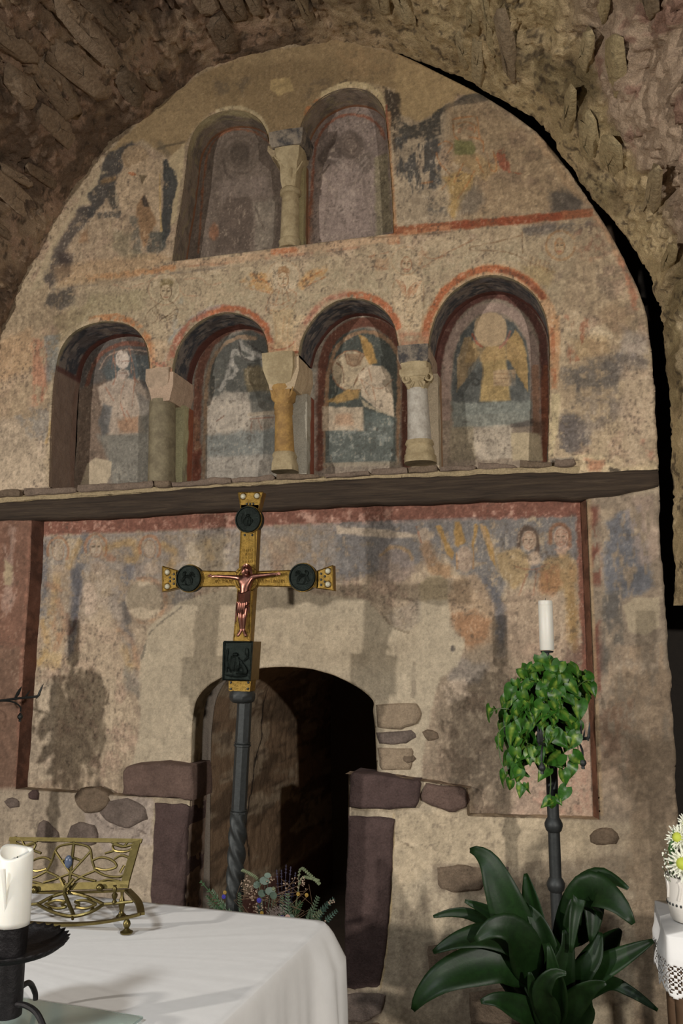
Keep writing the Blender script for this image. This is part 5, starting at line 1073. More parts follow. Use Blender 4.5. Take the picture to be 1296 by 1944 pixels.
# ------------------------------------------------------------------ columns of the niches
def colmat(name, c, c2, k=1.4):
    m, nt_, bs = newmat(name); a = np.clip(s2l(c)*k, 0, .85); b = np.clip(s2l(c2)*k, 0, .85)
    cc = ramp(nt_, noise(nt_, 16, 8, 0.7), [(0.40, a), (0.60, b)]); f = ramp(nt_, noise(nt_, 90, 5, 0.7), [(0.3, (0.85,)*3), (0.7, (1.12,)*3)])
    nt_.links.new(mixc(nt_, 1.0, cc, f, 'MULTIPLY'), bs.inputs['Base Color']); bs.inputs['Roughness'].default_value = 0.75
    p = bump(nt_, bs, noise(nt_, 20, 6, 0.6), 0.3, 0.01); bump(nt_, bs, noise(nt_, 120, 5, 0.7), 0.4, 0.003, p); return m
YC = 0.055
def column(name_label, xt, yt, xb, yb, parts):
    """parts: (name, material, [(y_px, half width px, square?)...]) from top to bottom along the axis (xt,yt)-(xb,yb)"""
    B = at(xb, yb, YC); root = empty('column', B, name_label, 'column', 'short columns between the wall niches')
    T = at(xt, yt, YC)
    def axis(y):
        f = (y-yb)/(yt-yb); p = at(xb+(xt-xb)*f, y, YC); return p
    for (nm, mt, prof, sq) in parts:
        V = []; F = []; n = 20
        for (y, hw) in prof:
            c = axis(y); s0 = np.linalg.norm(at(xb+1, y, YC)-at(xb, y, YC)); r = hw*s0
            for k_ in range(n):
                a = 2*math.pi*k_/n+math.pi/n; cx, cy = math.cos(a), math.sin(a)
                if sq: q = max(abs(cx), abs(cy)); e = (1/q)**sq; cx *= e; cy *= e
                V.append((c[0]-B[0]+cx*r, cy*r, c[2]-B[2]))
        for i in range(len(prof)-1):
            for k_ in range(n): F.append((i*n+k_, (i+1)*n+k_, (i+1)*n+(k_+1) % n, i*n+(k_+1) % n))
        F.append(tuple(range(n))); F.append(tuple(reversed(range((len(prof)-1)*n, len(prof)*n))))
        V = np.array(V); V[:, :2] *= (1+(fbm(V[:, 0]+V[:, 1]*0.7, V[:, 2], 0.05, int(xb), 3)-0.5)*0.10)[:, None]
        o = npmesh(nm, V, F, mt, root); o.data.set_sharp_from_angle(angle=math.radians(50))
    return root
OLIVE = colmat('olive_column_paint', (122, 112, 88), (100, 90, 70)); OCHC = colmat('ochre_column_paint', (158, 124, 70), (128, 98, 56)); MARB = colmat('pale_marble', (172, 166, 154), (146, 138, 126)); CRC = colmat('cream_limestone', (160, 144, 112), (136, 120, 90)); PKC = colmat('pinkish_plaster', (160, 138, 116), (136, 118, 98)); DKP = colmat('dark_painted_plaster', (56, 53, 52), (128, 116, 100))
column('squat column with plain block capital and olive green shaft, leftmost of the lower row', 309, 706, 307, 916, (
    ('capital', PKC, [(706, 23), (728, 23), (758, 15.5), (764, 15.5)], 0.8), ('shaft', OLIVE, [(762, 22), (780, 22.5), (850, 23), (900, 23.5), (918, 24)], 0)))
column('short column with yellow ochre painted shaft and capital, middle of the lower row', 536, 678, 541, 894, (
    ('impost', CRC, [(678, 30), (708, 30), (730, 23), (736, 21)], 0.85),
    ('capital', OCHC, [(728, 21), (742, 23), (748, 21), (760, 20), (766, 15), (770, 15)], 0.5), ('shaft', OCHC, [(768, 17), (776, 18), (778, 16.5), (786, 17), (788, 15.5), (850, 18), (862, 18.5)], 0), ('base', CRC, [(860, 19), (866, 22), (872, 20), (882, 23), (896, 24)], 0.4)))
column('pale marble column with scrolled capital and dark painted band above it', 788, 660, 798, 880, (
    ('impost', DKP, [(664, 30), (690, 28), (695, 27)], 0.85), ('capital', CRC, [(694, 28), (706, 27), (714, 25), (722, 26), (734, 20), (742, 17)], 0.55), ('volute', CRC, [(708, 30), (716, 31), (722, 27)], 0.7),
    ('shaft', MARB, [(740, 19), (760, 19.5), (800, 21), (840, 22.5)], 0), ('base', CRC, [(838, 25), (844, 27), (848, 24), (856, 27), (862, 27), (866, 30), (880, 30)], 0.2)))
column('slender cream column between the two upper niches', 553, 266, 550, 472, (
    ('abacus', DKP, [(266, 33), (286, 31), (292, 28)], 0.85), ('capital', CRC, [(292, 26), (300, 25), (312, 23), (320, 18), (350, 16), (362, 14)], 0.6), ('collar', CRC, [(360, 15), (364, 19), (370, 19), (373, 15)], 0), ('shaft', CRC, [(372, 15), (400, 16), (440, 17), (458, 17.5)], 0), ('base', CRC, [(456, 18), (460, 20), (466, 18.5), (474, 20)], 0)))

def carve(root, mat, runs, r):
    """small carved leaves and scrolls on the front of a capital"""
    for pts in runs:
        P = [np.array(at(p[0], p[1], YC-p[2]))-np.array(root.location) for p in smooth(pts, 4)]; MB().tube([tuple(p) for p in P], [r*(0.55+0.45*math.sin(math.pi*i/(len(P)-1))) for i in range(len(P))], 6).build('carved_leaf', mat, root)
cols = [o for o in COL.objects if o.type == 'EMPTY' and o.name.startswith('column')]
carve(cols[3], CRC, ([(532, 308, .05), (540, 322, .045), (547, 330, .04)], [(574, 306, .05), (566, 320, .045), (558, 330, .04)], [(540, 330, .045), (542, 348, .04), (544, 358, .035)], [(560, 330, .045), (558, 348, .04), (556, 358, .035)], [(552, 318, .055), (552, 340, .045)], [(520, 296, .06), (528, 304, .06), (536, 300, .06)]), 0.007)
carve(cols[2], CRC, ([(770, 712, .07), (764, 718, .07), (768, 726, .07), (776, 722, .07), (774, 716, .07)], [(812, 708, .07), (820, 714, .07), (816, 722, .07), (808, 719, .07), (810, 713, .07)], [(776, 724, .06), (790, 716, .062), (804, 722, .06)], [(780, 736, .05), (786, 724, .058)], [(800, 734, .05), (795, 722, .058)]), 0.006)
carve(cols[1], OCHC, ([(518, 736, .06), (522, 750, .055), (530, 758, .045)], [(556, 734, .06), (552, 748, .055), (546, 756, .045)], [(537, 738, .06), (538, 754, .05)]), 0.007)
# ------------------------------------------------------------------ processional cross
GOLD = plain('gilt_metal', (150, 121, 62), 0.38, 1.0, 0.45, 45, 0.9, 0.005); BRZ = plain('dark_green_bronze', (33, 39, 35), 0.40, 0.85, 0.5, 45, 0.8, 0.005)
COPPER = plain('copper', (152, 106, 92), 0.33, 1.0, 0.2, 60, 0.25, 0.002); IRON = plain('blackened_iron', (60, 62, 61), 0.55, 0.6, 0.25, 40, 0.3, 0.002); SIDE = plain('dull_brass_edge', (126, 104, 66), 0.5, 0.8, 0.2, 40, 0.2, 0.002); CABO = plain('pale_crystal', (190, 184, 160), 0.15, 0.0, 0.1)
YX = -0.55
CB = at(432, 1790, YX); CT = at(478, 940, YX); tilt = math.atan2(CT[0]-CB[0], CT[2]-CB[2]); ct, st_ = math.cos(tilt), math.sin(tilt)
base_x = CB[0]-math.tan(tilt)*CB[2]
cross = empty('processional_cross', (base_x, YX, 0.0), 'tall gilded crucifix with dark medallions on a twisted iron pole in front of the doorway', 'cross', rot=(0, tilt, 0))
def cl_(px, py, Y=YX):
    p = at(px, py, Y); dx, dz = p[0]-base_x, p[2]; return (dx*ct-dz*st_, dx*st_+dz*ct)
def cpoly(pts): return [cl_(*p) for p in pts]
FY = -0.022                               # front face of the cross bars
def bar(name, pts, y0, y1, mat, parent, inset=0.0):
    return MB().prism(cpoly(pts)[::-1], y0, y1).build(name, mat, parent, False)
bars = MB()
for pts in ([(456, 937), (502, 936), (494, 967), (461, 967)], [(461, 960), (494, 960), (488, 1085), (458, 1085)], [(456, 1085), (487, 1085), (478, 1222), (447, 1222)], [(313, 1076), (342, 1084), (342, 1117), (313, 1124)], [(338, 1085), (460, 1086), (460, 1113), (338, 1115)], [(484, 1086), (606, 1084), (606, 1116), (484, 1113)], [(602, 1085), (634, 1074), (635, 1122), (602, 1117)]):
    bars.prism(cpoly(pts)[::-1], FY, 0.022)
body = bars.build('cross_body', GOLD, cross, False)
for pts in ([(456, 937), (502, 936), (494, 967), (461, 967)], [(461, 1011), (488, 1011), (487, 1080), (458, 1080)], [(456, 1117), (480, 1117), (478, 1218), (447, 1218)], [(313, 1076), (341, 1084), (341, 1116), (313, 1124)], [(387, 1085), (450, 1086), (450, 1113), (387, 1114)], [(488, 1086), (556, 1084), (556, 1114), (488, 1113)], [(603, 1086), (634, 1074), (635, 1121), (603, 1117)]):
    q = cpoly(pts); MB().tube([(p[0], FY-0.001, p[1]) for p in q+[q[0]]], 0.0028, 5).build('rope_edging', GOLD, body)
s_ = np.linalg.norm(at(471, 1100, YX)-at(472, 1100, YX))     # metres per pixel at the cross
def disc(mb, c, r, y0, y1, n=36, rim=0.0):
    x, z = cl_(*c); prof = [(r, y0), (r, y1+0.003), (r*0.97, y1)]+([(r*0.90, y1), (r*0.87, y1+rim)] if rim else [])
    M = Matrix.Rotation(math.radians(90), 4, 'X')
    mb.lathe([(a, -b) for a, b in prof], n, (x, 0, z), True, M); return mb
halo = disc(MB(), (471, 1100), 24*s_, 0.0, FY-0.008).build('halo_disc', GOLD, cross)
hp = MB()
x0, z0 = cl_(471, 1100)
for r in (0.6, 0.8): hp.tube([(x0+24*s_*r*math.cos(a), FY-0.0085, z0+24*s_*r*math.sin(a)) for a in np.linspace(0, 2*math.pi, 33)], 0.0018, 4)
for a in np.linspace(0.5, 2.6, 9): hp.tube([(x0+24*s_*0.82*math.cos(a), FY-0.0085, z0+24*s_*0.82*math.sin(a)), (x0+24*s_*0.97*math.cos(a), FY-0.0085, z0+24*s_*0.97*math.sin(a))], 0.0018, 4)
hp.build('halo_chasing', GOLD, halo)
def relief(mb, fn, cx, cz, y):
    for pts, r in fn: mb.tube([(cx+p[0], y-r*0.3, cz+p[1]) for p in smooth(pts, 4)], [r*(0.6+0.4*math.sin(math.pi*i/(len(smooth(pts, 4))-1))) for i in range(len(smooth(pts, 4)))], 6)
def winged(s):   # a small crouching winged creature in low relief
    return [([(-0.6*s, -0.35*s), (-0.35*s, 0.1*s), (0.0, 0.15*s), (0.3*s, -0.1*s), (0.35*s, -0.45*s)], 0.16*s), ([(-0.35*s, 0.1*s), (-0.45*s, 0.4*s), (-0.25*s, 0.55*s)], 0.14*s), ([(0.0, 0.15*s), (0.3*s, 0.5*s), (0.6*s, 0.35*s)], 0.10*s), ([(0.0, 0.1*s), (0.4*s, 0.3*s), (0.62*s, 0.1*s)], 0.09*s), ([(-0.3*s, 0.0), (-0.25*s, -0.4*s), (-0.1*s, -0.55*s)], 0.08*s), ([(-0.6*s, -0.55*s), (0.0, -0.62*s), (0.5*s, -0.52*s)], 0.05*s)]
def figure(s):
    return [([(0.0, 0.45*s), (0.02*s, 0.25*s)], 0.17*s), ([(-0.05*s, 0.2*s), (-0.15*s, -0.2*s), (-0.12*s, -0.6*s)], 0.2*s), ([(0.1*s, 0.2*s), (0.18*s, -0.2*s), (0.1*s, -0.6*s)], 0.17*s), ([(0.15*s, 0.1*s), (0.4*s, -0.1*s), (0.3*s, -0.4*s)], 0.1*s), ([(-0.1*s, 0.12*s), (-0.4*s, -0.15*s), (-0.35*s, -0.45*s)], 0.09*s), ([(-0.45*s, 0.55*s), (-0.62*s, 0.0), (-0.5*s, -0.5*s)], 0.04*s)]
for c, fn, mir in (((476, 988), figure, 1), ((364, 1099), winged, 1), ((578, 1097), winged, -1)):
    md = disc(MB(), c, 24*s_, 0.012, FY-0.020, rim=0.005).build('medallion', BRZ, cross, label='dark green bronze round medallion in low relief')
    x, z = cl_(*c); rm = MB(); relief(rm, [([(mir*p[0], p[1]) for p in pts], r) for pts, r in fn(20*s_)], x, z, FY-0.014); rm.build('relief', BRZ, md)
    rg = MB(); rg.tube([(x+24.3*s_*math.cos(a), FY-0.004, z+24.3*s_*math.sin(a)) for a in np.linspace(0, 2*math.pi, 37)], 0.0032, 5); rg.build('gilt_rim', GOLD, md)
for (px, py) in ((465, 944), (491, 943), (322, 1087), (322, 1114), (625, 1085), (625, 1110)):
    x, z = cl_(px, py); g = MB().sphere((x, FY-0.002, z), 5.0*s_, 10, 6, (1, 0.8, 1)).build('crystal', CABO, cross); cr = MB(); cr.tube([(x+5.6*s_*math.cos(a), FY-0.001, z+5.6*s_*math.sin(a)) for a in np.linspace(0, 6.283, 15)], 0.002, 4); cr.build('setting', GOLD, g)
for (px, py) in ((472, 958), (478, 958), (484, 958), (468, 1017), (482, 1017), (334, 1091), (334, 1100), (334, 1109), (327, 1097), (327, 1104), (612, 1090), (612, 1101), (612, 1111), (619, 1095), (619, 1105)):
    x, z = cl_(px, py); MB().sphere((x, FY, z), 2.3*s_, 6, 4).build('stud', IRON, cross)
# worn raised strokes where the illegible inscriptions are
ins = MB(); rs2 = random.Random(11)
for (xa, xb, y) in ((412, 450, 1105), (489, 545, 1104)):
    x = xa
    while x < xb:
        h = rs2.uniform(5, 8); a, b = cl_(x, y+h/2), cl_(x+rs2.uniform(-1, 1.5), y-h/2); ins.tube([(a[0], FY-0.001, a[1]), (b[0], FY-0.001, b[1])], 0.0013, 4)
        if rs2.random() < 0.6: c_ = cl_(x+2.6, y+rs2.uniform(-3, 3)); ins.tube([(b[0], FY-0.001, b[1]), (c_[0], FY-0.001, c_[1])], 0.0012, 4)
        x += rs2.uniform(2.4, 3.6)
for y in (1046, 1053, 1060, 1067):
    x = 463
    while x < 484:
        a, b = cl_(x, y+2.5), cl_(x+rs2.uniform(-1, 1.5), y-2.5); ins.tube([(a[0], FY-0.001, a[1]), (b[0], FY-0.001, b[1])], 0.0013, 4); x += rs2.uniform(2.2, 3.2)
ins.build('raised_inscription', GOLD, body)['kind'] = 'stuff'
# plaque under the figure, lower plate
pq = MB(); q = cpoly([(434, 1218), (488, 1218), (483, 1291), (432, 1290)]); pq.prism(q[::-1], -0.045, 0.05); pqo = pq.build('plaque', SIDE, cross, False)
pf = MB(); q = cpoly([(434, 1218), (488, 1218), (483, 1291), (432, 1290)]); pf.prism(q[::-1], -0.052, -0.044); fr_ = q+[q[0]]; pf.tube([(p[0]*0.985+0.015*np.mean([v[0] for v in q]), -0.054, p[1]*0.985+0.015*np.mean([v[1] for v in q])) for p in fr_], 0.005, 6)
pfo = pf.build('plaque_face', BRZ, pqo, False)
x, z = cl_(459, 1254); rm = MB(); relief(rm, figure(30*s_), x-0.01, z, -0.052); relief(rm, [([(0.02, -0.01), (0.04, -0.045), (0.0, -0.05)], 0.012), ([(-0.045, 0.05), (-0.05, 0.0), (-0.045, -0.05)], 0.006), ([(0.04, 0.055), (0.045, 0.02)], 0.008), ([(-0.05, -0.06), (0.0, -0.065), (0.045, -0.06)], 0.006), ([(-0.03, 0.02), (-0.03, -0.05)], 0.006), ([(0.03, 0.0), (0.05, 0.02)], 0.006)], x, z, -0.052); rm.build('relief', BRZ, pqo)
lp = bar('lower_plate', [(439, 1290), (481, 1291), (479, 1312), (439, 1311)], -0.030, 0.030, GOLD, cross)
for (px, py) in ((443, 1295), (476, 1295), (443, 1307), (475, 1307)): x, z = cl_(px, py); MB().sphere((x, -0.030, z), 2.4*s_, 6, 4).build('stud', IRON, lp)
# pole
def zl(py, px=455): return cl_(px, py)[1]
col_ = MB().lathe([(16*s_, zl(1334)), (21*s_, zl(1330)), (22.5*s_, zl(1324)), (22.5*s_, zl(1317)), (20*s_, zl(1311))], 8, (cl_(460, 1320)[0], 0, 0), ph=math.pi/8); col_.build('collar', IRON, cross)
xp = cl_(458, 1450)[0]; r1 = 13.0*s_
pol = MB(); pol.lathe([(r1*1.0, zl(1540)), (r1*1.0, zl(1416)), (r1*0.98, zl(1332))], 8, (xp, 0, 0), ph=math.pi/8); pole = pol.build('pole', IRON, cross, False)
for y in (1412, 1540): MB().lathe([(r1*1.05, zl(y+5)), (r1*1.14, zl(y+4)), (r1*1.14, zl(y+1)), (r1*1.02, zl(y)), (r1*1.12, zl(y-2)), (r1*1.05, zl(y-4))], 8, (xp, 0, 0), ph=math.pi/8).build('pole_ring', IRON, pole)
V = []; F = []; n = 24; zs = np.linspace(zl(1540), zl(1715), 60)
for i, zz in enumerate(zs):
    w = min(1, i/8, (59-i)/6); ph = 2*math.pi*1.15*i/59
    for k_ in range(n):
        a = 2*math.pi*k_/n; r = r1*(1.06+0.17*w*math.cos(4*(a-ph))); V.append((xp+r*math.cos(a), r*math.sin(a), zz))
for i in range(59):
    for k_ in range(n): F.append((i*n+k_, (i+1)*n+k_, (i+1)*n+(k_+1) % n, i*n+(k_+1) % n))
npmesh('twisted_shaft', V, F, IRON, cross)
MB().lathe([(0.19, 0.0), (0.19, 0.025), (0.10, 0.05), (0.045, 0.09), (r1*1.1, 0.14), (r1*1.1, zl(1713))], 8, (xp, 0, 0), ph=math.pi/8).build('foot', IRON, cross, False)
# the copper figure: one skinned body, hair and cloth as its own pieces
def skin(name, verts, edges, radii, mat, parent, sub=2):
    me = bpy.data.meshes.new(name); me.from_pydata(verts, edges, []); me.update(); o = bpy.data.objects.new(name, me); COL.objects.link(o); o.parent = parent
    m = o.modifiers.new('skin', 'SKIN'); m.use_smooth_shade = True
    for v, r in zip(me.skin_vertices[0].data, radii): v.radius = (r[0], r[1]) if isinstance(r, tuple) else (r, r)
    me.skin_vertices[0].data[0].use_root = True
    sb = o.modifiers.new('sub', 'SUBSURF'); sb.levels = sub; sb.render_levels = sub; me.materials.append(mat); return o
YF = FY-0.026
def fp(px, py, dy=0.0): x, z = cl_(px, py); return (x, YF+dy, z)
u = s_
Vb = [fp(470, 1140), fp(472, 1128), fp(473, 1116), fp(474, 1104), fp(475, 1096), fp(476, 1085, -0.008), fp(477, 1078, -0.010),
      fp(464, 1099), fp(447, 1097), fp(431, 1096, -0.002), fp(412, 1095, 0.002),
      fp(486, 1097), fp(503, 1094), fp(517, 1093, -0.002), fp(532, 1091, 0.002),
      fp(465, 1148), fp(465, 1172, -0.010), fp(466, 1196), fp(460, 1209, -0.012),
      fp(475, 1148), fp(473, 1172, -0.010), fp(470, 1196), fp(477, 1209, -0.012)]
Eb = [(0, 1), (1, 2), (2, 3), (3, 4), (4, 5), (5, 6), (3, 7), (7, 8), (8, 9), (9, 10), (3, 11), (11, 12), (12, 13), (13, 14), (0, 15), (15, 16), (16, 17), (17, 18), (0, 19), (19, 20), (20, 21), (21, 22)]
Rb = [8*u, 7*u, 8.5*u, 9*u, 3.4*u, 6.2*u, 4.6*u, 4.4*u, 3.4*u, 2.9*u, 2.2*u, 4.4*u, 3.4*u, 2.9*u, 2.2*u, 5*u, 3.8*u, 2.4*u, 2.5*u, 5*u, 3.8*u, 2.4*u, 2.5*u]
Rb = [r*1.24 for r in Rb]
for (hx, hy, sg, root_) in ((412, 1095, -1, 10), (532, 1091, 1, 14)):
    for k_, (dx, dy_, ln_) in enumerate(((5, -4, 0), (7, -2, 0), (7.5, 0, 0), (7, 2, 0), (2, 5, 0))):
        b0 = len(Vb); Vb += [fp(hx+sg*dx*0.55, hy+dy_*0.55, -0.002), fp(hx+sg*dx*1.15, hy+dy_*0.8, -0.004)]; Eb += [(root_, b0), (b0, b0+1)]; Rb += [0.95*u, 0.75*u]
corpus = skin('corpus', Vb, Eb, Rb, COPPER, cross, 2); corpus['label'] = 'small copper crucified figure with arms outstretched and head bowed'
dt = MB()
for k_ in range(5):
    for sg in (-1, 1): dt.tube([fp(473+sg*1.2, 1108+4*k_, -0.018), fp(473+sg*4.5, 1109.5+4*k_, -0.015), fp(473+sg*7.5, 1108+4*k_, -0.006)], 1.0*u, 5)
dt.build('ribs', COPPER, corpus)
hr = MB(); hs = random.Random(3)
for k_ in range(26):
    a = math.pi*(-0.15+1.3*k_/25); hr.tube([fp(477+5*math.cos(a), 1081-7*math.sin(a), -0.016), fp(477+8*math.cos(a), 1083-9*math.sin(a), -0.008), fp(477+9*math.cos(a)+hs.uniform(-1, 1), 1092-5*math.sin(a), 0.0)], [1.6*u, 1.8*u, 1.0*u], 5)
hr.build('hair', COPPER, corpus)
fc = MB(); fc.sphere(fp(474.5, 1084, -0.026), 0.9*u, 6, 4); fc.sphere(fp(478.5, 1083, -0.026), 0.9*u, 6, 4); fc.tube([fp(476.5, 1083, -0.026), fp(476.6, 1087, -0.030), fp(476.8, 1088, -0.026)], [0.7*u, 1.1*u, 0.7*u], 5); fc.tube([fp(475, 1090.5, -0.025), fp(478.5, 1090, -0.025)], 0.7*u, 5); fc.sphere(fp(477, 1093.5, -0.018), 2.4*u, 8, 6, (1, 1, 1.4)); fc.build('face', COPPER, corpus)
lc = MB()
for k_ in range(9):
    f = k_/8; lc.tube([fp(462+1*f, 1126+14*f, -0.010), fp(468+f, 1130+14*f, -0.024), fp(476-f, 1129+14*f, -0.024), fp(483-f, 1123+16*f, -0.008)], [2.2*u, 2.8*u, 2.8*u, 2.2*u], 6)
for k_ in range(5): lc.tube([fp(459+2*k_*0.3, 1144, -0.008), fp(458+k_*0.8, 1160, -0.010), fp(455+k_*0.9, 1181-k_*3, -0.004)], [1.6*u, 1.5*u, 1.0*u], 5)
for k_ in range(4): lc.tube([fp(470+k_*3.3, 1160-2*k_, -0.024), fp(476+k_*2, 1153, -0.018), fp(482, 1146+k_*6, -0.006)], [1.4*u, 1.6*u, 1.0*u], 5)
for k_ in range(4): lc.tube([fp(464+k_*3.6, 1146, -0.022), fp(463+k_*3.6, 1158, -0.024), fp(462+k_*3.4, 1168, -0.016)], [1.9*u, 1.8*u, 1.1*u], 5)
lc.build('loincloth', COPPER, corpus)

# ------------------------------------------------------------------ altar and its cloth
ZT = 1.0
A0 = atz(620, 1752, ZT)[:2]; A1 = atz(271, 1715, ZT)[:2]; AR = atz(384, 1944, ZT)[:2]
eb = (A1-A0)/np.linalg.norm(A1-A0); er = np.array([eb[1], -eb[0]]); er = er if er@(AR-A0) > 0 else -er       # along the back edge (to the left), along the right edge (to the viewer)
LB, LR = 1.75, 1.02
LINEN = plain('white_linen', (226, 224, 220), 0.9, 0, 0.03, 30, 0.12, 0.002, 0.2)
ctr = A0+eb*LB/2+er*LR/2; rzA = math.atan2(eb[1], eb[0])
altar = empty('altar_table', (ctr[0], ctr[1], 0), 'rectangular altar table standing under a floor length white cloth', 'altar', rot=(0, 0, rzA))
OAK = plain('altar_oak', (96, 72, 50), 0.6)
MB().box((0, 0, ZT-0.035), (LB-0.02, LR-0.02, 0.05), bev=0.006).build('tabletop', OAK, altar, False)
for sx in (-1, 1):
    for sy in (-1, 1): MB().box((sx*(LB/2-0.1), sy*(LR/2-0.1), (ZT-0.06)/2), (0.09, 0.09, ZT-0.06), bev=0.006).build('leg', OAK, altar, False)
# cloth: top grid plus skirts with soft folds
nu, nv = 110, 70; V = []; F = []
def cpt(a, b, hang_r, hang_b):
    pass
per = []          # perimeter outline, rounded corners
rc = 0.03
def top_outline(d):   # offset outline of the table top
    hx, hy = LB/2+d, LR/2+d; r = rc+d*0.9; pts = []
    for (sx, sy, a0) in ((1, 1, 0), (-1, 1, 90), (-1, -1, 180), (1, -1, 270)):
        for k_ in range(9):
            a = math.radians(a0+90*k_/8); pts.append((sx*(hx-r)+r*math.cos(a), sy*(hy-r)+r*math.sin(a)))
    return pts
O0 = np.array(top_outline(0)); O0, sp = resample(np.concatenate([O0, O0[:1]]), 0.012); O0 = O0[:-1]; sp = sp[:-1]; npn = len(O0)
ctn = np.roll(O0, -1, 0)-np.roll(O0, 1, 0); ctn /= np.linalg.norm(ctn, axis=1, keepdims=True); nrm_ = np.stack([ctn[:, 1], -ctn[:, 0]], 1)
corner = np.zeros(npn)
for cx, cy in ((1, 1), (-1, 1), (-1, -1), (1, -1)):
    corner = np.maximum(corner, np.exp(-((O0[:, 0]-cx*LB/2)**2+(O0[:, 1]-cy*LR/2)**2)/(2*0.11**2)))
fold = fbm(sp, sp*0, 0.11, 61, 3)-0.5+0.25*np.sin(sp*46)*fbm(sp, sp*0+2, 0.5, 66, 2)
drops = [0.0, 0.004, 0.012, 0.03, 0.06, 0.10, 0.16, 0.24, 0.34, 0.46, 0.60, 0.76, 0.93]
rows = []
for scl in (0.05, 0.25, 0.5, 0.72, 0.88, 0.95, 0.98): rows.append([(p[0]*scl, p[1]*scl, ZT+0.003+0.002*(vnoise(np.array([p[0]*scl*6]), np.array([p[1]*scl*6]), 1.0, 5)[0]-0.5)) for p in O0])
for d in drops:
    g = min(1, d/0.30); out = 0.004+0.010*min(1, d/0.02)+corner*0.05*min(1, d/0.10)+0.045*g*fold*(1+corner)+0.012*g
    rows.append([(O0[i, 0]+nrm_[i, 0]*out[i], O0[i, 1]+nrm_[i, 1]*out[i], ZT+0.004-d) for i in range(npn)])
V = [v for r in rows for v in r]; V.append((0, 0, ZT+0.003)); last = len(V)-1
for j in range(len(rows)-1):
    for i in range(npn): F.append((j*npn+i, (j+1)*npn+i, (j+1)*npn+(i+1) % npn, j*npn+(i+1) % npn))
for i in range(npn): F.append((last, i, (i+1) % npn))
Rz = np.array([[math.cos(rzA), -math.sin(rzA)], [math.sin(rzA), math.cos(rzA)]])
V = np.array(V); V[:, :2] = V[:, :2]@Rz.T+ctr
# soft wrinkles and ironed creases on the top
tp = V[:, 2] > ZT; lx = (V[:, :2]-ctr)@Rz
V[tp, 2] += 0.003*(fbm(lx[tp, 0]*0.5, lx[tp, 1]*2.2, 0.09, 77, 3)-0.5)
cloth = npmesh('altar_cloth', V, F, LINEN); cloth.data.flip_normals(); setp(cloth, 'plain white linen cloth draped over the altar table with folded hanging sides', 'tablecloth')

# ------------------------------------------------------------------ brass book stand
BRASS = plain('aged_brass', (104, 92, 54), 0.38, 0.9, 0.3, 30, 0.2, 0.002)
ft = atz(240, 1772, ZT)                       # the visible right foot
def bsq(px, py, Y): return at(px, py, Y)
YB0 = ft[1]-0.015; YB1 = YB0+0.11             # front rail of the base, foot of the panel
bs0 = at(140, 1735, YB0); root = empty('book_stand', (bs0[0], bs0[1], ZT+0.006), 'low brass book stand with openwork scrolled panel on the altar cloth', 'book stand')
def W2(p, dy=0.0): return (p[0]-bs0[0], p[1]+dy-bs0[1], p[2]-ZT-0.006)
fl_ = [at(8, 1748, YB0), at(80, 1754, YB0), at(150, 1754, YB0), at(210, 1748, YB0), at(268, 1735, YB0)]
frm = MB(); 
def strip(mb, pts, w, t):     # flat bar lying roughly level
    for a, b in zip(pts, pts[1:]):
        a, b = Vector(a), Vector(b); d = (b-a).normalized(); sd = Vector((-d.y, d.x, 0))*w/2; up = Vector((0, 0, t/2)); P = [a-sd-up, a+sd-up, a+sd+up, a-sd+up, b-sd-up, b+sd-up, b+sd+up, b-sd+up]
        mb.add(P, [(0, 3, 2, 1), (4, 5, 6, 7), (0, 1, 5, 4), (1, 2, 6, 5), (2, 3, 7, 6), (3, 0, 4, 7)])
strip(frm, [W2(p) for p in smooth(fl_, 5)], 0.018, 0.007)
bl = [at(18, 1690, YB1), at(80, 1694, YB1), at(150, 1694, YB1), at(243, 1690, YB1)]
strip(frm, [W2(p) for p in smooth(bl, 4)], 0.012, 0.006)
strip(frm, [W2(p) for p in smooth([at(268, 1735, YB0), at(262, 1712, (YB0+YB1)/2), at(242, 1690, YB1)], 6)], 0.020, 0.007); strip(frm, [W2(p) for p in smooth([at(8, 1748, YB0), at(8, 1715, (YB0+YB1)/2), at(18, 1690, YB1)], 6)], 0.020, 0.007)
frm.build('base_frame', BRASS, root)
# openwork diamond of the base
def bpt(u_, v_):    # u 0..1 left-right, v 0..1 front-back on the base
    a = np.array(at(8+260*u_, 1745, YB0)); b = np.array(at(18+225*u_, 1692, YB1)); return W2(a+(b-a)*v_)
sc_ = MB()
def bt(pts, r=0.0042): sc_.tube([bpt(*p) for p in smooth(pts, 6)], r, 6)
bt([(0.0, 0.5), (0.15, 0.5), (0.26, 0.55)]); bt([(1.0, 0.62), (0.85, 0.55), (0.75, 0.52)])
for sg in (1, -1):
    bt([(0.24, 0.52), (0.36, 0.52+sg*0.28), (0.5, 0.52+sg*0.42), (0.64, 0.52+sg*0.28), (0.76, 0.52)], 0.005); bt([(0.30, 0.52), (0.38, 0.52+sg*0.14), (0.46, 0.52+sg*0.10), (0.43, 0.52+sg*0.02)]); bt([(0.70, 0.52), (0.62, 0.52+sg*0.14), (0.54, 0.52+sg*0.10), (0.57, 0.52+sg*0.02)])
    bt([(0.36, 0.52+sg*0.28), (0.33, 0.52+sg*0.12)]); bt([(0.64, 0.52+sg*0.28), (0.67, 0.52+sg*0.12)]); bt([(0.5, 0.52+sg*0.42), (0.5, 0.5+sg*0.5)])
sc_.build('base_scrollwork', BRASS, root)
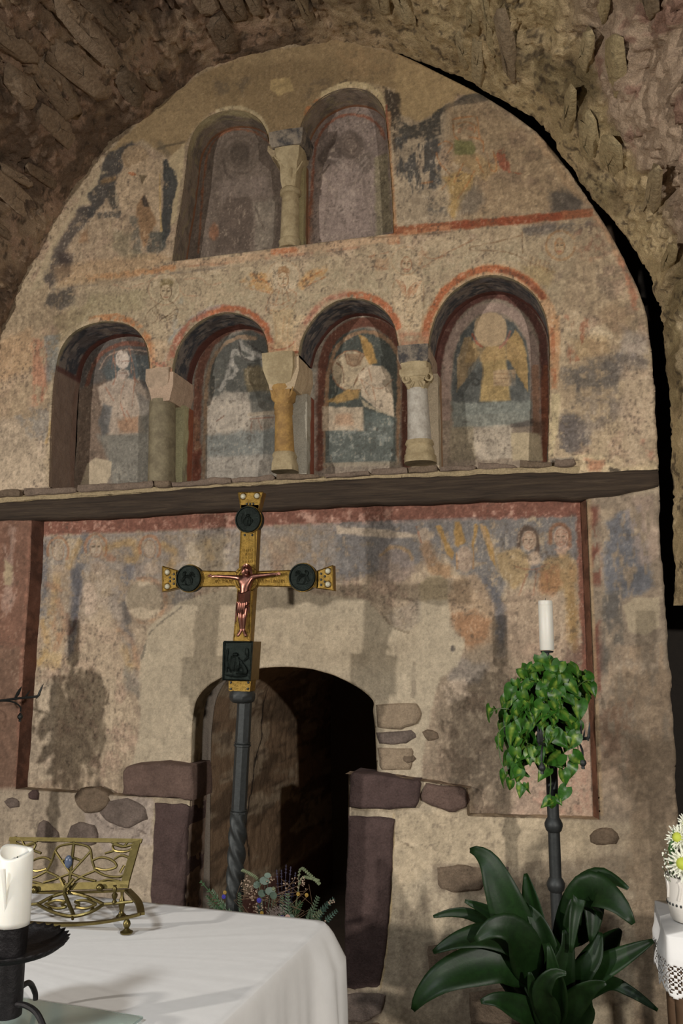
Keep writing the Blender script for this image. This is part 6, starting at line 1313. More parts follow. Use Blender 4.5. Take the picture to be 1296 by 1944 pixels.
# feet and balusters
fprof = [(0.017, 0), (0.018, 0.004), (0.010, 0.008), (0.006, 0.013), (0.009, 0.018), (0.011, 0.024), (0.009, 0.031), (0.005, 0.036), (0.006, 0.046)]
feet_z = W2(at(240, 1738, YB0))[2]; kf = feet_z/0.046
for p in (at(240, 1772, YB0), at(22, 1772, YB0)):
    q = W2(p); MB().lathe([(r, z*kf) for r, z in fprof], 16, (q[0], q[1], 0)).build('foot', BRASS, root)
for p in (at(232, 1690, YB1), at(28, 1690, YB1)):
    q = W2(p); kz = q[2]/0.046; MB().lathe([(r*0.9, z*kz) for r, z in fprof], 14, (q[0], q[1], 0)).build('foot', BRASS, root)
for px in (228, 26):
    q0 = bpt((px-8)/260, 0.55); MB().lathe([(0.006, 0), (0.008, 0.004), (0.004, 0.010), (0.008, 0.018), (0.009, 0.024), (0.004, 0.030), (0.007, 0.040), (0.004, 0.046), (0.006, 0.05)], 12, q0).build('baluster', BRASS, root)
# leaning panel
YP0, YP1 = YB1, YB1+0.075
pc = [np.array(at(18, 1590, YP1)), np.array(at(270, 1594, YP1)), np.array(at(243, 1684, YP0)), np.array(at(22, 1692, YP0))]
def ppt(u_, v_, dy=0.0):   # v 0 bottom, 1 top
    a = pc[3]*(1-u_)+pc[2]*u_; b = pc[0]*(1-u_)+pc[1]*u_; return W2(a*(1-v_)+b*v_, dy)
def flat(mb, pts, w, t=0.006):   # flat strip in the plane of the panel
    for (a, b), (wa, wb) in zip(zip(pts, pts[1:]), zip(w, w[1:])):
        pa, pb = Vector(ppt(*a)), Vector(ppt(*b)); d = (pb-pa).normalized(); nn = (Vector(ppt(1, 0))-Vector(ppt(0, 0))).cross(Vector(ppt(0, 1))-Vector(ppt(0, 0))).normalized(); sd = d.cross(nn)
        P = [pa-sd*wa-nn*t/2, pa+sd*wa-nn*t/2, pa+sd*wa+nn*t/2, pa-sd*wa+nn*t/2, pb-sd*wb-nn*t/2, pb+sd*wb-nn*t/2, pb+sd*wb+nn*t/2, pb-sd*wb+nn*t/2]
        mb.add(P, [(0, 3, 2, 1), (4, 5, 6, 7), (0, 1, 5, 4), (1, 2, 6, 5), (2, 3, 7, 6), (3, 0, 4, 7)])
pf_ = MB(); flat(pf_, [(0, 0.05), (1, 0.05)], [0.010, 0.010]); flat(pf_, [(0, 0.97), (1, 0.97)], [0.006, 0.006]); flat(pf_, [(0.03, 0), (0.03, 1)], [0.011, 0.011]); flat(pf_, [(0.965, 0), (0.965, 1)], [0.013, 0.013]); pf_.build('panel_frame', BRASS, root, False)
pw = MB()
def pt(pts, r=0.0040): pw.tube([ppt(*p) for p in smooth(pts, 6)], r, 6)
for m_ in (0, 1):
    f = (lambda p: p) if m_ == 0 else (lambda p: (1-p[0], p[1]))
    for pts in ([(0.5, 0.9), (0.38, 0.82), (0.34, 0.55), (0.30, 0.35)], [(0.5, 0.30), (0.42, 0.55), (0.36, 0.75)], [(0.34, 0.55), (0.27, 0.62), (0.18, 0.55), (0.14, 0.42), (0.22, 0.36), (0.30, 0.40)], [(0.05, 0.60), (0.12, 0.66), (0.17, 0.58)], [(0.05, 0.9), (0.12, 0.84), (0.20, 0.88), (0.18, 0.76), (0.10, 0.74), (0.05, 0.80)], [(0.12, 0.84), (0.10, 0.94)], [(0.12, 0.84), (0.22, 0.94)], [(0.18, 0.76), (0.25, 0.70)], [(0.30, 0.35), (0.20, 0.24), (0.08, 0.22), (0.05, 0.34)], [(0.30, 0.35), (0.40, 0.24), (0.46, 0.14)], [(0.08, 0.12), (0.18, 0.16), (0.28, 0.10)], [(0.5, 0.30), (0.38, 0.20), (0.28, 0.14)], [(0.5, 0.62), (0.42, 0.55)], [(0.08, 0.45), (0.10, 0.30)]):
        pt([f(p) for p in pts])
pt([(0.5, 0.06), (0.5, 0.94)], 0.005)
pw.build('panel_scrollwork', BRASS, root)
for u_ in (0.22, 0.78): q = ppt(u_, 0.03, -0.012); MB().sphere(q, 0.011, 10, 7).build('hinge_knob', BRASS, root)
q = ppt(0.49, 0.55, -0.012); MB().sphere(q, 0.013, 12, 8, (1, 0.7, 1.5)).build('boss', plain('blue_grey_enamel', (74, 84, 104), 0.25), root)
yk = MB(); q0 = bpt(0.51, 0.15); yk.tube([q0, ppt(0.5, -0.05, -0.02), ppt(0.5, 0.10, -0.02)], 0.006, 7); yk.tube([ppt(0.5, 0.05, -0.02), ppt(0.45, 0.24, -0.02)], 0.005, 6); yk.tube([ppt(0.5, 0.05, -0.02), ppt(0.56, 0.24, -0.02)], 0.005, 6); yk.build('prop', BRASS, root)

# ------------------------------------------------------------------ foreground candle, its holder, sheet of glass
WAX = plain('ivory_wax', (232, 228, 216), 0.45, 0, 0.03, 30, 0.05, 0.002)
WAX.node_tree.nodes['Principled BSDF'].inputs['Subsurface Weight'].default_value = 0.3; WAX.node_tree.nodes['Principled BSDF'].inputs['Subsurface Radius'].default_value = (0.02, 0.015, 0.01)
D0 = 1.78; cT = atd(29, 1645, D0); cBm = atd(24, 1752, D0); mpx = D0/FPX*1.03; r0 = 31*mpx
cx, cy = (cT[0]+cBm[0])/2, (cT[1]+cBm[1])/2; zt, zc, ztray, zst = cT[2], cBm[2], atd(20, 1800, D0)[2], ZT+0.015
cd = empty('candle', (cx, cy, zc), 'thick white pillar candle with a melted hollow top in the near left foreground', 'candle')
V = []; F = []; n = 36
prof = [(r0, 0), (r0, 0.01), (r0*1.0, zt-zc-0.02), (r0*0.99, zt-zc+0.024), (r0*0.93, zt-zc+0.030), (r0*0.84, zt-zc+0.024), (r0*0.6, zt-zc+0.008), (0.002, zt-zc+0.004)]
for i, (r, z) in enumerate(prof):
    for k_ in range(n):
        a = 2*math.pi*k_/n; dz = 0.007*math.cos(a-2.2)+0.004*math.cos(2*a) if i >= 3 else 0; V.append((r*math.cos(a), r*math.sin(a), z+(dz if i < 6 else dz*0.3)+0.0))
for i in range(len(prof)-1):
    for k_ in range(n): F.append((i*n+k_, i*n+(k_+1) % n, (i+1)*n+(k_+1) % n, (i+1)*n+k_))
F.append(tuple(reversed(range(n)))); F.append(tuple(range((len(prof)-1)*n, len(prof)*n)))
npmesh('wax_body', V, F, WAX, cd)
MB().tube([(0, 0, zt-zc), (0.002, 0.001, zt-zc+0.012), (0.005, -0.002, zt-zc+0.018)], 0.0015, 6).build('wick', IRON, cd)
dr_ = MB(); P = []
for (px, py) in ((8, 1650), (10, 1700), (9, 1760), (4, 1800), (2, 1822)):
    q = atd(px, py, D0-0.036); P.append((q[0]-cx, q[1]-cy, q[2]-zc))
dr_.tube(smooth(P, 4), 0.0026, 6); dr_.build('wax_drip', WAX, cd)
BIRON = plain('wrought_iron_black', (34, 31, 31), 0.55, 0.6, 0.5, 18, 0.6, 0.006)
ch = empty('candlestick', (cx, cy, zst), 'black wrought iron candlestick with crimped drip tray holding the near candle', 'candlestick')
MB().lathe([(r0*0.86, ztray-zst-0.01), (r0*0.90, ztray-zst+0.01), (r0*0.93, zc-zst-0.004), (r0*0.93, zc-zst-0.002), (r0*0.5, zc-zst-0.003)], 28, (0, 0, 0)).build('cup', BIRON, ch)
V = []; F = []; n = 96; rt = 100*mpx
for i, (r, z) in enumerate(((0.25, -0.006), (0.6, -0.004), (0.85, 0.004), (0.95, 0.012), (1.0, 0.020), (0.985, 0.021), (0.94, 0.014), (0.85, 0.007), (0.6, -0.001), (0.25, -0.003))):
    for k_ in range(n):
        a = 2*math.pi*k_/n; w = (0.035*math.cos(a*32) if 2 <= i <= 7 else 0)*(1.0 if i in (3, 4, 5, 6) else 0.3); V.append((rt*(r+w)*math.cos(a), rt*(r+w)*math.sin(a), z+ztray-zst+w*0.05))
for i in range(9):
    for k_ in range(n): F.append((i*n+k_, i*n+(k_+1) % n, (i+1)*n+(k_+1) % n, (i+1)*n+k_))
F.append(tuple(reversed(range(n)))); F.append(tuple(range(9*n, 10*n)))
npmesh('drip_tray', V, F, BIRON, ch)
MB().lathe([(r0*0.82, 0.03), (r0*0.84, 0.06), (r0*0.84, ztray-zst-0.02), (r0*0.80, ztray-zst)], 24).build('stem', BIRON, ch)
for a in (-20, 100, 220):
    a = math.radians(a); dx, dy = math.cos(a), math.sin(a); lg = MB(); pts = smooth([(dx*0.02, dy*0.02, 0.055), (dx*0.06, dy*0.06, 0.062), (dx*0.10, dy*0.10, 0.055), (dx*0.13, dy*0.13, 0.025), (dx*0.135, dy*0.135, 0.008)], 5)
    lg.tube(pts, 0.006, 8); lg.build('leg', BIRON, ch)
m, nt_, bs = newmat('pale_glass'); bs.inputs['Base Color'].default_value = (0.80, 0.93, 0.88, 1); bs.inputs['Transmission Weight'].default_value = 0.85; bs.inputs['Roughness'].default_value = 0.08; bs.inputs['IOR'].default_value = 1.45
gR = atz(272, 1936, ZT+0.006)[:2]; gc = gR+eb*0.33+er*0.22
gl = MB().box((0, 0, 0), (0.66, 0.44, 0.006), bev=0.0015).build('glass_sheet', m, None, False); gl.location = (gc[0], gc[1], ZT+0.0105); gl.rotation_euler = (0, 0, rzA); setp(gl, 'clear glass sheet with greenish edges lying on the altar cloth under the candlestick', 'glass sheet')
# ------------------------------------------------------------------ wrought iron candle stands with trailing plants
def leafmat(name, rough, coat=0.0, var=0.25):
    m, nt_, bs = newmat(name); a = N(nt_, 'ShaderNodeAttribute', attribute_name='paint')
    f = ramp(nt_, noise(nt_, 60, 4, 0.6), [(0.3, (1-var,)*3), (0.7, (1+var,)*3)]); nt_.links.new(mixc(nt_, 1.0, a.outputs[0], f, 'MULTIPLY'), bs.inputs['Base Color'])
    bs.inputs['Roughness'].default_value = rough; bs.inputs['Coat Weight'].default_value = coat; bs.inputs['Specular IOR Level'].default_value = 0.3
    bump(nt_, bs, noise(nt_, 90, 3, 0.5), 0.15, 0.002); return m
POTHOS = leafmat('variegated_leaf', 0.38); ASPI = leafmat('aspidistra_leaf', 0.48, 0.0, 0.2); STEM = plain('green_stem', (70, 92, 44), 0.5)
def heart_mesh(seed):
    rs = random.Random(seed); V = []; C = []; F = []; rows = 9; cols = 5
    fold, droop, curl = rs.uniform(0.15, 0.45), rs.uniform(0.15, 0.5), rs.uniform(-0.25, 0.25); st0 = rs.uniform(-0.5, 0.5); stw = rs.uniform(0.12, 0.45)
    for i in range(rows):
        t = i/(rows-1); w = 0.42*math.sin(math.pi*min(1, (t*0.93+0.07))**0.62)*(1-0.15*t); back = 0.12*(1-t)**3
        for j in range(cols):
            q = (j-(cols-1)/2)/((cols-1)/2); x = q*w; y = t-abs(q)*back*1.4-0.02; z = abs(q)*w*fold-droop*t*t+curl*q*t*0.3+0.05*math.sin(6*t+2*q)
            V.append((x, y, z)); yl = max(0, 1-abs(q-st0)/stw)*rs.uniform(0.2, 1.0); g = np.array(s2l((46, 88, 25)))*rs.uniform(0.8, 1.15); C.append(g*(1-yl*0.7)+np.array(s2l((158, 178, 72)))*yl*0.7)
    for i in range(rows-1):
        for j in range(cols-1): F.append((i*cols+j, i*cols+j+1, (i+1)*cols+j+1, (i+1)*cols+j))
    me = bpy.data.meshes.new('leaf'); me.from_pydata(V, [], F); me.update(); me.polygons.foreach_set('use_smooth', np.ones(len(F), bool))
    a = me.color_attributes.new('paint', 'FLOAT_COLOR', 'POINT'); a.data.foreach_set('color', np.concatenate([np.array(C), np.ones((len(C), 1))], 1).astype(np.float32).ravel()); me.materials.append(POTHOS); return me
HM = [heart_mesh(600+i) for i in range(9)]
YS = -0.45; SX = at(1048, 1500, YS)[0]
def zy(py, px=1048, Y=YS): return at(px, py, Y)[2]
pm = 1/450.0
def make_stand(loc, arms, label, group='wrought iron candle stands before the wall'):
    r = empty('candle_stand', loc, label, 'candle stand', group)
    z0, zk = zy(1560), zy(1678); zr = zy(1400)
    MB().lathe([(0.020, 0.06), (0.021, 0.3), (0.023, zk-0.05), (0.023, z0), (0.023, zr-0.05), (0.016, zr), (0.010, zr+0.03), (0.0085, zy(1238))], 16).build('pole', IRON, r)
    for zz in (zy(1565), zk, zy(1800)): MB().lathe([(0.022, zz-0.030), (0.030, zz-0.022), (0.035, zz-0.006), (0.035, zz+0.004), (0.029, zz+0.018), (0.022, zz+0.028)], 12).build('knop', IRON, r)
    MB().lathe([(0.006, zy(1238)-0.004), (0.024, zy(1238)-0.002), (0.026, zy(1236)), (0.010, zy(1235))], 16).build('pricket_plate', IRON, r)
    for k_ in range(3):
        a = math.radians(90+120*k_); d = (math.cos(a), math.sin(a)); MB().tube(smooth([(d[0]*0.015, d[1]*0.015, 0.16), (d[0]*0.07, d[1]*0.07, 0.17), (d[0]*0.15, d[1]*0.15, 0.07), (d[0]*0.20, d[1]*0.20, 0.014), (d[0]*0.25, d[1]*0.25, 0.013)], 5), 0.012, 8).build('foot', IRON, r)
    for (deg, R, dz) in arms:
        a = math.radians(deg); d = (math.cos(a), math.sin(a)); za = zy(1347)+dz; k = R/0.34
        P3 = lambda rr, z, s_=0.0: (d[0]*rr*k-d[1]*s_, d[1]*rr*k+d[0]*s_, za+z)
        am = MB(); am.tube(smooth([P3(0.012, -0.05), P3(0.10, -0.012), P3(0.20, 0.0), P3(0.27, 0.010), P3(0.325, 0.016), P3(0.335, 0.03)], 5), 0.0062, 7); arm = am.build('arm', IRON, r)
        for (rr, h, w) in ((0.335, 0.065, 0.006), (0.262, 0.055, 0.009), (0.292, 0.035, 0.004), (0.15, 0.05, 0.008)):
            MB().tube([P3(rr-0.01, 0.005), P3(rr, 0.012+h*0.35), P3(rr+0.006, 0.012+h*0.7), P3(rr+0.012, 0.012+h)], [w*0.5, w, w*0.7, 0.0008], 6).build('iron_leaf', IRON, arm)
        MB().tube(smooth([P3(0.20, 0.0), P3(0.245, -0.006), P3(0.272, -0.03), P3(0.274, -0.055)], 5), 0.0042, 6).build('curl', IRON, arm)
        c_ = P3(0.274, -0.058); MB().lathe([(0.003, 0.0), (0.006, -0.006), (0.012, -0.014), (0.0135, -0.022), (0.009, -0.030), (0.006, -0.033), (0.0065, -0.042), (0.005, -0.043)], 10, c_).build('bell_drop', IRON, arm)
    return r
LBL = 'tall black wrought iron candle stand behind the trailing plant on the right'
stand = make_stand((SX, YS, 0), [(75, 0.30, -0.02), (205, 0.19, -0.11), (318, 0.20, -0.11), (262, 0.26, -0.12)], LBL)
STX, STY = -2.86, -0.62
make_stand((STX, STY, 0), [(44, 0.47, -0.01), (165, 0.22, 0.0), (285, 0.22, 0.0)], 'wrought iron candle stand whose leafy arm reaches in at the left edge')
def make_candle(x, y, z, label):
    r = empty('candle', (x, y, z), label, 'candle', 'candles on the iron stands'); h = zy(1139)-zy(1233)
    MB().lathe([(0.0275, 0), (0.029, 0.003), (0.029, h-0.022), (0.0282, h-0.02), (0.029, h-0.018), (0.029, h-0.006), (0.027, h), (0.010, h-0.003), (0.001, h-0.003)], 28).build('wax_body', WAX, r)
    MB().tube([(0, 0, h-0.004), (0.001, 0, h+0.006), (0.003, 0, h+0.010)], 0.0014, 5).build('wick', IRON, r); return r
make_candle(SX, YS, zy(1235)+0.002, 'slim white pillar candle on top of the right candle stand')
make_candle(STX, STY, zy(1235)+0.002, 'white pillar candle on the stand just beyond the left edge')
POLY = [(957, 1322), (975, 1292), (1000, 1268), (1030, 1256), (1062, 1256), (1095, 1268), (1122, 1285), (1128, 1315), (1112, 1345), (1102, 1375), (1104, 1400), (1088, 1420), (1075, 1440), (1062, 1462), (1040, 1460), (1018, 1452), (1000, 1470), (982, 1482), (960, 1462), (944, 1432), (940, 1405), (948, 1380), (945, 1350)]
EXTRA = [(925, 1358, 1), (938, 1350, .6), (1048, 1530, .8), (1036, 1524, .8), (1068, 1510, 1.2), (1060, 1520, .7), (1086, 1462, 1), (1100, 1442, 1.1), (1050, 1445, 1.4), (1030, 1470, 1), (1072, 1478, 1), (952, 1480, .9), (966, 1492, .9), (988, 1502, .8), (1000, 1498, .6), (955, 1450, 1), (946, 1408, .9), (1002, 1272, 1), (1120, 1290, 1), (1125, 1310, 1.1), (975, 1450, 1), (990, 1462, 1.1), (980, 1432, 1.1), (1005, 1440, 1.1), (1012, 1282, 1), (1085, 1272, 1), (1060, 1266, 1), (1040, 1268, 1), (965, 1318, 1), (960, 1340, 1)]
pr = empty('trailing_plant', (SX, YS, zy(1400)), 'trailing variegated green pothos hanging over the right candle stand', 'plant', 'trailing plants on the candle stands')
pot = MB(); pot.lathe([(0.050, -0.002), (0.060, 0.01), (0.075, 0.09), (0.078, 0.095), (0.070, 0.095), (0.058, 0.03)], 20, (0, 0, 0.02)); pot.build('pot', plain('dark_clay', (58, 48, 40), 0.8), pr)
rp = random.Random(21); pp = np.array(POLY, float); cand = []
while len(cand) < 235:
    x, y = rp.uniform(938, 1128), rp.uniform(1256, 1485)
    if sdf(np.array([x]), np.array([y]), pp)[0] > 5 and all((x-c[0])**2+(y-c[1])**2 > (8 if len(cand) < 150 else 3.5)**2 for c in cand):
        if y > 1400 and rp.random() < 0.35 or (y > 1385 and 1005 < x < 1035 and rp.random() < 0.7): continue
        cand.append((x, y, rp.uniform(0.8, 1.25)))
leaves = []
for i, (x, y, sc) in enumerate(cand+EXTRA):
    qx = (x-1040)/95.0; qy = (y-1340)/95.0; dome = math.sqrt(max(0.04, 1-min(1, qx*qx*0.9)-min(0.85, max(0, -qy)**2*0.8)))*0.17
    dep = dome*rp.choice((1, 1, 0.8, 0.6, 0.4, 0.1, -0.3)) if i < len(cand) else dome*0.9
    P = at(x, y, YS-dep); o = bpy.data.objects.new('leaf', HM[rp.randrange(9)]); COL.objects.link(o); o.parent = pr
    out = Vector((qx*0.7+rp.uniform(-0.4, 0.4), -0.7-0.3*rp.random(), 0.25-0.15*qy+rp.uniform(-0.6, 0.7))).normalized()
    dn = Vector((qx*0.8+rp.uniform(-0.7, 0.7), rp.uniform(-0.5, 0.2), -0.9+rp.uniform(-0.3, 0.7)*(1 if qy < -0.4 else 0.5)+(1.1 if qy < -0.72 and rp.random() < 0.6 else 0)))
    dn = (dn-out*dn.dot(out)).normalized(); rt_ = dn.cross(out)
    s0 = 0.064*sc*rp.uniform(0.8, 1.15); Rm = Matrix((rt_, dn, out)).transposed().to_4x4()
    base = Vector(P)-dn*s0*0.5-Vector(pr.location); o.matrix_local = Matrix.Translation(base)@Rm@Matrix.Diagonal((s0, s0, s0, 1)); leaves.append(base)
for tgt in ([(1045, 1370), (1000, 1400), (975, 1450), (968, 1490)], [(1045, 1370), (955, 1380), (948, 1430), (960, 1470)], [(1045, 1370), (1040, 1440), (1045, 1480), (1042, 1525)], [(1045, 1370), (1065, 1430), (1075, 1480), (1066, 1508)], [(1045, 1370), (1090, 1400), (1098, 1440)], [(1045, 1370), (960, 1345), (930, 1354)], [(1045, 1370), (1000, 1300), (1003, 1275)], [(1045, 1370), (1100, 1300), (1122, 1292)], [(1045, 1370), (985, 1440), (990, 1500)]):
    pts = [at(p[0], p[1], YS-(0.10 if k_ else 0.03)) for k_, p in enumerate(tgt)]; MB().tube(smooth([tuple(np.array(p)-np.array(pr.location)) for p in pts], 5), 0.0022, 5).build('vine', STEM, pr)
pl2 = copy_tree(pr); pl2.location = (STX-0.005, STY, zy(1400)); pl2.rotation_euler = (0, 0, math.radians(35)); pl2['label'] = 'second trailing plant on the stand just beyond the left edge'

# ------------------------------------------------------------------ broad leaved plant on the floor
YA = -0.95
ar = at(1052, 1985, YA); ab = empty('aspidistra', (ar[0], YA, 0.0), 'large dark green broad leaved aspidistra on the floor at lower right', 'plant')
MB().lathe([(0.13, 0.002), (0.145, 0.02), (0.17, ar[2]-0.06), (0.185, ar[2]-0.05), (0.185, ar[2]-0.005), (0.165, ar[2]), (0.15, ar[2]-0.05)], 28).build('pot', plain('glazed_dark_pot', (62, 50, 42), 0.4), ab)
MB().lathe([(0.15, ar[2]-0.05), (0.155, ar[2]-0.03), (0.01, ar[2]-0.022)], 20).build('soil', plain('potting_soil', (40, 32, 26), 0.95), ab)
def blade(pts, wpx, t0=0.35, bend=0.25, twist=0.0, shade=1.0, seed=0, tipw=0.0):
    """pts: (px, py, dY) along the spine, first at the root"""
    P = [np.array(at(p[0], p[1], YA+p[2])) for p in pts]; P = np.array(smooth([tuple(p) for p in P], 6)); P, s_ = resample(P, max(0.012, np.sqrt(((P[1:]-P[:-1])**2).sum(1)).sum()/30)); n = len(P)
    rs = np.random.RandomState(seed); V = []; C = []; F = []; K = 7; wm = wpx/FPX*3.1
    T = np.gradient(P, axis=0); T /= np.linalg.norm(T, axis=1, keepdims=True)
    for i in range(n):
        t = i/(n-1); view = P[i]-EYE; view /= np.linalg.norm(view); sd = np.cross(T[i], view); L_ = np.linalg.norm(sd); sd = sd/(L_+1e-6); nr = np.cross(sd, T[i])
        a = twist*(0.4+0.6*t); sd2 = sd*math.cos(a)+nr*math.sin(a); nr2 = np.cross(sd2, T[i])
        if t < t0: w = 0.004+0.002*t
        else:
            q = (t-t0)/(1-t0); w = 0.004+wm*0.5*(math.sin(math.pi*min(1, q**0.72*0.97+0.02))**0.8)*(1-0.1*q)
        for j in range(K):
            c = (j-(K-1)/2)/((K-1)/2); V.append(P[i]+sd2*c*w+nr2*(-abs(c)*w*bend+0.05*w*math.sin(9*t+seed)*c)-np.array([ar[0], YA, 0]))
            k_ = shade*(0.78+0.35*((j*37+seed*13) % 5)/5.0)*(0.9+0.2*rs.rand()); C.append(np.array(s2l((20, 43, 13)))*k_)
    for i in range(n-1):
        for j in range(K-1): F.append((i*K+j, i*K+j+1, (i+1)*K+j+1, (i+1)*K+j))
    o = npmesh('leaf', V, F, ASPI, ab, True, np.array(C)); sl_ = o.modifiers.new('thick', 'SOLIDIFY'); sl_.thickness = 0.0012; return o
R0 = (1050, 1985, 0)
BL = [([R0, (1015, 1870, -.05), (985, 1780, -.10), (955, 1700, -.12), (930, 1640, -.10), (908, 1618, -.07), (892, 1614, -.05)], 66, .34, .2, .15, 1.05),
      ([R0, (1035, 1870, -.02), (1020, 1780, -.06), (1010, 1715, -.06), (998, 1658, -.04)], 50, .40, .35, .5, 1.3),
      ([R0, (1062, 1850, .05), (1078, 1760, .02), (1100, 1695, -.02), (1135, 1664, -.08), (1165, 1672, -.12), (1192, 1688, -.16)], 44, .30, .3, .5, .95),
      ([R0, (1075, 1850, .0), (1100, 1740, -.05), (1122, 1692, -.10), (1150, 1700, -.16), (1178, 1722, -.2), (1202, 1754, -.22)], 66, .45, .2, .1, .9),
      ([R0, (1020, 1880, -.08), (985, 1800, -.14), (930, 1778, -.18), (870, 1786, -.22), (822, 1808, -.24)], 46, .40, .25, -.4, .8),
      ([R0, (1010, 1890, -.10), (960, 1832, -.16), (900, 1836, -.2), (840, 1858, -.25), (800, 1892, -.27), (784, 1918, -.27)], 62, .38, .25, -.3, 1.1),
      ([R0, (1010, 1880, -.10), (995, 1800, -.18), (970, 1764, -.22), (935, 1762, -.25), (902, 1786, -.26)], 56, .42, .2, -.2, .85),
      ([R0, (1040, 1880, -.08), (1035, 1800, -.12), (1020, 1750, -.12), (995, 1715, -.10)], 46, .38, .3, .2, .9),
      ([R0, (1085, 1900, -.05), (1125, 1850, -.08), (1180, 1818, -.10), (1240, 1786, -.12)], 40, .30, .3, .3, 1.15),
      ([R0, (1080, 1900, .03), (1120, 1850, .05), (1150, 1800, .05), (1178, 1764, .03)], 60, .35, .25, .1, .75),
      ([R0, (1090, 1915, -.02), (1150, 1868, -.05), (1195, 1882, -.08), (1248, 1918, -.1)], 18, .40, .2, .1, .9),
      ([R0, (1075, 1920, -.12), (1100, 1890, -.16), (1125, 1872, -.2), (1150, 1866, -.22)], 40, .3, .25, -.3, .9),
      ([R0, (1010, 1930, -.14), (970, 1908, -.2), (940, 1898, -.24), (912, 1902, -.26)], 40, .3, .25, -.2, 1.0),
      ([R0, (1035, 1925, -.14), (1015, 1880, -.18), (1005, 1845, -.2)], 34, .25, .3, .3, .9),
      ([R0, (1000, 1850, .02), (965, 1770, .0), (930, 1732, -.02), (882, 1710, -.03)], 26, .45, .25, .2, 1.1),
      ([R0, (1010, 1860, .05), (960, 1775, .05), (900, 1738, .03), (860, 1732, .02), (822, 1740, .0)], 18, .55, .2, .2, .9),
      ([R0, (1070, 1850, -.05), (1082, 1760, -.1), (1098, 1706, -.12), (1090, 1740, -.16), (1083, 1808, -.18)], 22, .5, .3, .3, .9),
      ([R0, (1075, 1850, .02), (1095, 1740, .0), (1118, 1696, -.04), (1126, 1730, -.08), (1122, 1790, -.1)], 44, .52, .3, .2, .8),
      ([R0, (1045, 1900, .03), (1050, 1820, .05), (1072, 1770, .06), (1090, 1730, .06)], 36, .3, .3, .6, .8),
      ([R0, (1030, 1900, .02), (1000, 1840, .02), (970, 1800, .0), (945, 1755, -.02)], 50, .35, .25, .1, .75),
      ([R0, (1060, 1900, -.1), (1065, 1850, -.14), (1075, 1800, -.15), (1070, 1765, -.15)], 44, .3, .3, -.3, .7),
      ([R0, (1085, 1900, -.08), (1105, 1850, -.12), (1130, 1815, -.12), (1140, 1770, -.1)], 40, .35, .3, .4, .8),
      ([R0, (1040, 1920, -.15), (1030, 1880, -.2), (1050, 1850, -.22), (1075, 1848, -.24)], 36, .3, .3, .1, .85),
      ([R0, (1020, 1900, -.02), (985, 1850, -.04), (950, 1815, -.05), (905, 1800, -.06)], 40, .35, .3, .1, .7),
      ([R0, (1100, 1930, -.05), (1105, 1900, -.08), (1110, 1870, -.1), (1112, 1850, -.1)], 40, .25, .3, .1, .8),
      ([R0, (1000, 1940, .02), (980, 1880, .02), (950, 1850, .0), (925, 1838, .0)], 34, .35, .3, .1, .75),
      ([R0, (1060, 1890, -.16), (1052, 1840, -.2), (1046, 1810, -.21), (1040, 1790, -.2)], 34, .3, .3, .5, .95)]
for i, b in enumerate(BL): blade(*b, seed=i)

# ------------------------------------------------------------------ bouquet standing in the doorway
YFL = -1.02
fr0 = at(505, 1790, YFL); fa = empty('flower_arrangement', (fr0[0], YFL, 0), 'low mixed bouquet of grey green sprigs and tiny dried flowers behind the altar', 'flowers')
zp = at(505, 1775, YFL)[2]; MB().lathe([(0.10, 0.002), (0.12, 0.05), (0.14, zp-0.10), (0.13, zp-0.02), (0.12, zp-0.03)], 24).build('pot', plain('dark_basket', (50, 42, 34), 0.85), fa)
SPR = [plain('grey_green_sprig', (84, 102, 78), 0.6), plain('blue_green_sprig', (58, 80, 68), 0.6), plain('deep_green_sprig', (60, 88, 56), 0.6), plain('olive_bud', (106, 114, 84), 0.6)]
def fo(px, py, dy): p = at(px, py, YFL+dy); return Vector((p[0]-fr0[0], p[1]-YFL, p[2]))
rf = random.Random(31); rootp = Vector((0, 0, zp-0.02))
def sprig(a, b, n, ln, mat, wid=0.35, bend=0.0):
    a, b = Vector(a), Vector(b); mid = (a+b)/2+Vector((bend, 0, abs(bend)*0.6)); P = [Vector(p) for p in smooth([rootp*0.6+a*0.4, a, mid, b], 6)]
    m_ = MB(); m_.tube(P, 0.0014, 5); st = P[6:]
    for k_ in range(n):
        t = k_/(n-1); i = min(len(st)-2, int(t*(len(st)-1))); p = st[i]; d = (st[i+1]-st[i]).normalized()
        for sg in (-1, 1):
            sd = d.cross(Vector((0, -1, 0.2))).normalized()*sg; l = ln*(1-0.55*t); tip = p+(d*0.75+sd*0.75+Vector((0, -0.3, 0))).normalized()*l; u_ = d.cross(sd).normalized()*l*wid*0.5; c_ = p+(tip-p)*0.5
            w_ = (tip-p).cross(u_).normalized()*l*wid*0.5
            m_.add([p, c_+u_, c_+w_, c_-u_*0.6, c_-w_, tip], [(0, 2, 1), (0, 1, 4), (0, 4, 3), (0, 3, 2), (5, 1, 2), (5, 4, 1), (5, 3, 4), (5, 2, 3)])
    return m_.build('sprig', mat, fa)
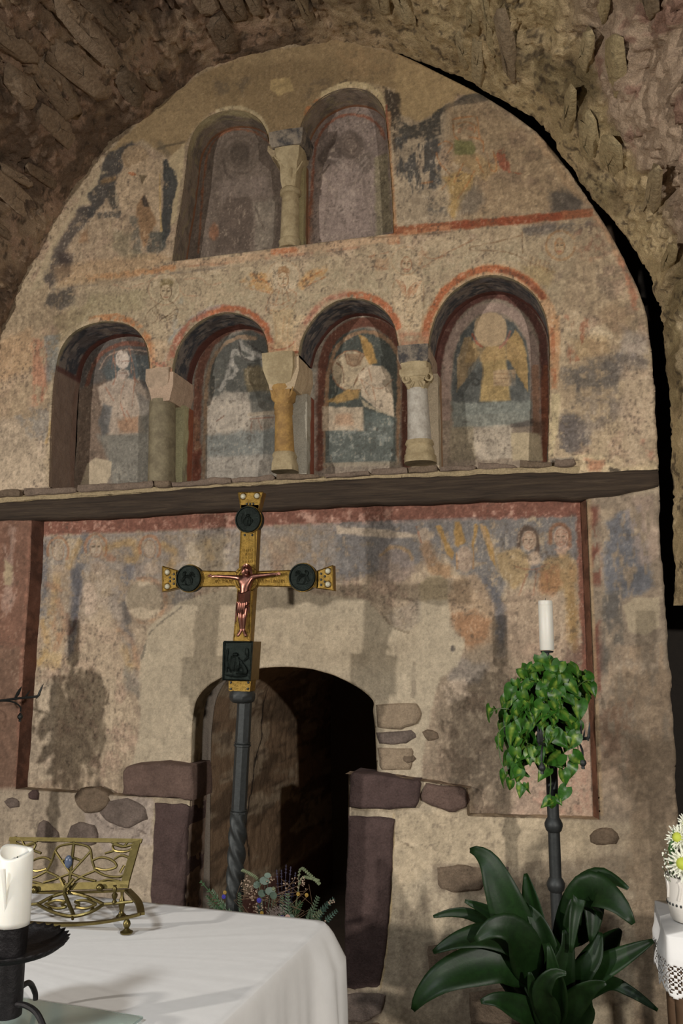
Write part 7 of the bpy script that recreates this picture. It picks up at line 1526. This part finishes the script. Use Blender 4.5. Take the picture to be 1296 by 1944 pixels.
for (x0, y0, x1, y1, n, ln, mi) in ((440, 1760, 396, 1712, 8, .022, 0), (440, 1750, 392, 1700, 7, .02, 2), (445, 1745, 402, 1690, 7, .02, 0), (430, 1755, 412, 1722, 7, .02, 1), (440, 1740, 380, 1672, 5, .018, 2), (470, 1755, 455, 1695, 9, .022, 0), (470, 1760, 458, 1720, 7, .024, 0), (530, 1760, 535, 1700, 9, .022, 0), (548, 1765, 546, 1696, 9, .024, 0), (560, 1765, 552, 1715, 8, .022, 0), (575, 1765, 604, 1702, 9, .024, 0), (580, 1765, 590, 1728, 8, .026, 0), (590, 1768, 634, 1705, 9, .022, 1), (590, 1768, 622, 1715, 9, .022, 1), (585, 1770, 610, 1730, 8, .026, 3), (600, 1770, 640, 1728, 8, .02, 1), (510, 1760, 520, 1690, 8, .02, 3), (500, 1760, 488, 1720, 8, .02, 1), (525, 1765, 510, 1740, 7, .024, 3), (560, 1765, 572, 1712, 8, .022, 2), (540, 1765, 528, 1730, 7, .022, 1), (450, 1765, 420, 1735, 7, .022, 1), (610, 1772, 600, 1745, 7, .022, 0), (465, 1765, 445, 1735, 7, .022, 2)):
    sprig(fo(x0, y0, rf.uniform(-.04, .04)), fo(x1, y1, rf.uniform(-.08, .06)), n+3, ln*1.25, SPR[mi], 0.42, rf.uniform(-.01, .01))
for (x0, y0, xm, ym, x1, y1) in ((500, 1740, 490, 1672, 460, 1652), (560, 1740, 570, 1650, 606, 1678), (555, 1740, 572, 1668, 604, 1672), (505, 1745, 515, 1690, 520, 1688)):
    P = smooth([tuple(fo(x0, y0, 0)), tuple(fo((x0+xm)/2, (y0+ym)/2, -.02)), tuple(fo(xm, ym, -.03)), tuple(fo((xm+x1)/2, (ym+y1)/2-3, -.04)), tuple(fo(x1, y1, -.05))], 6); m_ = MB(); m_.tube(P, 0.0016, 5)
    for k_ in range(10, len(P)):
        for sg in (-1, 0, 1): p = Vector(P[k_]); m_.sphere((p.x+sg*0.0026, p.y-0.002*(sg == 0), p.z+0.002*sg), 0.0031, 5, 4, (1, 1, 1.2))
    m_.build('curved_ear', SPR[3], fa)
EUC = plain('eucalyptus_leaf', (88, 104, 90), 0.55)
for (x, y, a, r_) in ((502, 1672, .3, .018), (488, 1680, -.4, .016), (496, 1696, .9, .016), (512, 1692, .6, .018), (518, 1700, 1.0, .016), (508, 1662, .2, .012), (552, 1742, 0, .014)):
    c_ = fo(x, y, -.05); m_ = MB(); m_.lathe([(0.001, 0), (r_*0.6, 0.001), (r_, 0.003), (r_*0.6, 0.0025), (0.001, 0.002)], 12, (0, 0, 0), True, Matrix.Rotation(math.radians(70), 4, 'X')@Matrix.Rotation(a, 4, 'Y')@Matrix.Diagonal((1, 0.75, 1, 1))); m_.v = [(v[0]+c_[0], v[1]+c_[1], v[2]+c_[2]) for v in m_.v]; m_.tube([c_, c_*0.6+rootp*0.4], 0.001, 4); m_.build('round_leaf', EUC, fa)
dots = MB()
for (cx_, cy_, rx_, ry_, n_) in ((470, 1678, 14, 16, 26), (512, 1668, 9, 9, 14), (482, 1700, 16, 20, 28), (570, 1675, 12, 12, 22), (492, 1725, 22, 14, 24), (540, 1680, 6, 6, 4), (630, 1712, 10, 5, 7), (575, 1745, 50, 8, 10), (480, 1740, 24, 6, 10)):
    for k_ in range(n_): p = fo(cx_+rf.gauss(0, rx_*0.5), cy_+rf.gauss(0, ry_*0.5), rf.uniform(-.08, .0)); dots.sphere(p, rf.uniform(.0016, .0034), 5, 4)
o_ = dots.build('tiny_blossom', plain('dried_blossom', (160, 138, 118), 0.8), fa); o_['kind'] = 'stuff'
tw = MB()
for k_ in range(22): tw.tube([rootp+Vector((rf.uniform(-.03, .03), 0, 0)), fo(rf.uniform(440, 600), rf.uniform(1690, 1730), -.03), fo(rf.uniform(450, 590), rf.uniform(1664, 1700), -.04)], 0.0009, 4)
tw.build('twig', plain('dry_twig', (104, 80, 58), 0.8), fa)['kind'] = 'stuff'
fz = MB()
for k_ in range(240): p = fo(525+rf.gauss(0, 9), 1734+rf.gauss(0, 6), rf.uniform(-.09, -.05)); d = Vector((rf.uniform(-1, 1), rf.uniform(-1, 0), rf.uniform(-.3, 1))).normalized()*0.010; fz.tube([p, p+d], [0.0008, 0.0004], 3)
fz.build('feathery_tuft', plain('pale_mauve_tuft', (138, 124, 116), 0.9), fa)['kind'] = 'stuff'
def small_flower(px, py, r_, mat, lab, n_=9):
    c_ = fo(px, py, -.07); m_ = MB()
    for k_ in range(n_):
        a = 2*math.pi*k_/n_; d = Vector((math.cos(a), -0.35, math.sin(a))); m_.sphere(c_+d*r_*0.6, r_*0.42, 6, 4)
    m_.sphere(c_+Vector((0, -r_*0.4, 0)), r_*0.4, 6, 5); m_.build('flower', mat, fa, label=lab)
YEL = plain('yellow_petal', (150, 120, 48), 0.7); BLU = plain('violet_blue_petal', (60, 54, 150), 0.7)
small_flower(566, 1697, .007, YEL, 'small yellow flower'); small_flower(582, 1699, .007, YEL, 'small yellow flower'); small_flower(497, 1733, .007, YEL, 'small yellow flower'); small_flower(427, 1694, .007, YEL, 'small yellow flower'); small_flower(492, 1709, .009, BLU, 'violet blue flower'); small_flower(536, 1742, .009, BLU, 'violet blue flower'); small_flower(425, 1702, .008, BLU, 'violet blue flower'); small_flower(546, 1741, .010, plain('pale_pink_petal', (206, 166, 150), 0.7), 'pale pink flower')
for k_ in range(5): p = fo(525+k_*9, 1652+rf.uniform(-12, 12), .03); sprig(fo(530+k_*5, 1720, .03), p, 9, .012, plain('dark_lavender', (56, 52, 70), 0.8) if k_ == 0 else bpy.data.materials['dark_lavender'], .5)

# ------------------------------------------------------------------ side table with lace cloth and vase
YV = -1.12; vb = at(1312, 1746, YV); ZS = vb[2]
tb = empty('side_table', (vb[0]+0.10, YV+0.02, 0), 'small side table under a white lace edged cloth at the right edge', 'table')
TW, TD = 0.36, 0.34
MB().box((0, 0, ZS-0.022), (TW, TD, 0.03), bev=0.004).build('tabletop', OAK, tb, False)
for sx in (-1, 1):
    for sy in (-1, 1): MB().lathe([(0.018, 0.0), (0.016, 0.05), (0.022, 0.3), (0.018, 0.5), (0.024, ZS-0.04)], 12, (sx*(TW/2-0.03), sy*(TD/2-0.03), 0)).build('leg', OAK, tb)
lcx, lcy = vb[0]+0.10, YV+0.02; st_p = 0.0042
out_ = []; hx, hy, rr_ = TW/2+0.008, TD/2+0.008, 0.012
for (sx, sy, a0) in ((1, 1, 0), (-1, 1, 90), (-1, -1, 180), (1, -1, 270)):
    for k_ in range(5): a = math.radians(a0+90*k_/4); out_.append((sx*(hx-rr_)+rr_*math.cos(a), sy*(hy-rr_)+rr_*math.sin(a)))
out_ = np.array(out_+out_[:1]); O1, s1 = resample(out_, st_p); O1 = O1[:-1]; s1 = s1[:-1]; m1 = len(O1)
HD = int(0.165/st_p); V = [(0, 0, 0)]; F = []
t1_ = np.roll(O1, -1, 0)-np.roll(O1, 1, 0); t1_ /= np.linalg.norm(t1_, axis=1, keepdims=True); n1_ = np.stack([t1_[:, 1], -t1_[:, 0]], 1)
for j in range(HD+1):
    d = j*st_p; fl_w = 0.010*min(1, d/0.06)
    for i in range(m1): w_ = fl_w*(1+0.9*math.sin(s1[i]*42)); V.append((O1[i, 0]+n1_[i, 0]*w_, O1[i, 1]+n1_[i, 1]*w_, -d))
for i in range(m1): F.append((0, 1+i, 1+(i+1) % m1))
scal = 0.055
for j in range(HD):
    d = (j+0.5)*st_p
    for i in range(m1):
        s = s1[i]; edge_ = 0.145+0.018*abs(math.sin(math.pi*s/scal)); 
        if d > edge_: continue
        if d > 0.075 and d < edge_-0.008:
            p_, q_ = (s+d)/0.0150, (s-d)/0.0150; big = math.cos(2*math.pi*s/scal)*math.cos(2*math.pi*(d-0.11)/0.11) > 0.35
            if (p_ % 1 > 0.30 and q_ % 1 > 0.30) and not (big and (i+j) % 2 == 0): continue
        F.append((1+j*m1+i, 1+(j+1)*m1+i, 1+(j+1)*m1+(i+1) % m1, 1+j*m1+(i+1) % m1))
lcl = npmesh('lace_cloth', V, F, LINEN); lcl.location = (lcx, lcy, ZS-0.004); sol = lcl.modifiers.new('thick', 'SOLIDIFY'); sol.thickness = 0.0012; setp(lcl, 'white cloth with scalloped lace border on the side table at the right edge', 'tablecloth')
CER = plain('white_ceramic', (216, 210, 200), 0.35, 0, 0.04, 20, 0.05, 0.002)
vr = (1312-1266)*abs(at(1313, 1700, YV)[0]-at(1312, 1700, YV)[0]); vh = at(1312, 1662, YV)[2]-ZS
vs_ = empty('vase', (vb[0], YV, ZS), 'white ceramic vase with a pierced band on the lace cloth', 'vase')
MB().lathe([(vr*0.80, 0.001), (vr*0.86, 0.008), (vr*0.92, vh*0.30), (vr*0.955, vh*0.34), (vr*0.955, vh*0.44), (vr*0.94, vh*0.48), (vr*0.97, vh*0.8), (vr*1.03, vh), (vr*1.0, vh*1.01), (vr*0.92, vh*0.9), (vr*0.85, vh*0.5)], 40).build('body', CER, vs_)
for k_ in range(30):
    a = 2*math.pi*k_/30; MB().sphere((vr*0.952*math.cos(a), vr*0.952*math.sin(a), vh*0.39), 0.0035, 6, 4, (1, 1, 1.3)).build('pierced_hole', IRON, vs_)
for a in (195, 235, 275): 
    a = math.radians(a); MB().tube(smooth([(vr*0.97*math.cos(a), vr*0.97*math.sin(a), vh*0.98), (vr*0.97*math.cos(a+.12), vr*0.97*math.sin(a+.12), vh*0.8), (vr*0.96*math.cos(a), vr*0.96*math.sin(a), vh*0.52)], 5), 0.004, 6).build('moulded_rib', CER, vs_)
PET = plain('white_petal', (232, 232, 214), 0.6, 0, 0.05); CEN = plain('yellow_green_centre', (186, 196, 70), 0.7)
def mum(px, py, r_, dy, face, lab):
    c_ = at(px, py, YV+dy); rt2 = empty('chrysanthemum', c_, lab, 'flower', 'white chrysanthemums in the vase'); f_ = Vector(face).normalized(); u_ = f_.cross(Vector((0, 0, 1))).normalized(); w_ = u_.cross(f_); m_ = MB(); rr2 = random.Random(int(px+py))
    for (nn, el, ln) in ((20, 0.15, 1.0), (18, 0.5, 0.9), (14, 0.85, 0.75), (9, 1.2, 0.5)):
        for k_ in range(nn):
            a = 2*math.pi*(k_+rr2.random()*0.5)/nn; d = (u_*math.cos(a)+w_*math.sin(a))*math.cos(el)+f_*math.sin(el); L_ = r_*ln*rr2.uniform(0.85, 1.1); d2 = (d+f_*0.35).normalized(); m_.tube([d*r_*0.12, d*L_*0.55, d*L_*0.55+d2*L_*0.4], [r_*0.05, r_*0.10, r_*0.03], 5)
    m_.build('petals', PET, rt2); MB().sphere(f_*r_*0.35, r_*0.34, 10, 7).build('flower_centre', CEN, rt2)
    e = Vector((vb[0]-c_[0], YV-c_[1], ZS+vh*0.8-c_[2])); MB().tube([-f_*r_*0.1, e*0.5-f_*r_*0.3, e], 0.0025, 6).build('stem', STEM, rt2)
mm = 3.0/FPX
mum(1290, 1592, 24*mm, -.03, (-0.5, -0.8, 0.35), 'white chrysanthemum with green centre, middle of the vase flowers'); mum(1300, 1640, 30*mm, -.06, (-0.4, -0.9, 0.2), 'large white chrysanthemum just above the vase rim'); mum(1306, 1566, 20*mm, 0.0, (-0.3, -0.8, 0.4), 'white chrysanthemum at the top of the vase flowers')
gy = empty('filler_sprays', (vb[0], YV, ZS+vh*0.55), 'sprays of tiny white filler flowers at the left of the vase', 'flowers'); gm = MB(); gs = MB()
for k_ in range(60):
    px, py = rf.gauss(1271, 7), rf.uniform(1612, 1668); p = at(px, py, YV-0.03+rf.uniform(-.03, .02)); q = (p[0]-vb[0], p[1]-YV, p[2]-ZS-vh*0.55); gm.sphere(q, rf.uniform(.0014, .0042), 5, 4)
    if k_ % 3 == 0: gs.tube([(q[0]*0.5+0.0, q[1]*0.5, 0.0), (q[0]*0.8, q[1]*0.8, q[2]*0.6), q], 0.0008, 4)
gm.build('tiny_blossom', PET, gy)['kind'] = 'stuff'; gs.build('fine_stem', STEM, gy)['kind'] = 'stuff'
fr2 = MB()
for k_ in range(9):
    a = at(1280+rf.uniform(-4, 20), 1650, YV-.04); b = at(rf.uniform(1262, 1285), rf.uniform(1575, 1630), YV-rf.uniform(-.02, .05)); fr2.tube([np.array(a)-np.array((vb[0], YV, ZS+vh*.55)), (np.array(a)+np.array(b))/2-np.array((vb[0]+.01, YV, ZS+vh*.55)), np.array(b)-np.array((vb[0], YV, ZS+vh*.55))], [0.004, 0.009, 0.001], 5)
fr2.build('green_leaf', plain('fresh_green', (64, 98, 48), 0.5), gy)['kind'] = 'stuff'
